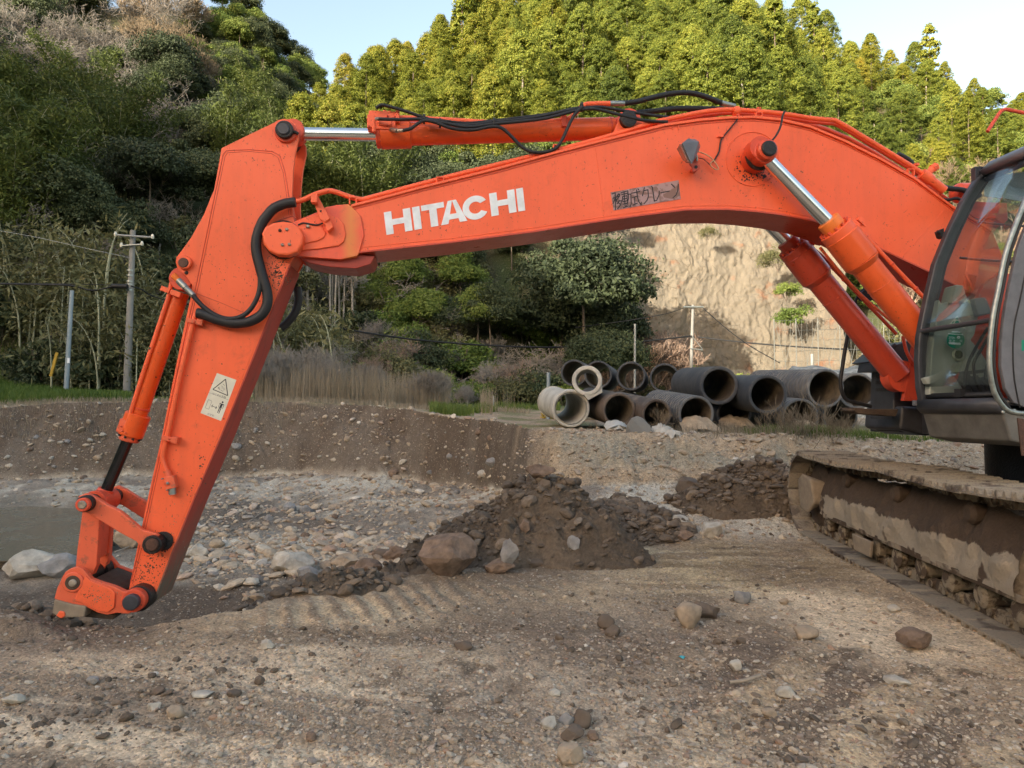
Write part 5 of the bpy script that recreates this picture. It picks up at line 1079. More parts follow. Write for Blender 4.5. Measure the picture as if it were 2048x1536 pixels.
# ---------------- stones and clods as shared meshes
def ico(sub):
    bm = bmesh.new(); bmesh.ops.create_icosphere(bm, subdivisions=sub, radius=1); bm.verts.ensure_lookup_table()
    v = np.array([x.co[:] for x in bm.verts]); f = np.array([[q.index for q in p.verts] for p in bm.faces]); bm.free(); return v, f
I1 = ico(1); I2 = ico(2); I3 = ico(3)
def rockshape(sub, seed, rough=.25, planes=7):
    v, f = (I1, I2, I3)[sub-1]; v = v.copy(); q = np.random.default_rng(seed)
    for i in range(planes):
        n_ = q.normal(size=3); n_ /= np.linalg.norm(n_); d_ = q.uniform(.55, .85); e = v@n_-d_; v -= np.outer(np.maximum(e, 0), n_)*.9
    n_ = fbm(v[:, 0]*2+seed, v[:, 1]*2+v[:, 2]*1.7, seed, 3); v *= (1+n_*rough)[:, None]
    return v, f
def scatter(name, mat, pos, size, sub, shapes, flat=.7, kind='stuff', label=None, sink=.3):
    n_ = len(pos); Vs = []; Fs = []; off_ = 0
    sid = rng.integers(0, len(shapes), n_)
    for k in range(len(shapes)):
        I = np.where(sid == k)[0]
        if not len(I): continue
        v, f = shapes[k]; m = len(v)
        a = rng.uniform(0, 2*pi, len(I)); sc = np.stack([rng.uniform(.7, 1.3, len(I)), rng.uniform(.6, 1.1, len(I)), rng.uniform(.5, 1, len(I))*flat], -1)*size[I][:, None]
        w_ = v[None]*sc[:, None, :]; ca, sa = np.cos(a)[:, None], np.sin(a)[:, None]
        xx = w_[..., 0]*ca-w_[..., 1]*sa; yy = w_[..., 0]*sa+w_[..., 1]*ca
        ti = rng.uniform(-.4, .4, len(I))[:, None]; zz = w_[..., 2]+xx*np.sin(ti)
        P_ = np.stack([xx+pos[I, 0:1], yy+pos[I, 1:2], zz+pos[I, 2:3]+(size[I]*flat*(.5-sink))[:, None]], -1).reshape(-1, 3)
        Vs.append(P_); Fs.append((f[None]+(np.arange(len(I))*m)[:, None, None]+off_).reshape(-1, 3)); off_ += len(P_)
    o = npmesh(name, mat, np.concatenate(Vs), np.concatenate(Fs), False); tag(o, label, None, None, kind); return o
def stonemat(name, ramp, rough=.85, bump=.5):
    s = NT(name); g = s.n('ShaderNodeNewGeometry'); oi = s.n('ShaderNodeObjectInfo'); n = s.noise(s.geo(), 25, 6, .65)
    r_ = s.math('FRACT', s.math('ADD', g.outputs['Random Per Island'], oi.outputs['Random'])); cc = s.ramp(r_, ramp)
    s.set(color=s.mix(1.0, cc, s.ramp(n, [(.25, .7), (.75, 1.25)]), 'MULTIPLY'), rough=rough, normal=s.bump(n, bump, .008), spec=.25); return s.m
M['gravel'] = stonemat('gravel_stones', [(0, (.34, .265, .18)), (.3, (.45, .365, .265)), (.5, (.27, .205, .145)), (.72, (.53, .455, .35)), (.85, (.24, .21, .18)), (.93, (.36, .23, .15)), (1, (.62, .56, .47))])
M['clod'] = stonemat('soil_clods', [(0, (.10, .077, .056)), (.5, (.15, .116, .085)), (.8, (.22, .172, .125)), (1, (.13, .096, .07))], .9, .9)
M['stone_pale'] = plain('pale_stone', (.42, .385, .32), .85, 0, .9, 22, .4); M['stone_grey'] = plain('grey_stone', (.25, .24, .225), .85, 0, .9, 22, .4); M['stone_brown'] = plain('brown_boulder', (.20, .14, .10), .95, 0, 1.0, 26, .55); M['stone_tan'] = plain('tan_stone', (.34, .265, .185), .9, 0, .9, 22, .4)
M['stone_dark'] = plain('dark_stone', (.13, .098, .072), .8, 0, .6, 14, .3)
sh1 = [rockshape(1, s_, .2, 4) for s_ in range(10)]; sh2 = [rockshape(2, s_+20, .35, 7) for s_ in range(8)]
def field(n_, px0, px1, d0, d1, zone=None, pw_=1.0):
    u = rng.uniform(px0, px1, n_); t = rng.uniform(0, 1, n_)**pw_; d_ = 1/((1-t)/d0+t/d1) if d1/d0 > 1.5 else d0+(d1-d0)*t
    X = (u-1024)/1400*d_; return X, d_
def put(X, Y, keep=None):
    Z, zn = terrain(X, Y); P_ = np.stack([X, Y, Z], -1)
    return (P_ if keep is None else P_[keep(zn)])
# near ground gravel
X, Y = field(46000, -120, 2170, 2.5, 8.0); Pp = put(X, Y); den = fbm(Pp[:, 0]*.9, Pp[:, 1]*.9, 71, 4)*3+.62; Pp = Pp[rng.uniform(0, 1, len(Pp)) < den]
sz = np.clip(rng.lognormal(math.log(.0058), .6, len(Pp)), .002, .026); scatter('gravel', M['gravel'], Pp, sz, 1, sh1, .75, label='loose small stones over the near ground')
X, Y = field(12000, -120, 2170, 2.6, 8.5); Pp = put(X, Y); _, zn = terrain(Pp[:, 0], Pp[:, 1], False)
dk = np.zeros(len(Pp))
for b_ in ((120, 1260, 330, 60, 3), (880, 1262, 360, 40, -4), (1300, 1320, 480, 110, 8), (1480, 1230, 260, 60, 14), (1500, 1020, 200, 60, 4), (1760, 1470, 420, 120, 14), (260, 1400, 300, 60, -14)): dk = np.maximum(dk, blob(zn[5], zn[6], *b_))
Pp = Pp[rng.uniform(0, 1, len(Pp)) < (.06+dk*.85)*np.clip(fbm(Pp[:, 0]*1.6, Pp[:, 1]*1.6, 75, 4)*5+.6, .05, 1)]; sz = np.clip(rng.lognormal(math.log(.0085), .6, len(Pp)), .004, .034); scatter('soil_clods', M['clod'], Pp, sz, 2, sh2, .8, label='dark crumbs and clods of earth over the near ground')
# pit floor rubble
X, Y = field(21000, -150, 1060, 7.0, 19); Pp = put(X, Y, lambda z: (z[1] > .9) & (z[6] > 940)); _, zn = terrain(Pp[:, 0], Pp[:, 1], False)
wt = .22+.7*blob(zn[5], zn[6], 650, 985, 330, 50, -2)+.7*blob(zn[5], zn[6], 700, 1110, 180, 45, 0)+.5*blob(zn[5], zn[6], 380, 1090, 160, 60, 0)
Pp = Pp[(rng.uniform(0, 1, len(Pp)) < wt) & (Pp[:, 2] > wz-.02)]; sz = np.clip(rng.lognormal(math.log(.030), .6, len(Pp)), .012, .13); scatter('pit_rubble', M['gravel'], Pp, sz, 2, sh2, .7, label='pale broken stones over the pit floor')
X, Y = field(1, 0, 1, 1, 2)
# stones bedded in the banks
n_ = 2600; tt = rng.uniform(0, 1, n_); uu = rng.uniform(-100, 1990, n_); thh = np.arctan((uu-1024)/1400); Dk, _ = keys_at(thh); rr_ = Dk[:, 3]+(Dk[:, 4]-Dk[:, 3])*tt; X = rr_*np.sin(thh); Y = rr_*np.cos(thh)
Pp = put(X, Y); sz = np.clip(rng.lognormal(math.log(.030), .55, n_), .012, .11)*np.clip(rr_/16, .5, 1); scatter('bank_stones', M['gravel'], Pp, sz, 2, sh2, .8, label='stones bedded in the cut earth banks')
X, Y = field(5200, 1040, 2100, 7.8, 11.5); Pp = put(X, Y); sz = np.clip(rng.lognormal(math.log(.013), .6, len(Pp)), .005, .05); scatter('bench_rubble', M['gravel'], Pp, sz, 1, sh1, .8, label='small rubble along the foot of the bench')
# ---- spoil heaps
def heap(name, cx, cy, rx, ry, hgt_, seed, label, ang=0, pk_=(0, 0)):
    n_ = 230; a, r_ = np.meshgrid(np.linspace(0, 2*pi, n_, endpoint=False), np.linspace(0, 1, 120), indexing='ij')
    edge_ = 1+fbm(np.cos(a)*1.5+5, np.sin(a)*1.5, seed, 3)*.7
    lx = np.cos(a)*r_*rx*edge_; ly = np.sin(a)*r_*ry*edge_; k_ = (1-r_)
    X = cx+lx*cos(ang)-ly*sin(ang)+pk_[0]*k_; Y = cy+lx*sin(ang)+ly*cos(ang)+pk_[1]*k_
    base, _ = terrain(X, Y); prof_ = (1-r_**2)**1.15 if hgt_ > .6 else (1-r_**1.5)
    lump = (.5-cell(X*3.2, Y*3.2, seed))*.19+(.45-cell(X*8, Y*8, seed+1))*.12+(.45-cell(X*19, Y*19, seed+2))*.055+fbm(X*1.4, Y*1.4, seed+3, 4)*.22
    Zz = base+hgt_*prof_+lump*np.clip((1-r_)*5, 0, 1)*min(1, hgt_/.5)-.03*(r_ > .985)
    idx = np.arange(a.size).reshape(a.shape); nx2 = np.roll(idx, -1, 0); F = np.stack([idx[:, :-1], nx2[:, :-1], nx2[:, 1:], idx[:, 1:]], -1).reshape(-1, 4)
    o = npmesh(name, M['heap'], np.stack([X, Y, Zz], -1).reshape(-1, 3)-np.array((cx, cy, 0)), F, True); o.location = (cx, cy, 0)
    tag(o, label, 'earth heap'); 
    m = 2200; ii = rng.integers(0, a.size, m); rs = r_.ravel()[ii]; Pp = np.stack([X.ravel()[ii], Y.ravel()[ii], Zz.ravel()[ii]], -1); 
    sz = np.clip(rng.lognormal(math.log(.021), .65, m), .008, .085); q = scatter('heap_clods', M['clod'], Pp-np.array((cx, cy, 0)), sz, 2, sh2, .85, label=None); q.parent = o
    return o
s = NT('heap_soil'); g = s.geo(); n = s.noise(g, 1.2, 5, .6); n2 = s.noise(g, 18, 8, .75); v = s.vor(g, 30)
s.set(color=s.mix(1.0, s.mix(s.ramp(n, [(.35, 0), (.65, 1)]), (.105, .082, .060), (.165, .125, .088)), s.ramp(n2, [(.25, .6), (.75, 1.4)]), 'MULTIPLY'), rough=.93, spec=.15, normal=s.bump(s.math('SUBTRACT', n2, s.math('MULTIPLY', v, .4)), 1.0, .03)); M['heap'] = s.m
heap('spoil_heap', -.10, 7.62, 1.42, 1.35, .76, 81, 'large dark brown cloddy spoil heap behind the big brown boulder', .1, (.12, .15))
heap('spoil_heap', 1.3, 8.35, .85, .7, .20, 84, 'low reddish brown spoil heap spreading right of the large heap', .1)
heap('spoil_heap', 3.25, 9.1, 1.2, .55, .46, 87, 'dark spoil heap in front of the bench near the track', .05)
heap('spoil_heap', -2.05, 6.2, 1.1, .7, .27, 90, 'dark wet loose soil in the pit just right of the arm', -.05)
heap('spoil_heap', -4.0, 5.6, .9, .5, .30, 93, 'small mound of dark soil left of the coupler', .1)
# ---- individual rocks: (px, base py, width px, height px, material, label)
RK = [(900, 1156, 118, 104, 'stone_brown', 'big blunt brown boulder at the front of the large spoil heap', .0),
 (1382, 1258, 50, 50, 'stone_tan', 'rounded tan boulder standing alone on the near ground', 0),
 (45, 1160, 100, 52, 'stone_pale', 'large pale flat rock at the edge of the puddle', 0), (110, 1158, 70, 44, 'stone_grey', 'grey rock leaning beside the large pale flat rock', 0),
 (8, 1106, 34, 22, 'stone_pale', 'pale stone sitting in the puddle at the picture edge', 0), (250, 1098, 50, 38, 'stone_tan', 'tan stone seen through the gap of the bucket linkage', 0),
 (575, 1150, 78, 48, 'stone_pale', 'whitish block on the pit floor right of the arm', 0), (612, 1158, 44, 26, 'stone_grey', 'grey stone touching the whitish block', 0), (688, 1142, 50, 34, 'stone_tan', 'yellowish stone between the whitish block and the heap', 0),
 (388, 1118, 42, 26, 'stone_pale', 'pale bluish stone just right of the arm tip', 0), (730, 1150, 60, 30, 'stone_brown', 'reddish brown rock at the left foot of the large heap', 0), (790, 1128, 60, 34, 'stone_brown', 'brown rock wedged at the lower left of the large heap', 0), (838, 1142, 52, 40, 'stone_brown', 'brown rock leaning on the big boulder', 0), (765, 1120, 34, 22, 'stone_dark', 'small dark rock at the left of the large heap', 0),
 (1002, 1148, 60, 34, 'stone_brown', 'brown rock lying below the grey slab on the heap', 0), (1020, 1132, 44, 52, 'stone_grey', 'grey slab standing in the front of the large heap', 0), (1072, 1136, 34, 20, 'stone_dark', 'dark grey stone at the heap foot right of the slab', 0), (1147, 1100, 28, 28, 'stone_grey', 'grey stone in the right flank of the large heap', 0), (1050, 1068, 22, 34, 'stone_brown', 'narrow brown stone in the middle of the large heap', 0),
 (1080, 958, 62, 34, 'stone_brown', 'brown rock on the very top of the large heap', 0), (1380, 992, 60, 44, 'stone_dark', 'dark angular rock at the left end of the far spoil heap', 0), (1427, 1076, 50, 34, 'stone_pale', 'white stone below the far spoil heap', 0), (1362, 1052, 46, 22, 'stone_pale', 'flat cream stone between the two spoil heaps', 0), (1398, 996, 26, 14, 'stone_pale', 'small pale stone in front of the dark angular rock', 0), (1538, 990, 24, 18, 'stone_pale', 'small white stone on the far spoil heap beside the track', 0), (1370, 1084, 34, 22, 'stone_brown', 'brown clod-like rock left of the white stone', 0),
 (1487, 1208, 28, 28, 'stone_grey', 'grey white angular stone right of the rounded tan boulder', 0), (1415, 1240, 60, 34, 'stone_dark', 'dark lump of earth beside the grey white angular stone', 0), (1615, 1282, 48, 24, 'stone_tan', 'oval pale tipped stone half sunk in dark soil', 0), (1845, 1302, 66, 36, 'stone_brown', 'broad brown lump near the muddy track', 0), (1475, 1346, 24, 26, 'stone_pale', 'white knobbly stone in the dark soil', 0), (1575, 1398, 34, 22, 'stone_pale', 'white sharp stone with a shadowed side', 0), (1540, 1440, 26, 20, 'stone_tan', 'flat buff stone below the white sharp stone', 0), (1800, 1372, 40, 16, 'stone_pale', 'flat pale patch of stone in the wheel ruts', 0), (1212, 1258, 30, 26, 'stone_dark', 'dark clod left of the rounded tan boulder', 0), (1227, 1276, 34, 24, 'stone_dark', 'darker clod in front of its neighbour left of the tan boulder', 0),
 (1140, 1535, 50, 42, 'stone_tan', 'orange streaked stone at the bottom edge of the picture', 0), (1136, 1455, 30, 26, 'stone_grey', 'grey round stone in the cluster at the bottom', 0), (1165, 1458, 38, 34, 'stone_dark', 'dark stone beside the grey round stone at the bottom', 0), (1100, 1462, 36, 26, 'stone_pale', 'pale angular stone at the left of the bottom cluster', 0), (1145, 1486, 44, 32, 'stone_dark', 'brown lumpy stone in the middle of the bottom cluster', 0), (1186, 1482, 22, 20, 'stone_brown', 'small brown stone right of the bottom cluster', 0),
 (532, 1300, 30, 20, 'stone_pale', 'pale flat stone in the row of dark clods', 0), (926, 1302, 34, 18, 'stone_dark', 'dark brown oval stone in the row of dark clods', 0), (519, 1370, 20, 16, 'stone_dark', 'square dark clod alone on pale ground', 0), (466, 1398, 28, 16, 'stone_dark', 'pair-shaped dark clod left of the square clod', 0), (345, 1440, 30, 22, 'stone_tan', 'tan stone on the pale ground at lower left', 0), (305, 1425, 24, 18, 'stone_pale', 'light grey stone beside the lower left tan stone', 0), (622, 1482, 20, 14, 'stone_brown', 'ochre pebble on smooth pale ground near the bottom', 0), (402, 1396, 36, 10, 'stone_pale', 'thin flat pale stone lying on the pale ground', 0), (183, 1370, 22, 14, 'stone_grey', 'grey stone among gravel at the left', 0), (512, 1204, 28, 18, 'stone_tan', 'yellow brown stone on the pit edge', 0), (600, 1180, 18, 12, 'stone_pale', 'small white stone on the pit edge', 0), (90, 1228, 34, 16, 'stone_dark', 'dark flat stone on the berm under the coupler', 0),
 (18, 1412, 34, 18, 'stone_pale', 'white stone at the left edge of the picture', 0), (1108, 1395, 26, 14, 'stone_pale', 'flat cream stone left of centre bottom', 0), (1485, 1290, 20, 14, 'stone_dark', 'dark pebble below the tan boulder', 0), (1570, 1210, 18, 14, 'stone_tan', 'orange tan pebble on the pale patch', 0), (1790, 1225, 26, 12, 'stone_pale', 'white flat stone near the track edge', 0),
 (480, 812, 1, 1, None, '', 0)]
rock_group = 'separate rocks and boulders on the yard'
for i, (px, py, w_, h_, mt, lb, _) in enumerate(RK):
    if mt is None: continue
    p = on_ground(px, py); k_ = (p-CAM).length/1400
    if 'heap' in lb and ('top of' in lb or 'middle of' in lb or 'right flank' in lb or 'front of the large' in lb and 'slab' in lb): # sits on the heap surface
        dep = bpy.context.evaluated_depsgraph_get(); hit, loc, *_r = scene.ray_cast(dep, CAM+ray(px, py)*4, ray(px, py).normalized())
        if hit: p = loc; k_ = (p-CAM).length/1400
    v, f = rockshape(3, 200+i, .42, 16 if 'round' not in lb and 'oval' not in lb else 6)
    v = v*(1+.10*fbm(v[:, 0]*5+i, v[:, 1]*5+v[:, 2]*4, 300+i, 4))[:, None]*np.array([w_/2*k_*1.08, w_/2*k_*.8, h_/2*k_*1.12]); a = random.uniform(-.3, .3)
    v = np.stack([v[:, 0]*cos(a)-v[:, 1]*sin(a), v[:, 0]*sin(a)+v[:, 1]*cos(a), v[:, 2]], -1)
    ctr = np.array((p.x, p.y+w_/2*k_*.45, p.z+h_/2*k_*.8)); o = npmesh('rock', M[mt], v+ctr, f, True, loc=(ctr[0], ctr[1], ctr[2]-h_/2*k_)); 
    o.data.polygons.foreach_set('use_smooth', np.full(len(f), 'round' in lb or 'oval' in lb or 'oid' in lb))
    tag(o, lb, 'rock', rock_group)
# smaller loose rocks of the pit and wall
g2 = 'loose pale rocks on the pit floor and banks'; protos = []
for k in range(6):
    v, f = rockshape(2, 300+k, .25, 8); o = npmesh('rock', M[('stone_pale', 'stone_grey', 'stone_tan', 'stone_pale', 'stone_grey', 'stone_brown')[k]], v*np.array((1, .8, .62)), f, False); protos.append(o)
kinds_ = ('pale angular', 'grey angular', 'tan', 'whitish', 'bluish grey', 'brown'); cnt = 0
for _ in range(150):
    px = random.uniform(0, 1010); py = random.choice([random.uniform(840, 960), random.uniform(940, 1120), random.uniform(1050, 1150)])
    if px < 230 and 1010 < py < 1130: continue
    p = on_ground(px, py)
    if p.y < 7.5 or p.y > 20.9 or p.y > 20: continue
    k = random.randrange(6); s_ = min(.22, random.lognormvariate(math.log(.075), .42))
    o = protos[k] if cnt < 6 and 'label' not in protos[k].keys() else protos[k].copy()
    if o.name not in COL.objects: COL.objects.link(o)
    o.location = (p.x, p.y, p.z+s_*.15); o.rotation_euler = (random.uniform(-.4, .4), random.uniform(-.4, .4), random.uniform(0, 6)); o.scale = (s_,)*3
    where = 'in the brown bank' if py < 950 else 'on the pit floor'
    side = 'left of the arm' if px < 330 else ('between the arm and the lettering end' if px < 620 else 'close to the large heap')
    size_ = 'big' if s_ > .10 else ('mid-sized' if s_ > .065 else 'small')
    tag(o, '%s %s loose rock %s %s' % (size_, kinds_[k], where, side), 'rock', 'loose rocks on the pit floor and banks'); cnt += 1
for o in protos:
    if 'label' not in o.keys(): bpy.data.objects.remove(o)
# sticks
M['stick'] = plain('dry_stick', (.30, .25, .19), .85, 0, .4, 40, .2)
for pts, lb in (([(460, 1064), (490, 1052), (524, 1028)], 'thin grey stick leaning on rubble in the pit right of the arm'), ([(120, 1082), (150, 1094), (165, 1102)], 'pale stick lying by the puddle left of the linkage'), ([(230, 1108), (252, 1100), (280, 1088)], 'bare stick seen through the bucket linkage'), ([(1460, 1376), (1490, 1372), (1520, 1362)], 'pale twig on dark soil near the white stones')):
    q = [on_ground(*p)+Vector((0, 0, .03)) for p in pts]; tag(MB().tube(q, .011, 6, 3).build('stick', M['stick']), lb, 'stick')
M['litter'] = plain('blue_litter', (.05, .35, .42), .5)
q = on_ground(1365, 1318); tag(MB().hull([q+Vector((random.uniform(-.022, .022), random.uniform(-.015, .015), random.uniform(.004, .02))) for _ in range(9)]).build('plastic_scrap', M['litter']), 'tiny scrap of turquoise plastic on the soil below the tan boulder', 'litter')
# ================================================================== PLANTS
def leafmat(name, cols, trans=.25, big=.08, rough=.6, rnd=.35):
    s = NT(name); oi = s.n('ShaderNodeObjectInfo'); g = s.n('ShaderNodeNewGeometry')
    r1 = oi.outputs['Random']; n = s.noise(s.geo(), big*6, 4, .6)
    f = s.math('ADD', s.math('MULTIPLY', g.outputs['Random Per Island'], .45), s.math('ADD', s.math('MULTIPLY', r1, rnd), s.math('MULTIPLY', s.math('SUBTRACT', n, .5), .7)))
    cc = s.ramp(f, [(i/(len(cols)-1), c_) for i, c_ in enumerate(cols)])
    s.set(color=cc, rough=rough, spec=.25)
    tl = s.n('ShaderNodeBsdfTranslucent'); s.l(cc, tl.inputs[0]); mx = s.n('ShaderNodeMixShader'); mx.inputs[0].default_value = trans
    s.l(s.b.outputs[0], mx.inputs[1]); s.l(tl.outputs[0], mx.inputs[2]); s.l(mx.outputs[0], s.out.inputs[0]); return s.m
M['conifer'] = leafmat('conifer_foliage', [(.05, .075, .016), (.12, .16, .026), (.22, .255, .038), (.33, .34, .06)], trans=.35, rnd=.5)
M['cedar'] = leafmat('cedar_foliage', [(.085, .11, .016), (.18, .21, .025), (.32, .30, .045), (.36, .22, .05)], trans=.35)
M['evergreen'] = leafmat('evergreen_foliage', [(.035, .048, .026), (.066, .086, .042), (.105, .13, .06), (.18, .195, .10)])
M['lightgreen'] = leafmat('light_foliage', [(.08, .125, .03), (.15, .21, .045), (.24, .29, .07), (.33, .34, .12)], trans=.3)
M['bamboo'] = leafmat('bamboo_foliage', [(.045, .062, .018), (.085, .115, .03), (.14, .17, .04), (.22, .235, .06)], trans=.3)
M['olive'] = leafmat('olive_shrub_foliage', [(.09, .095, .045), (.15, .15, .065), (.21, .20, .09), (.29, .25, .14)])
M['yellow'] = leafmat('yellow_blossom', [(.10, .13, .02), (.55, .38, .01), (.75, .52, .02), (.8, .6, .05)])
M['grass'] = leafmat('green_grass', [(.05, .09, .015), (.09, .145, .025), (.16, .20, .045), (.32, .28, .13)])
M['dry_grass'] = leafmat('dry_grass', [(.20, .16, .11), (.30, .245, .17), (.40, .33, .24), (.48, .40, .30)])
M['bark'] = plain('bark', (.14, .11, .085), .9, 0, .6, 20, .35)
M['pale_bark'] = plain('pale_bark', (.34, .30, .25), .9, 0, .4, 20, .25)
M['twig_grey'] = plain('grey_twigs', (.25, .225, .195), .9, 0, .2, 20, .25)
M['twig_tan'] = plain('tan_twigs', (.24, .185, .12), .9, 0, .2, 20, .25)
M['twig_red'] = plain('reddish_twigs', (.34, .24, .18), .9, 0, .2, 20, .25)
M['culm'] = plain('bamboo_culm', (.34, .34, .22), .6, 0, .1, 10, .3)
Rn = np.random.default_rng(99)
def leaves(P_, N_, size, asp=.55, droop=0):
    """rhombic leaves at P_ facing roughly N_"""
    n = len(P_); N_ = N_+Rn.normal(0, .85, (n, 3)); N_ /= np.linalg.norm(N_, axis=1)[:, None]
    t = Rn.normal(0, 1, (n, 3)); t[:, 2] -= droop; t -= (t*N_).sum(1)[:, None]*N_; t /= np.linalg.norm(t, axis=1)[:, None]; b = np.cross(N_, t)
    s_ = size*Rn.uniform(.6, 1.4, n)[:, None]
    V = np.stack([P_-t*s_, P_+b*s_*asp, P_+t*s_, P_-b*s_*asp], 1).reshape(-1, 3); F = np.arange(n*4).reshape(n, 4); return V, F
def trunk(hgt_, r, mat, par, lean=0, seg=7):
    m = MB(); n = 6; x = 0; pts = []
    for i in range(n+1): pts.append((lean*(i/n)**2*hgt_+random.gauss(0, .05)*i/n, random.gauss(0, .05)*i/n, hgt_*i/n-.4*(i == 0)))
    m.tube(pts, r, seg, 1, [r*(1-.8*i/n) for i in range(n+1)]); o = m.build('trunk', mat, None, origin=(0, 0, 0)); o.parent = par; return o
def tree_empty(name, label, cat, group): return empty(name, (0, 0, 0), label, cat, group)
def sph(n): v = Rn.normal(0, 1, (n, 3)); return v/np.linalg.norm(v, axis=1)[:, None]
def conifer(hgt_, rad, base, nclump, nleaf, mat, name='conifer_tree', lsz=.17, label='', group=''):
    e = tree_empty(name, label, 'tree', group)
    trunk(hgt_*.97, .17, M['pale_bark'] if base > .3 else M['bark'], e)
    Ps = []; Ns = []
    for i in range(nclump):
        t = Rn.uniform(0, 1)**.85; z = hgt_*(base+(1-base)*t); rr = rad*(1-t**3)**.65*Rn.uniform(.45, 1.1)*(1-.35*t)+.15; a = Rn.uniform(0, 2*pi)
        c_ = np.array((cos(a)*rr, sin(a)*rr, z-.2*rr)); k = nleaf; s_ = sph(k); ax = np.array((.42, .42, .50))*Rn.uniform(.5, 1.5)
        s_[:, 2] = np.where(s_[:, 2] < -.2, -s_[:, 2]*.4, s_[:, 2])
        P_ = c_+s_*ax*Rn.uniform(.5, 1.05, (k, 1)); P_[:, 2] -= .25*((P_[:, 0]-c_[0])**2+(P_[:, 1]-c_[1])**2)
        out = np.array((cos(a), sin(a), .5)); Ps.append(P_); Ns.append(s_+out*.6)
    V, F = leaves(np.concatenate(Ps), np.concatenate(Ns), lsz, .5, .2); o = npmesh('crown', mat, V, F, False, e)
    return e
def broad(hgt_, rad, nl, nleaf, mat, name='broadleaf_tree', lsz=.16, label='', group='', cz=.6, flat=.8, bark='bark', cat='tree', droop=0):
    e = tree_empty(name, label, cat, group)
    if hgt_ > 2.5: trunk(hgt_*.8, .14, M[bark], e, Rn.uniform(-.08, .08))
    Ps = []; Ns = []
    for i in range(nl):
        d_ = sph(1)[0]; d_[2] = abs(d_[2])*1.0-.3; c_ = np.array((0, 0, hgt_*cz))+d_*np.array((rad*.72, rad*.72, hgt_*(1-cz)*.8))*Rn.uniform(.6, 1.15); r_ = rad*Rn.uniform(.14, .46)
        s_ = sph(nleaf); s_[:, 2] = np.where(s_[:, 2] < -.35, -s_[:, 2], s_[:, 2]); P_ = c_+s_*r_*np.array((1, 1, flat))*(Rn.uniform(.3, 1.0, (nleaf, 1))**.5)*(1+Rn.exponential(.10, (nleaf, 1))); Ps.append(P_); Ns.append(s_+np.array((0, 0, .3)))
    V, F = leaves(np.concatenate(Ps), np.concatenate(Ns), lsz, .5, droop); npmesh('crown' if hgt_ > 2.5 else 'foliage', mat, V, F, False, e)
    if hgt_ <= 2.5:
        m = MB()
        for k in range(5): a = 2*pi*k/5; m.tube([(0, 0, -.2), (cos(a)*rad*.3, sin(a)*rad*.3, hgt_*.4), (cos(a)*rad*.5, sin(a)*rad*.5, hgt_*.7)], .03, 5, 1)
        o = m.build('stems', M['bark'], None, origin=(0, 0, 0)); o.parent = e
    return e
def bamboo(hgt_, n, mat, label='', group='', leaf=420, spread=1.2):
    e = tree_empty('bamboo_clump', label, 'bamboo', group); m = MB(); Ps = []
    for i in range(n):
        a = Rn.uniform(0, 2*pi); x, y = Rn.normal(0, spread*.5, 2); h_ = hgt_*Rn.uniform(.75, 1.05); L = Rn.uniform(.10, .28)*h_; pts = []
        for k in range(9):
            t = k/8; pts.append((x+cos(a)*L*t**2.6, y+sin(a)*L*t**2.6, h_*(t-.16*t**4)-.4*(k == 0)))
        m.tube(pts, .045, 5, 1, [.045*(1-.8*k/8) for k in range(9)]); pts = np.array(pts)
        for q in range(26):
            t = Rn.uniform(.38, 1); c_ = np.array([np.interp(t*8, range(9), pts[:, d_]) for d_ in range(3)]); w_ = (.75-.45*t)*1.2
            P_ = c_+Rn.normal(0, 1, (leaf//13, 3))*np.array((w_, w_, .28)); r2 = ((P_-c_)[:, :2]**2).sum(1); P_[:, 2] -= .35*r2; Ps.append(P_)
    P_ = np.concatenate(Ps); V, F = leaves(P_, np.tile((0, 0, .9), (len(P_), 1)), .15, .28, .6)
    npmesh('foliage', mat, V, F, False, e); o = m.build('culms', M['culm'], None, origin=(0, 0, 0)); o.parent = e; return e
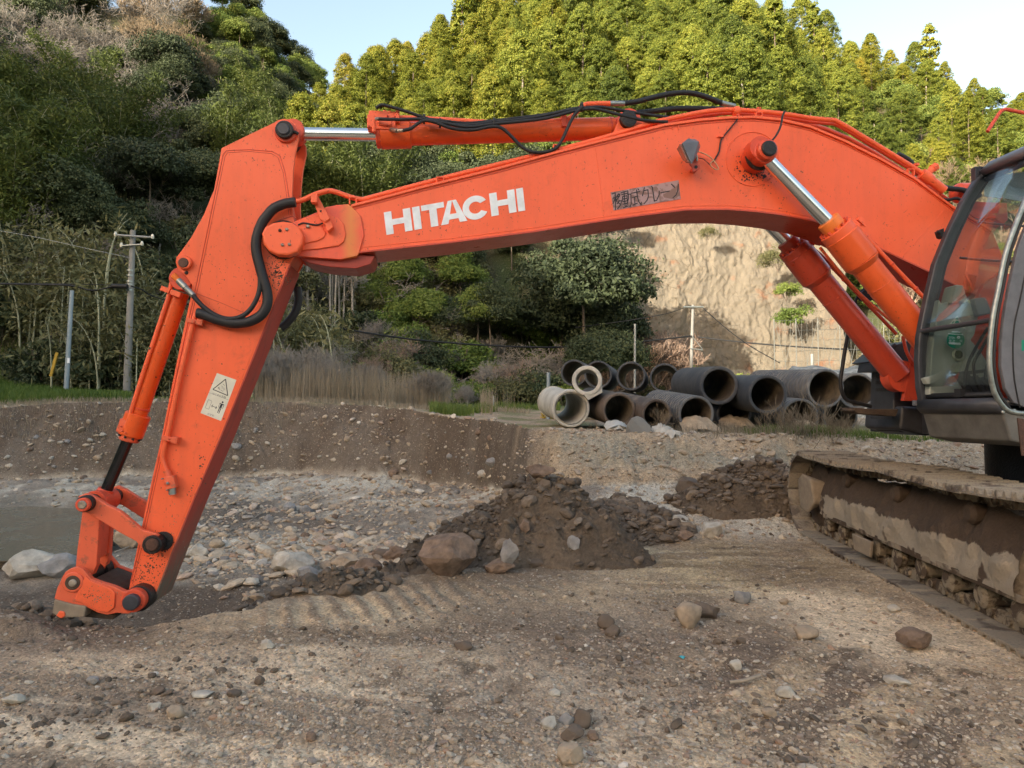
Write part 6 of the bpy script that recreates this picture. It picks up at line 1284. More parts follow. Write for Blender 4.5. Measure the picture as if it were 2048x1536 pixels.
def bare(hgt_, mat, seed, depth=5, spreadk=.62, r0=.11, label='', group='', name='bare_tree', multi=1, up=.25, cat='tree', rmin=.009, nb=(3, 4)):
    q = random.Random(seed); e = tree_empty(name, label, cat, group); Vl = []; Fl = []
    def seg_(p, d, L, r, lev):
        n = 3 if lev > 1 else 5; steps = 3; pts = [p]; dd = d.copy()
        for k in range(steps):
            dd = (dd+Vector((q.gauss(0, .13), q.gauss(0, .13), q.gauss(0, .08)+up*.15))).normalized(); pts.append(pts[-1]+dd*L/steps)
        a = None; base = len(Vl)
        for k, pt in enumerate(pts):
            if a is None: a = d.orthogonal().normalized()
            b = d.cross(a).normalized(); rr = max(rmin, r*(1-.45*k/steps))
            for j in range(n): Vl.append(pt+(a*cos(2*pi*j/n)+b*sin(2*pi*j/n))*rr)
        for k in range(steps):
            for j in range(n): Fl.append((base+k*n+j, base+k*n+(j+1) % n, base+(k+1)*n+(j+1) % n, base+(k+1)*n+j))
        if lev < depth:
            for i in range(q.randint(*nb)):
                t = q.uniform(.45, 1); k = min(int(t*steps), steps-1); pt = pts[k].lerp(pts[k+1], t*steps-k)
                ax = Vector((q.gauss(0, 1), q.gauss(0, 1), q.gauss(0, .5)+up)).normalized(); nd = (dd*(1-spreadk)+ax*spreadk).normalized()
                seg_(pt, nd, L*q.uniform(.58, .82), r*.52, lev+1)
    for m_ in range(multi):
        d = Vector((q.gauss(0, .12+.25*(multi > 1)), q.gauss(0, .12+.25*(multi > 1)), 1)).normalized(); seg_(Vector((q.gauss(0, .1)*(multi > 1), q.gauss(0, .1)*(multi > 1), -.3)), d, hgt_*.36, r0, 0)
    V = np.array([v[:] for v in Vl]); F = np.array(Fl); cut = int(np.argmax(F.max(1) >= 20)) if multi == 1 else 0
    if multi == 1: # first limb is the trunk, everything above it the branches
        tm = F.max(1) < 20; o = npmesh('trunk', mat, V, F[tm], True, e); o2 = npmesh('branches', mat, V, F[~tm], True, e)
    else: npmesh('branches', mat, V, F, True, e)
    return e
PRO = {}
def proto(key, e): PRO.setdefault(key, []).append([e, False]); return e
for i in range(4): proto('hinoki', conifer(10.5+i*.6, 2.5+.15*i, (.34, .28, .42, .2)[i], 340, 120, M['conifer'], lsz=.072))
for i in range(4): proto('cedar', conifer(10+i*.8, 2.6, .1, 350, 120, M['cedar'], lsz=.072))
for i in range(2): proto('pointed', conifer(14, 1.7, .1, 110, 60, M['conifer'], lsz=.16))
for i in range(3): proto('evergreen', broad(8+i*1.2, 3.3+.3*i, 34, 520, M['evergreen'], lsz=.115))
for i in range(3): proto('light', broad(7+i, 3.0, 34, 420, M['lightgreen'], lsz=.115))
for i in range(3): proto('shrub', broad(2.3, 1.6, 18, 220, M['lightgreen'], name='shrub', lsz=.075, cz=.35, cat='shrub'))
for i in range(2): proto('darkshrub', broad(2.4, 1.8, 18, 240, M['evergreen'], name='shrub', lsz=.08, cz=.35, cat='shrub'))
for i in range(2): proto('oliveshrub', broad(2.4, 1.8, 20, 260, M['olive'], name='shrub', lsz=.06, cz=.35, cat='shrub'))
for i in range(3): proto('bamboo', bamboo(10+i, 13, M['bamboo']))
for i in range(3):
    _b = bamboo(4.6, 34, M['olive'], leaf=60, spread=2.6); proto('cane', _b)
for i in range(3): proto('bare_grey', bare(9, M['twig_grey'], 10+i, 6, .60, .13, rmin=.012, nb=(2, 4)))
for i in range(3): proto('bare_tan', bare(8, M['twig_tan'], 20+i, 6, .52, .10, up=.5, rmin=.018))
for i in range(2): proto('bare_red', bare(3.6, M['twig_red'], 30+i, 5, .5, .05, multi=4, up=.5, name='bare_shrub', cat='shrub', rmin=.011))
for i in range(2): proto('bare_shrub', bare(2.6, M['twig_grey'], 40+i, 5, .5, .03, multi=5, up=.5, name='bare_shrub', cat='shrub', rmin=.006))
for i in range(2): proto('pale_bare', bare(7, M['pale_bark'], 50+i, 5, .62, .12, rmin=.014, up=.1))
for i in range(2): proto('weed', bare(1.3, M['twig_tan'], 60+i, 4, .45, .006, multi=4, up=.6, name='weed_stalks', cat='weeds', rmin=.0028, nb=(2, 3)))
proto('yellow', broad(2.4, 1.7, 22, 260, M['yellow'], name='flowering_shrub', lsz=.065, cz=.35, cat='shrub'))
NPL = [0]
def plant(key, px, d, sc=1, label='', group='', rz=None, sink=.3, z=None, leanx=0):
    if 590 < px < 722 and 31 < d < 42: px += 135 if px > 650 else -130
    k = random.randrange(len(PRO[key])); pr = PRO[key][k]; x = (px-1024)/1400*d; z = H(x, d) if z is None else z
    loc = (x, d, z-sink); rz = random.uniform(0, 2*pi) if rz is None else rz
    if not pr[1]: o = pr[0]; pr[1] = True; o.location = loc; o.rotation_euler = (0, 0, rz); o.scale = (sc,)*3
    else: o = dupl(pr[0], loc, rz, sc)
    o['label'] = label; o['group'] = group; 
    if leanx: o.rotation_euler = (0, leanx, rz*0)
    NPL[0] += 1
    if px < 460 or 620 < px < 2130 or d > 50:
        o['label'] = label+zone(px, d)
        if len(o['label'].split()) > 16: o['label'] = label
    return o
def zone(px, d):
    if d < 52: return ''
    h_ = 'low' if d < 66 else ('midway' if d < 80 else 'high')
    w_ = ('', ', above the far left', ', above the steel pole', ', above the concrete pole', ', left of the arm top', ', above the arm top', ', above the silver rod', ', above the valve block', ', above the hoses', ', above the pipe bend', ', above the lamp', ', above the cylinder pin', ', above the boom crest', ', above the boom slope', ', above the cab')[int(np.clip((px+150)//155+1, 1, 14))]
    s_ = w_+', '+h_+' up'
    return s_
random.seed(5)
GH = 'conifers on the sunlit right hillside'
def pick(px):
    if px < 1060: return 'cedar'
    return 'hinoki'
d = 56.0
while d < 100:
    px = 625+random.uniform(0, 60)
    while px < 1720:
        dmax = np.interp(px, [620, 690, 820, 1000, 1600, 1720], [72, 78, 86, 92, 98, 98])
        if d < dmax:
            key = pick(px+random.uniform(-60, 60)); 
            if random.random() < .03: key = 'pointed'
            lab = {'cedar': 'yellow green rusty-tipped cedar on the sunlit hill', 'hinoki': 'dense green cypress on the sunlit hill', 'pointed': 'pointed conifer on the sunlit hill'}[key]
            plant(key, px, d+random.uniform(-1.5, 1.5), random.uniform(.78, 1.12)*np.interp(px, [600, 760, 1000, 1480, 1720], [.75, .9, 1, 1, .74]), lab, GH)
        px += 3.3/d*1400*random.uniform(.75, 1.25)
    d += 3.5
# right-hand spur: paler, smaller crowns
d = 62.0
while d < 108:
    px = 1710+random.uniform(0, 50)
    while px < 2420:
        key = random.choice(['light', 'hinoki', 'light', 'cedar']); plant(key, px, d+random.uniform(-1.5, 1.5), random.uniform(.58, .8), {'light': 'rounded light green tree on the right hill', 'hinoki': 'green cypress on the right hill', 'cedar': 'yellowish cedar on the right hill'}[key], 'trees on the far right hillside')
        px += 3.7/d*1400*random.uniform(.8, 1.2)
    d += 4.4
plant('pointed', 1875, 92, 1.05, 'tall dark pointed fir on the right skyline', 'trees on the right skyline'); plant('pale_bare', 1830, 96, 1.0, 'pale bare tree left of the dark fir', 'trees on the right skyline')
for px, dd_, sc in ((1640, 90, .9), (1560, 96, .9)): plant('pointed', px, dd_, sc, 'small pointed conifer on the skyline', 'trees on the right skyline')
# bare and green growth on the slope right of the cliff
for px in range(1700, 2100, 42):
    for dd_ in (45, 51, 57):
        key = random.choice(['shrub', 'oliveshrub', 'light', 'bare_tan', 'shrub']); sc = {'light': .42, 'bare_tan': .38}.get(key, 1.15)
        if px > 1740 and dd_ > 50 and random.random() < .45: key = 'bare_red'; sc = 1.3
        plant(key, px+random.uniform(-16, 16), dd_+random.uniform(-2, 2), sc*random.uniform(.8, 1.2), {'shrub': 'green shrub on the slope behind the cab', 'oliveshrub': 'olive shrub on the slope behind the cab', 'light': 'small light green tree on the slope behind the cab', 'bare_tan': 'tan leafless tree on the slope behind the cab', 'bare_red': 'reddish leafless shrub on the slope behind the cab'}[key], 'growth on the slope right of the cliff')
for px, dd_, z_ in ((1880, 62, None), (1930, 64, None), (1990, 62, None), (2040, 60, None), (1950, 58, None), (2010, 66, None), (1870, 70, None)): plant('bare_tan', px, dd_, random.uniform(.75, 1.0), 'reddish tan leafless tree above the cab roof', 'bare trees above the cab')
# cliff foot
for px in range(1245, 1700, 27):
    key = random.choice(['shrub', 'oliveshrub', 'bare_red', 'shrub']); plant(key, px+random.uniform(-8, 8), random.uniform(43, 47), random.uniform(.7, 1.1), {'shrub': 'green shrub at the foot of the cliff', 'oliveshrub': 'dull olive shrub at the foot of the cliff', 'bare_red': 'reddish leafless shrub at the foot of the cliff'}[key], 'shrubs at the cliff foot')
for px, sc in ((1285, 1.3), (1320, 1.5), (1345, 1.2)): plant('bare_red', px, 45, sc*1.25, 'tall reddish leafless shrub against the cliff left of the thin pole', 'tall bare shrubs against the cliff')
plant('yellow', 1452, 36, .80, 'golden yellow flowering shrub behind the black pipes', 'yellow flowering shrubs'); plant('yellow', 1099, 16.8, .22, 'small yellow flowering plant beside the white post', 'yellow flowering shrubs'); plant('shrub', 1425, 41, 1.3, 'bright green shrub just right of the thin pole', 'shrubs at the cliff foot')
for px, dd_, sc in ((1600, 47, 1.2), (1640, 44, 1.0), (1600, 40, .8)): plant('shrub', px, dd_, sc, 'bright green bush at the right edge of the cliff behind the net', 'bushes behind the net')
for px, py, kk, sc in ((1420, 478, 'oliveshrub', .45), (1560, 540, 'oliveshrub', .8), (1575, 600, 'shrub', .7), (1235, 500, 'evergreen', .3), (1250, 560, 'oliveshrub', .9), (1240, 620, 'shrub', .9), (1590, 660, 'shrub', .9)):
    q_ = atY(px, py, 49.6 if px < 1540 else 47.5); plant(kk, px, q_.y, sc, {'bare_red': 'rusty dry tuft clinging to the cliff face', 'oliveshrub': 'dull olive tuft clinging to the cliff face', 'shrub': 'green bush clinging to the cliff edge', 'evergreen': 'dark little tree on the left edge of the cliff'}[kk], 'tufts on the cliff face', z=q_.z, sink=0)
# dark trees left of the cliff
for px, dd_, sc, w_ in ((1165, 41, 1.12, 'tallest dense dark evergreen left of the cliff'), (1215, 44, .95, 'dark evergreen touching the left cliff edge'), (1120, 44, 1.0, 'dark evergreen at the left of the cliffside group'), (1225, 38, .62, 'low dark evergreen nearest the thin white post'), (1190, 37, .55, 'small dark evergreen just above the leftmost black pipes')): plant('evergreen', px, dd_, sc, w_, 'dark evergreens left of the cliff')
# valley centre under the boom: thicket, bare trees, bamboo trunks
def under(px0, px1, d0, d1, n, keys, grp, phr, scs):
    for _ in range(n):
        key = random.choice(keys); px = random.uniform(px0, px1); dd_ = random.uniform(d0, d1)
        plant(key, px, dd_, random.uniform(*scs)*{'evergreen': .5, 'light': .5, 'bamboo': .6, 'bare_grey': .6, 'pale_bare': .75}.get(key, 1), {'evergreen': 'dark evergreen tree %s', 'light': 'light green tree %s', 'shrub': 'green bush %s', 'darkshrub': 'dark green bush %s', 'oliveshrub': 'olive brown bush %s', 'bare_shrub': 'grey leafless bush %s', 'bare_red': 'reddish leafless bush %s', 'bare_grey': 'grey leafless tree %s', 'pale_bare': 'pale leafless tree %s', 'bamboo': 'feathery bamboo clump %s', 'bare_tan': 'tan leafless tree %s'}[key] % phr, grp)
under(560, 1150, 34, 37, 26, ['shrub', 'oliveshrub', 'darkshrub', 'bare_red', 'shrub'], 'bushes below the boom', 'at the slope foot below the boom', (.7, 1.05))
under(600, 1130, 38, 50, 30, ['shrub', 'oliveshrub', 'evergreen', 'oliveshrub', 'darkshrub', 'bare_grey'], 'thicket below the boom', 'on the shaded slope below the boom', (.9, 1.35))
for px, dd_, sc, ln in ((985, 39, .95, .1), (1040, 40, .9, -.25), (830, 40, .85, .3), (760, 41, .9, -.35), (880, 44, 1.0, .2), (700, 43, .9, 0), (1120, 42, .8, .1)): plant('pale_bare', px, dd_, sc, 'pale crooked leafless tree on the slope below the boom', 'pale bare trees below the boom', leanx=ln)
under(580, 1180, 34, 46, 34, ['shrub', 'darkshrub', 'oliveshrub', 'light', 'bare_shrub'], 'growth below the boom', 'in the thicket below the boom', (.8, 1.3))
under(640, 1180, 50, 56, 22, ['evergreen', 'light', 'cedar' if 0 else 'evergreen'], 'trees behind the boom', 'on the mid slope behind the boom', (1.1, 1.7))
for px in list(range(120, 620, 34)): plant('cane', px+random.uniform(-10, 10), random.uniform(31.5, 34), random.uniform(.8, 1.25), 'thicket of thin upright canes '+('behind the concrete pole' if px < 290 else 'just left of the arm' if px < 400 else 'behind the lower arm' if px < 500 else 'just right of the arm'), 'cane thickets')
for _ in range(26): plant(random.choice(['pale_bare', 'bare_grey', 'bare_grey']), random.uniform(0, 600), random.uniform(33, 40), random.uniform(.35, .7), 'thin grey leafless tree on the shaded left slope', 'thin bare trees on the left slope')
for _ in range(16): plant(random.choice(['bare_grey', 'pale_bare']), random.uniform(720, 1130), random.uniform(34, 42), random.uniform(.35, .7), 'thin crooked leafless tree in the thicket below the boom', 'thin bare trees below the boom')
under(560, 930, 45, 56, 26, ['evergreen', 'shrub', 'light', 'oliveshrub', 'evergreen'], 'behind the boom', 'on the slope seen over the boom', (1.1, 1.6))
# tall bare bamboo or cedar stems right of the arm
for i in range(17):
    px = random.uniform(600, 712); dd_ = random.uniform(40, 44); x = (px-1024)/1400*dd_; z = H(x, dd_)
    if i == 0: st_ = MB().tube([(0, 0, -.4), (.02, .02, 3), (-.04, 0, 6), (0, .03, 7.2)], .07, 7, 2, [.075, .07, .06, .045]).build('tree_trunk', M['pale_bark'], None, origin=(0, 0, 0)); o = st_
    else: o = st_.copy(); COL.objects.link(o)
    o.location = (x, dd_, z); o.rotation_euler = (random.uniform(-.03, .03), random.uniform(-.04, .04), random.uniform(0, 6)); s_ = random.uniform(.7, 1.2); o.scale = (s_, s_, random.uniform(.55, .68))
    tag(o, 'slender straight pale trunk in the dark grove right of the arm', 'tree trunk', 'straight trunks in the dark grove')
for px in (590, 620, 650, 680, 705, 735): plant('bamboo', px, random.uniform(45, 47), .95, 'feathery bamboo clump above the slender trunks', 'bamboo clumps')
for px in (596, 650, 705): plant('cedar', px, 52, .95, 'dark conifer closing the grove behind the slender trunks', 'conifers behind the grove')
# left hillside
GL = 'trees on the left hillside'
def left(px0, px1, d0, d1, n, keys, phr, scs): under(px0, px1, d0, d1, n, keys, GL, phr, scs)
for px, dd_, sc in ((20, 36, 1.0), (85, 38, 1.05), (-30, 40, 1.1), (200, 44, 1.0), (250, 46, 1.0), (150, 50, 1.0), (60, 47, 1.1), (460, 52, .9), (530, 50, .95), (600, 54, .9), (660, 56, .95), (610, 46, .85), (660, 48, .8), (560, 60, .9), (500, 62, .85), (640, 50, .8), (690, 50, .8), (570, 45, .8), (480, 46, .75)): plant('bamboo', px, dd_, sc*.95, 'feathery bamboo clump on the lower left hillside' if px < 400 else 'green bamboo clump behind the top of the arm', 'bamboo clumps')
left(-120, 250, 31.0, 34, 34, ['oliveshrub', 'bare_shrub', 'darkshrub', 'darkshrub'], 'behind the steel pole at the hill foot', (.9, 1.4))
left(-120, 260, 35, 41, 26, ['oliveshrub', 'darkshrub', 'evergreen', 'bare_shrub'], 'on the slope behind the steel pole', (.9, 1.4))
left(180, 600, 33, 36, 20, ['oliveshrub', 'bare_shrub', 'bare_shrub'], 'behind the concrete pole at the hill foot', (.9, 1.5))
left(-120, 560, 36, 44, 26, ['darkshrub', 'evergreen', 'oliveshrub', 'bare_grey', 'darkshrub'], 'at the shaded foot of the left hill', (1.0, 1.5))
left(-120, 440, 42, 62, 44, ['evergreen', 'evergreen', 'bare_grey', 'bare_grey', 'evergreen'], 'on the shaded left hillside', (1.1, 1.6))
left(-60, 330, 54, 66, 22, ['bare_grey'], 'on the upper left hill', (1.3, 1.9))
left(-100, 330, 60, 80, 30, ['bare_grey', 'bare_grey', 'bare_grey', 'evergreen'], 'high on the left hill', (1.5, 2.1))
left(260, 450, 62, 86, 22, ['bare_tan', 'evergreen', 'light'], 'at the sunlit edge of the left hill', (.8, 1.2))
left(430, 640, 60, 90, 48, ['light', 'evergreen', 'light'], 'on the left hill shoulder', (.9, 1.3))
for dd_, px0, px1, st in ((88, 430, 640, 24), (80, 380, 600, 34), (70, 440, 640, 36)):
    for px in range(px0, px1, st): plant('light' if random.random() < .6 else 'evergreen', px+random.uniform(-8, 8), dd_+random.uniform(-2, 2), random.uniform(.5, .7), 'rounded green tree on the left hill shoulder', GL)
for _ in range(46):
    key = random.choice(['evergreen', 'evergreen', 'bamboo', 'bare_grey', 'light']); plant(key, random.uniform(-620, -120), random.uniform(36, 74), random.uniform(.7, 1.1), {'evergreen': 'dark evergreen tree beyond the left edge', 'bamboo': 'feathery bamboo clump beyond the left edge', 'bare_grey': 'grey leafless tree beyond the left edge', 'light': 'light green tree beyond the left edge'}[key], 'trees beyond the left edge')
# low dry stems and weeds near the yard
def blades(name, mat, pts, hgt_, lean, wid, label, kind='stuff', per=1):
    n = len(pts); a = Rn.uniform(0, 2*pi, n); h_ = hgt_*Rn.uniform(.5, 1.2, n); l_ = lean*Rn.uniform(.2, 1.2, n)*h_; w_ = wid*Rn.uniform(.7, 1.3, n)
    dx, dy = np.cos(a), np.sin(a); ox, oy = -dy*w_, dx*w_; P_ = np.array(pts)
    A = P_+np.stack([ox, oy, 0*ox-.02], -1); B_ = P_-np.stack([ox, oy, 0*ox+.02], -1); M1 = P_+np.stack([dx*l_*.35, dy*l_*.35, h_*.6], -1)
    C = M1+np.stack([ox, oy, 0*ox], -1)*.7; D_ = M1-np.stack([ox, oy, 0*ox], -1)*.7; T = P_+np.stack([dx*l_, dy*l_, h_], -1)
    V = np.stack([A, B_, D_, C, T+np.stack([ox, oy, 0*ox], -1)*.1, T-np.stack([ox, oy, 0*ox], -1)*.1], 1).reshape(-1, 3); k = (np.arange(n)*6)[:, None]
    F = np.concatenate([k+np.array([[0, 1, 2, 3]]), k+np.array([[3, 2, 5, 4]])]); o = npmesh(name, mat, V, F, False)
    return tag(o, label, None if kind else 'plant', None, kind)
def patch(n, px0, px1, d0, d1, clump=0):
    u = Rn.uniform(px0, px1, n); dd_ = 1/((1-Rn.uniform(0, 1, n))/d0+Rn.uniform(0, 1, n)*0)*1 if 0 else Rn.uniform(d0, d1, n); X = (u-1024)/1400*dd_
    if clump: k = fbm(X*clump, dd_*clump, 77, 3) > -.02; X = X[k]; dd_ = dd_[k]
    return np.stack([X, dd_, terrain(X, dd_, False)[0]], -1)
blades('green_grass', M['grass'], patch(26000, -80, 260, 21.5, 34), .30, .5, .012, 'bright green grass above the left bank')
blades('green_grass', M['grass'], patch(5000, 250, 560, 22, 33, .8), .16, .5, .012, 'short green grass between the poles and the pit')
blades('dry_reeds', M['dry_grass'], patch(15000, 510, 900, 22, 31, .35), 1.15, .25, .006, 'tall dry grey reeds behind the pit rim')
blades('dry_reeds', M['dry_grass'], patch(5000, 960, 1110, 18, 30, .4), .8, .3, .006, 'dry reeds left of the pipe stack')
blades('green_grass', M['grass'], patch(16000, 860, 1120, 17.5, 27, .5), .26, .6, .008, 'green grass behind the corner of the pit')
blades('green_grass', M['grass'], np.concatenate([patch(9000, 1150, 2080, 10.9, 12.4, .9), patch(9000, 1580, 2080, 10.7, 12.4, 1.3)]), .10, .7, .004, 'patches of short green grass before the pipe stack')
blades('dry_grass', M['dry_grass'], patch(9000, 1120, 2080, 10.6, 12.8, .7), .13, .9, .003, 'flattened dry grass before the pipe stack')
blades('dry_grass', M['dry_grass'], patch(6000, -80, 1060, 19.8, 21.4), .16, .8, .007, 'dry grass fringe on the pit rim')
for px, dd_, sc in ((1318, 11.0, .55), (1560, 10.6, .6), (1590, 10.5, .75), (1600, 10.6, .9), (1625, 10.5, .8), (1655, 10.6, .6), (1690, 10.6, .6)):
    plant('weed', px, dd_, sc, 'thin brown weed stalks in front of the pipes', 'dry weed stalks before the pipes', sink=.02)
for px, dd_, sc in ((540, 24, .9), (600, 25, 1.0), (650, 24, .8), (585, 30, 1.3), (640, 29, 1.2), (730, 27, .8), (860, 24, .7), (925, 22, .45)): plant('bare_shrub', px, dd_, sc, 'grey leafless bush among the dry reeds', 'bare bushes among the reeds', sink=.05)
for lst in PRO.values():
    for e, used in lst:
        if not used:
            for ch in list(e.children): bpy.data.objects.remove(ch)
            bpy.data.objects.remove(e)
print('plants', NPL[0])
# ================================================================== YARD: pipes, poles, net, tarp
def pipemat(name, col, inner=False, dirty=(.23, .19, .14)):
    s = NT(name); g = s.geo(); n = s.noise(g, 3, 6, .65, .4); n2 = s.noise(g, 22, 5, .7)
    s.set(color=s.mix(s.math('MULTIPLY', s.ramp(n, [(.42, 0), (.72, 1)]), .75), s.mix(n2, tuple(x*.75 for x in col), tuple(x*1.25 for x in col)), dirty), rough=.62, normal=s.bump(n2, .25, .01), spec=.35); return s.m
M['pipe_black'] = pipemat('black_plastic', (.042, .047, .056), dirty=(.105, .105, .105)); M['pipe_brown'] = pipemat('dirty_brown_plastic', (.075, .055, .045), dirty=(.21, .17, .13)); M['concrete'] = pipemat('pale_concrete', (.52, .50, .44), dirty=(.24, .215, .18)); M['pipe_rib'] = pipemat('grey_black_ribbed_plastic', (.095, .10, .108), dirty=(.22, .21, .19)); M['pipe_in'] = pipemat('silty_pipe_inside', (.06, .05, .042), dirty=(.27, .215, .14))
def pipe(cx, cy, rpx, Rm, L, dirx, diry, mat, label, cat='pipe', rib=0, wall=.045, name='drain_pipe', collar=False, gr='black plastic pipes in the stack', inner='pipe_in', slope=None):
    """mouth centred on that pixel; its true radius and its size in the photo give the distance; body runs back along the given direction"""
    d = Rm*1400/rpx; p = atY(cx, cy, d); ax = Vector((dirx, 1, diry)).normalized(); e = empty(name, p, label, cat, gr)
    a = ax.orthogonal().normalized(); prof = []
    if rib:
        n = int(L/rib)
        for i in range(n): t = i*L/n; prof += [(t, Rm), (t+L/n*.5, Rm), (t+L/n*.6, Rm-.04), (t+L/n*.9, Rm-.04)]
    else:
        n = 10
        for i in range(n+1): prof.append((L*i/n, Rm*(1+.004*sin(i*3))))
        if collar: prof = [(0, Rm), (.02, Rm+.012), (.16, Rm+.012), (.19, Rm-.02)]+[(t, Rm-.02) for t in (.5, L)]
    m = MB(); m.lathe(p, ax, prof, 44, cap=False); m.build('shell', mat, e)
    m = MB(); m.lathe(p, ax, [(.0, Rm-wall), (L*.5, Rm-wall), (L, Rm-wall)], 44, cap=False); m.build('inner_wall', M[inner] if inner != 'same' else mat, e)
    m = MB()
    if collar: m.lathe(p, ax, [(.0, Rm), (-.004, Rm-.012), (-.0, Rm-.032), (.04, Rm-.034), (.04, Rm-wall-.002)], 44, cap=False)
    else: m.lathe(p, ax, [(.0, Rm), (-.008, Rm-.012), (-.008, Rm-wall+.012), (0, Rm-wall)], 44, cap=False)
    m.build('rim', mat, e); MB().lathe(p+ax*L, ax, [(0, Rm), (.003, Rm-wall)], 44, cap=False).build('far_rim', mat, e); return e
b = M['pipe_black']
pipe(1148, 746, 27, .31, 2.6, .22, .01, b, 'black pipe at the upper left end of the stack, behind the small concrete pipe')
pipe(1196, 749, 28, .31, 2.6, .22, .01, b, 'second black pipe of the upper row, right of the small concrete pipe')
pipe(1262, 752, 29, .31, 2.6, .22, .01, b, 'third black pipe of the upper row, above the brown pipe mouths')
pipe(1329, 756, 29.5, .31, 2.6, .22, .01, b, 'fourth black pipe of the upper row, with weeds before its mouth')
pipe(1438, 771, 38.5, .33, 2.4, .02, .05, b, 'thick walled black pipe resting highest and nearest in the middle of the stack', wall=.06)
pipe(1535, 789, 39, .32, 2.4, -.02, .05, b, 'smooth black pipe with banded body right of the thick walled one', wall=.05)
pipe(1651, 777, 39, .34, 2.4, -.12, .05, M['pipe_rib'], 'ribbed grey black pipe of the upper row, mouth full of twigs', rib=.105)
pipe(1714, 782, 36, .33, 2.6, .18, .04, M['pipe_rib'], 'ribbed pipe at the right end partly hidden by the excavator box', rib=.105)
pipe(1142, 817, 37, .31, 1.9, -.10, .07, M['concrete'], 'large pale concrete pipe with a ringed socket at the lower left of the stack', collar=True, wall=.055, name='concrete_pipe', gr='concrete pipes', inner='same')
cp_ = pipe(1174, 761, 30, .25, 1.2, .12, .0, M['concrete'], 'small pale concrete pipe lying on top of the large concrete pipe', wall=.065, name='concrete_pipe', gr='concrete pipes', inner='same')
p = wloc(cp_); MB().prism([p+Vector((-.05, -.005, -.245)), p+Vector((.02, -.005, -.33)), p+Vector((.255, -.005, -.20)), p+Vector((.25, -.005, -.03)), p+Vector((.235, -.005, -.10)), p+Vector((.15, -.005, -.205))], (.1, 1.1, 0)).build('flat_foot', M['concrete'], cp_, .01)
br = M['pipe_brown']; gb = 'brown mud-stained pipes of the lower row'
pipe(1238, 820, 34, .28, 1.9, -.14, .08, br, 'brown stained pipe with a broken lip beside the large concrete pipe', gr=gb)
pipe(1313, 829, 31, .25, 1.9, -.18, .09, br, 'brown stained pipe behind the concrete shards', gr=gb)
pipe(1392, 828, 37, .30, 1.9, -.12, .08, M['pipe_rib'], 'ribbed brownish pipe half filled with earth', rib=.11, gr=gb)
pipe(1468, 828, 35, .31, 1.9, -.06, .06, b, 'black pipe half filled with earth under the thick walled pipe', gr='half buried black pipes')
pipe(1600, 835, 38, .33, 2.0, -.06, .06, M['pipe_rib'], 'ribbed black pipe on the ground with earth spilling from its mouth', rib=.11, gr='half buried black pipes')
pipe(1680, 834, 35, .33, 2.0, .02, .06, M['pipe_rib'], 'ribbed black pipe on the ground at the right, behind weeds', rib=.11, gr='half buried black pipes')
for px in (1188, 1250, 1318, 1380): pipe(px, 806, 27, .30, 2.4, .22, .0, b, 'black pipe of the rear lower row showing only in the gaps', gr='rear lower pipes')
M['loam'] = plain('tan_loam', (.34, .26, .175), .95, 0, 1, 30, .35)
def fill(cx, cy, rpx, Rm, dirx, label):
    d = Rm*1400/rpx; p = atY(cx, cy, d); nn = 22; V = []; n2 = 18
    for i in range(nn):
        for j in range(n2):
            u = -1+2*i/(nn-1); t = -.35+1.5*j/(n2-1); half = Rm*.93; zz = -Rm*.10-max(0, -t)*.55-.10*u*u-.08*max(t, 0)+float(fbm(np.array([u*3+cx]), np.array([t*3.]), 3, 4)[0])*.10
            V.append((p.x+u*half*(.97 if t > 0 else 1+.5*-t)+dirx*t, p.y+t, p.z+zz))
    I = np.arange(nn*n2).reshape(nn, n2); F = np.stack([I[:-1, :-1], I[1:, :-1], I[1:, 1:], I[:-1, 1:]], -1).reshape(-1, 4)
    c_ = (p.x, p.y, p.z-Rm); tag(npmesh('earth_fill', M['loam'], V, F, True, loc=c_), label, 'earth', 'earth filling the lower pipes')
fill(1392, 828, 37, .30, -.12, 'tan earth filling the ribbed brownish pipe'); fill(1468, 828, 35, .31, -.06, 'tan earth filling the black pipe under the thick walled one'); fill(1600, 835, 38, .33, -.06, 'tan earth spilling from the ribbed pipe on the ground')
# concrete shards in front
def shell(cx, cy, Rm, a0, a1, L, tilt, label, dpth=10.9, rot=0, mat='concrete', th=.05):
    p = atY(cx, cy, dpth); m = MB(); n = 14; rg = []
    for k, y in ((0, 0), (1, L)):
        o_ = [Vector((cos(R(a0+(a1-a0)*i/n))*Rm, y+.06*random.uniform(-1, 1), sin(R(a0+(a1-a0)*i/n))*Rm)) for i in range(n+1)]
        i_ = [Vector((v.x*(1-th/Rm), v.y, v.z*(1-th/Rm))) for v in o_][::-1]; rg.append(o_+i_)
    mt = Matrix.Rotation(R(rot), 3, 'Z') @ Matrix.Rotation(R(tilt), 3, 'X'); rg = [[p+mt @ v for v in r_] for r_ in rg]; m.loft(rg, smooth=False)
    tag(m.build('concrete_shard', M[mat], None, .006), label, 'rubble', 'broken concrete pieces before the pipes')
shell(1236, 880, .24, 35, 140, .35, 12, 'pale curved concrete shard at the left of the broken pieces')
M['concrete_dark'] = pipemat('weathered_concrete', (.17, .17, .16), dirty=(.26, .24, .2))
p = atY(1278, 862, 10.8)
V3 = [(-.21, 0, -.03), (-.19, -.03, .10), (-.12, -.02, .20), (-.02, .02, .235), (.07, .03, .20), (.17, .0, .09), (.215, -.03, -.02), (.1, -.06, -.05), (-.1, -.06, -.06), (-.15, .16, -.02), (-.03, .22, .19), (.14, .2, .0)]
tag(MB().hull([p+Vector(v) for v in V3]).build('concrete_shard', M['concrete_dark'], None, .012), 'dark grey domed concrete shard in the middle of the broken pieces', 'rubble', 'broken concrete pieces before the pipes')
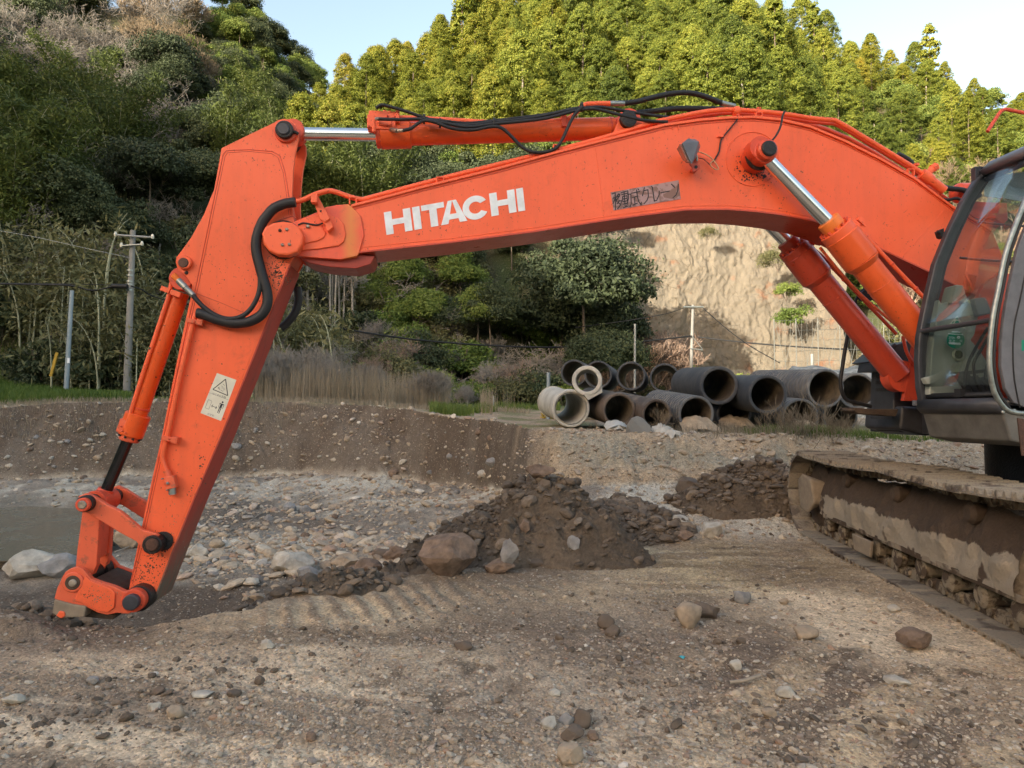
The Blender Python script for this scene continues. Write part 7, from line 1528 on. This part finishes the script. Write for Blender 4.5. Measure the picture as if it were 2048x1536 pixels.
shell(1330, 880, .18, 20, 170, .10, 55, 'arched concrete ring piece right of the dark shard', 10.8, 15); shell(1345, 884, .2, 10, 120, .08, 62, 'thin curved concrete ring piece lying over the arched one', 10.7, -20); shell(1320, 868, .15, 30, 160, .08, 40, 'small curved concrete piece behind the arched one', 11.1, 5)
# camouflage covered stockpile behind the pipes
s = NT('grey_tarpaulin'); g = s.geo(); v = s.vor(g, 3.2, 'DISTANCE_TO_EDGE'); n = s.noise(g, 5, 5, .6, 1)
s.set(color=s.mix(s.ramp(n, [(.4, 0), (.6, 1)]), (.33, .335, .31), (.16, .17, .155)), rough=.8, normal=s.bump(v, .6, .05)); M['tarp'] = s.m
U, T = np.meshgrid(np.linspace(1525, 1990, 110), np.linspace(-1, 1, 50), indexing='ij'); dd = 20+T*1.7; X = (U-1024)/1400*dd; prof_ = np.clip(1-np.abs(T)**2.6, 0, 1)*np.clip((U-1525)/60, 0, 1)**.5*np.clip((1990-U)/60, 0, 1)**.5
Z = terrain(X, dd, False)[0]-.05+prof_*1.42+fbm(X*1.2, dd*1.2, 92, 5)*.35*prof_; I = np.arange(U.size).reshape(U.shape); F = np.stack([I[:-1, :-1], I[1:, :-1], I[1:, 1:], I[:-1, 1:]], -1).reshape(-1, 4)
tag(npmesh('covered_stockpile', M['tarp'], np.stack([X, dd, Z], -1).reshape(-1, 3)-np.array((10.3, 20, 1.3)), F), 'long low stockpile under a wrinkled grey tarpaulin behind the ribbed pipes', 'stockpile').location = (10.3, 20, 1.3)
# poles
M['pole_conc'] = plain('concrete_pole', (.25, .24, .22), .8, 0, .2, 10, .15); M['pole_steel'] = plain('galvanised_pole', (.26, .31, .34), .5, .3, .1, 10, .12); M['cable'] = plain('black_cable', (.012, .012, .013), .6)
def groundY(px, d): x = (px-1024)/1400*d; return Vector((x, d, H(x, d)))
def polething(name, base_px, top, d, r0, r1, mat, label, cat, extra=None):
    b_ = groundY(base_px, d); t_ = atY(*top, d); e = empty(name, b_, label, cat); MB().tube([b_-Vector((0, 0, .3)), b_.lerp(t_, .5), t_], r0, 14, 1, [r0, (r0+r1)/2, r1]).build('pole', M[mat], e)
    return e, t_
e2, t2 = polething('utility_pole', 253, (266, 461), 29, .155, .105, 'pole_conc', 'grey concrete utility pole with two crossarms left of the arm', 'utility pole')
for (a_, b_), mt in ((((231, 470), (305, 475)), 'post_white'), (((243, 492), (284, 489)), 'fitting')):
    c_ = MB().tube([atY(*a_, 28.8), atY(*b_, 28.8)], .045, 6, 1).build('crossarm', M[mt], e2)
    for q in (a_, b_): MB().lathe(atY(*q, 28.8), (0, 0, 1), [(-.05, .05), (.03, .07), (.10, .05), (.14, .03)], 10).build('insulator', M['label_white'], c_)
for y in (543, 553, 565, 571, 582): MB().lathe(atY(264-(y-461)*.035, y, 29), (0, 0, 1), [(0, .15), (.07, .15)], 14).build('band', M['fitting'], e2)
MB().tube([atY(224, 572, 28.7), atY(255, 573, 28.7)], .10, 8, 1).build('cable_box', M['cable'], e2)
e1, t1 = polething('steel_pole', 131, (144, 581), 27, .095, .075, 'pole_steel', 'blue grey steel pole with a white tag at the far left', 'pole')
MB().box(atY(137, 721, 26.9), (1, 0, 0), (0, 1, 0), (0, 0, 1), .045, .01, .10).build('tag', M['white'], e1)
e3, t3 = polething('utility_pole', 1380, (1386, 610), 40, .11, .08, 'pole_conc', 'thin utility pole with a short crossarm in front of the cliff', 'utility pole')
MB().tube([atY(1367, 614, 39.8), atY(1407, 614, 39.8)], .05, 6, 1).build('crossarm', M['fitting'], e3); MB().tube([atY(1381, 697, 39.8), atY(1405, 700, 39.8)], .03, 6, 1).build('crossarm', M['fitting'], e3); MB().tube([atY(1384, 672, 39.8), atY(1405, 698, 39.8)], .02, 5, 1).build('stay', M['fitting'], e3)
polething('marker_post', 1269, (1270, 648), 34, .05, .05, 'post_white', 'thin white post between the dark tree and the cliff', 'post')
polething('marker_post', 1096, (1097, 745), 16.5, .045, .045, 'pole_steel', 'short grey post left of the pipe stack', 'post')
polething('marker_post', 1624, (1624, 708), 30, .06, .06, 'post_white', 'stubby white post in front of the net', 'post')
for px, w_ in ((825, 'leftmost'), (935, 'middle'), (987, 'rightmost')): polething('marker_stake', px, (px, 792), 24, .02, .02, 'post_white', 'thin whitish stake in the grass behind the pit, %s of three' % w_, 'stake')
M['stake'] = plain('yellow_stake_paint', (.42, .26, .03), .7, 0, .2, 20, .3)
tag(MB().prism([atY(98, 752, 27), atY(103, 753, 27), atY(116, 706, 27), atY(111, 704, 27)], (0, .06, 0)).build('yellow_stake', M['stake']), 'leaning yellow stake in the grass left of the steel pole', 'stake')
def wire(pts, d, r, label):
    q = [atY(x, y, d if not hasattr(d, '__len__') else d[0]+(d[1]-d[0])*i/(len(pts)-1)) for i, (x, y) in enumerate(pts)]
    tag(MB().tube(q, r, 6, 4).build('overhead_cable', M['cable']), label, 'cable')
wire([(-60, 567), (60, 569), (140, 571), (185, 581), (224, 573)], 28.6, .035, 'thick black cable running from the left edge to the concrete pole')
wire([(-60, 566), (60, 567), (140, 568), (225, 570)], 28.9, .016, 'thin support wire above the thick cable at the left')
wire([(262, 572), (285, 580), (300, 590), (330, 600)], (28.9, 30), .03, 'black cable sagging from the concrete pole to the bucket cylinder')
wire([(-60, 452), (60, 472), (160, 494), (262, 516)], 28.9, .012, 'thin pale wire sloping to the concrete pole at upper left'); COL.objects[-1].data.materials[0] = M['fitting']
wire([(330, 600), (450, 622), (590, 640), (740, 667), (880, 684), (1050, 694), (1200, 691), (1383, 672)], (30, 39.8), .045, 'long black cable sagging across the thicket below the boom')
wire([(1150, 655), (1250, 642), (1330, 628), (1367, 616)], (38, 39.7), .022, 'thin wire reaching the thin pole crossarm from the left')
wire([(1395, 674), (1500, 686), (1620, 695), (1780, 702), (1950, 704)], (39.7, 34), .04, 'black cable from the thin pole toward the excavator cab')
wire([(1407, 617), (1450, 655), (1500, 692), (1560, 726)], (39.7, 33), .022, 'thin wire dropping right from the thin pole')
# rockfall net
ne = empty('rockfall_net', groundY(1650, 33), 'tall wire rockfall net with slim posts at the foot of the slope', 'net fence'); M['net'] = plain('net_wire', (.18, .18, .16), .5, .3)
def npt(px, t, d=33): b_ = groundY(px, d); return b_+Vector((0, 0, 4.1*t))
for px in range(1550, 2060, 44): MB().tube([npt(px, -.05), npt(px, 1.02)], .022, 6, 1).build('post', M['net'], ne)
m = MB()
for px in np.arange(1550, 2040, 11): m.tube([npt(px, 0), npt(px, 1)], .008, 3, 1)
for t in np.linspace(.05, 1, 9): m.tube([npt(px, t) for px in range(1550, 2060, 20)], .010, 3, 1)
for px in range(1550, 2030, 44): m.tube([npt(px, 0), npt(px+44, 1)], .012, 3, 1); m.tube([npt(px, 1), npt(px+44, 0)], .012, 3, 1)
m.build('mesh', M['net'], ne)
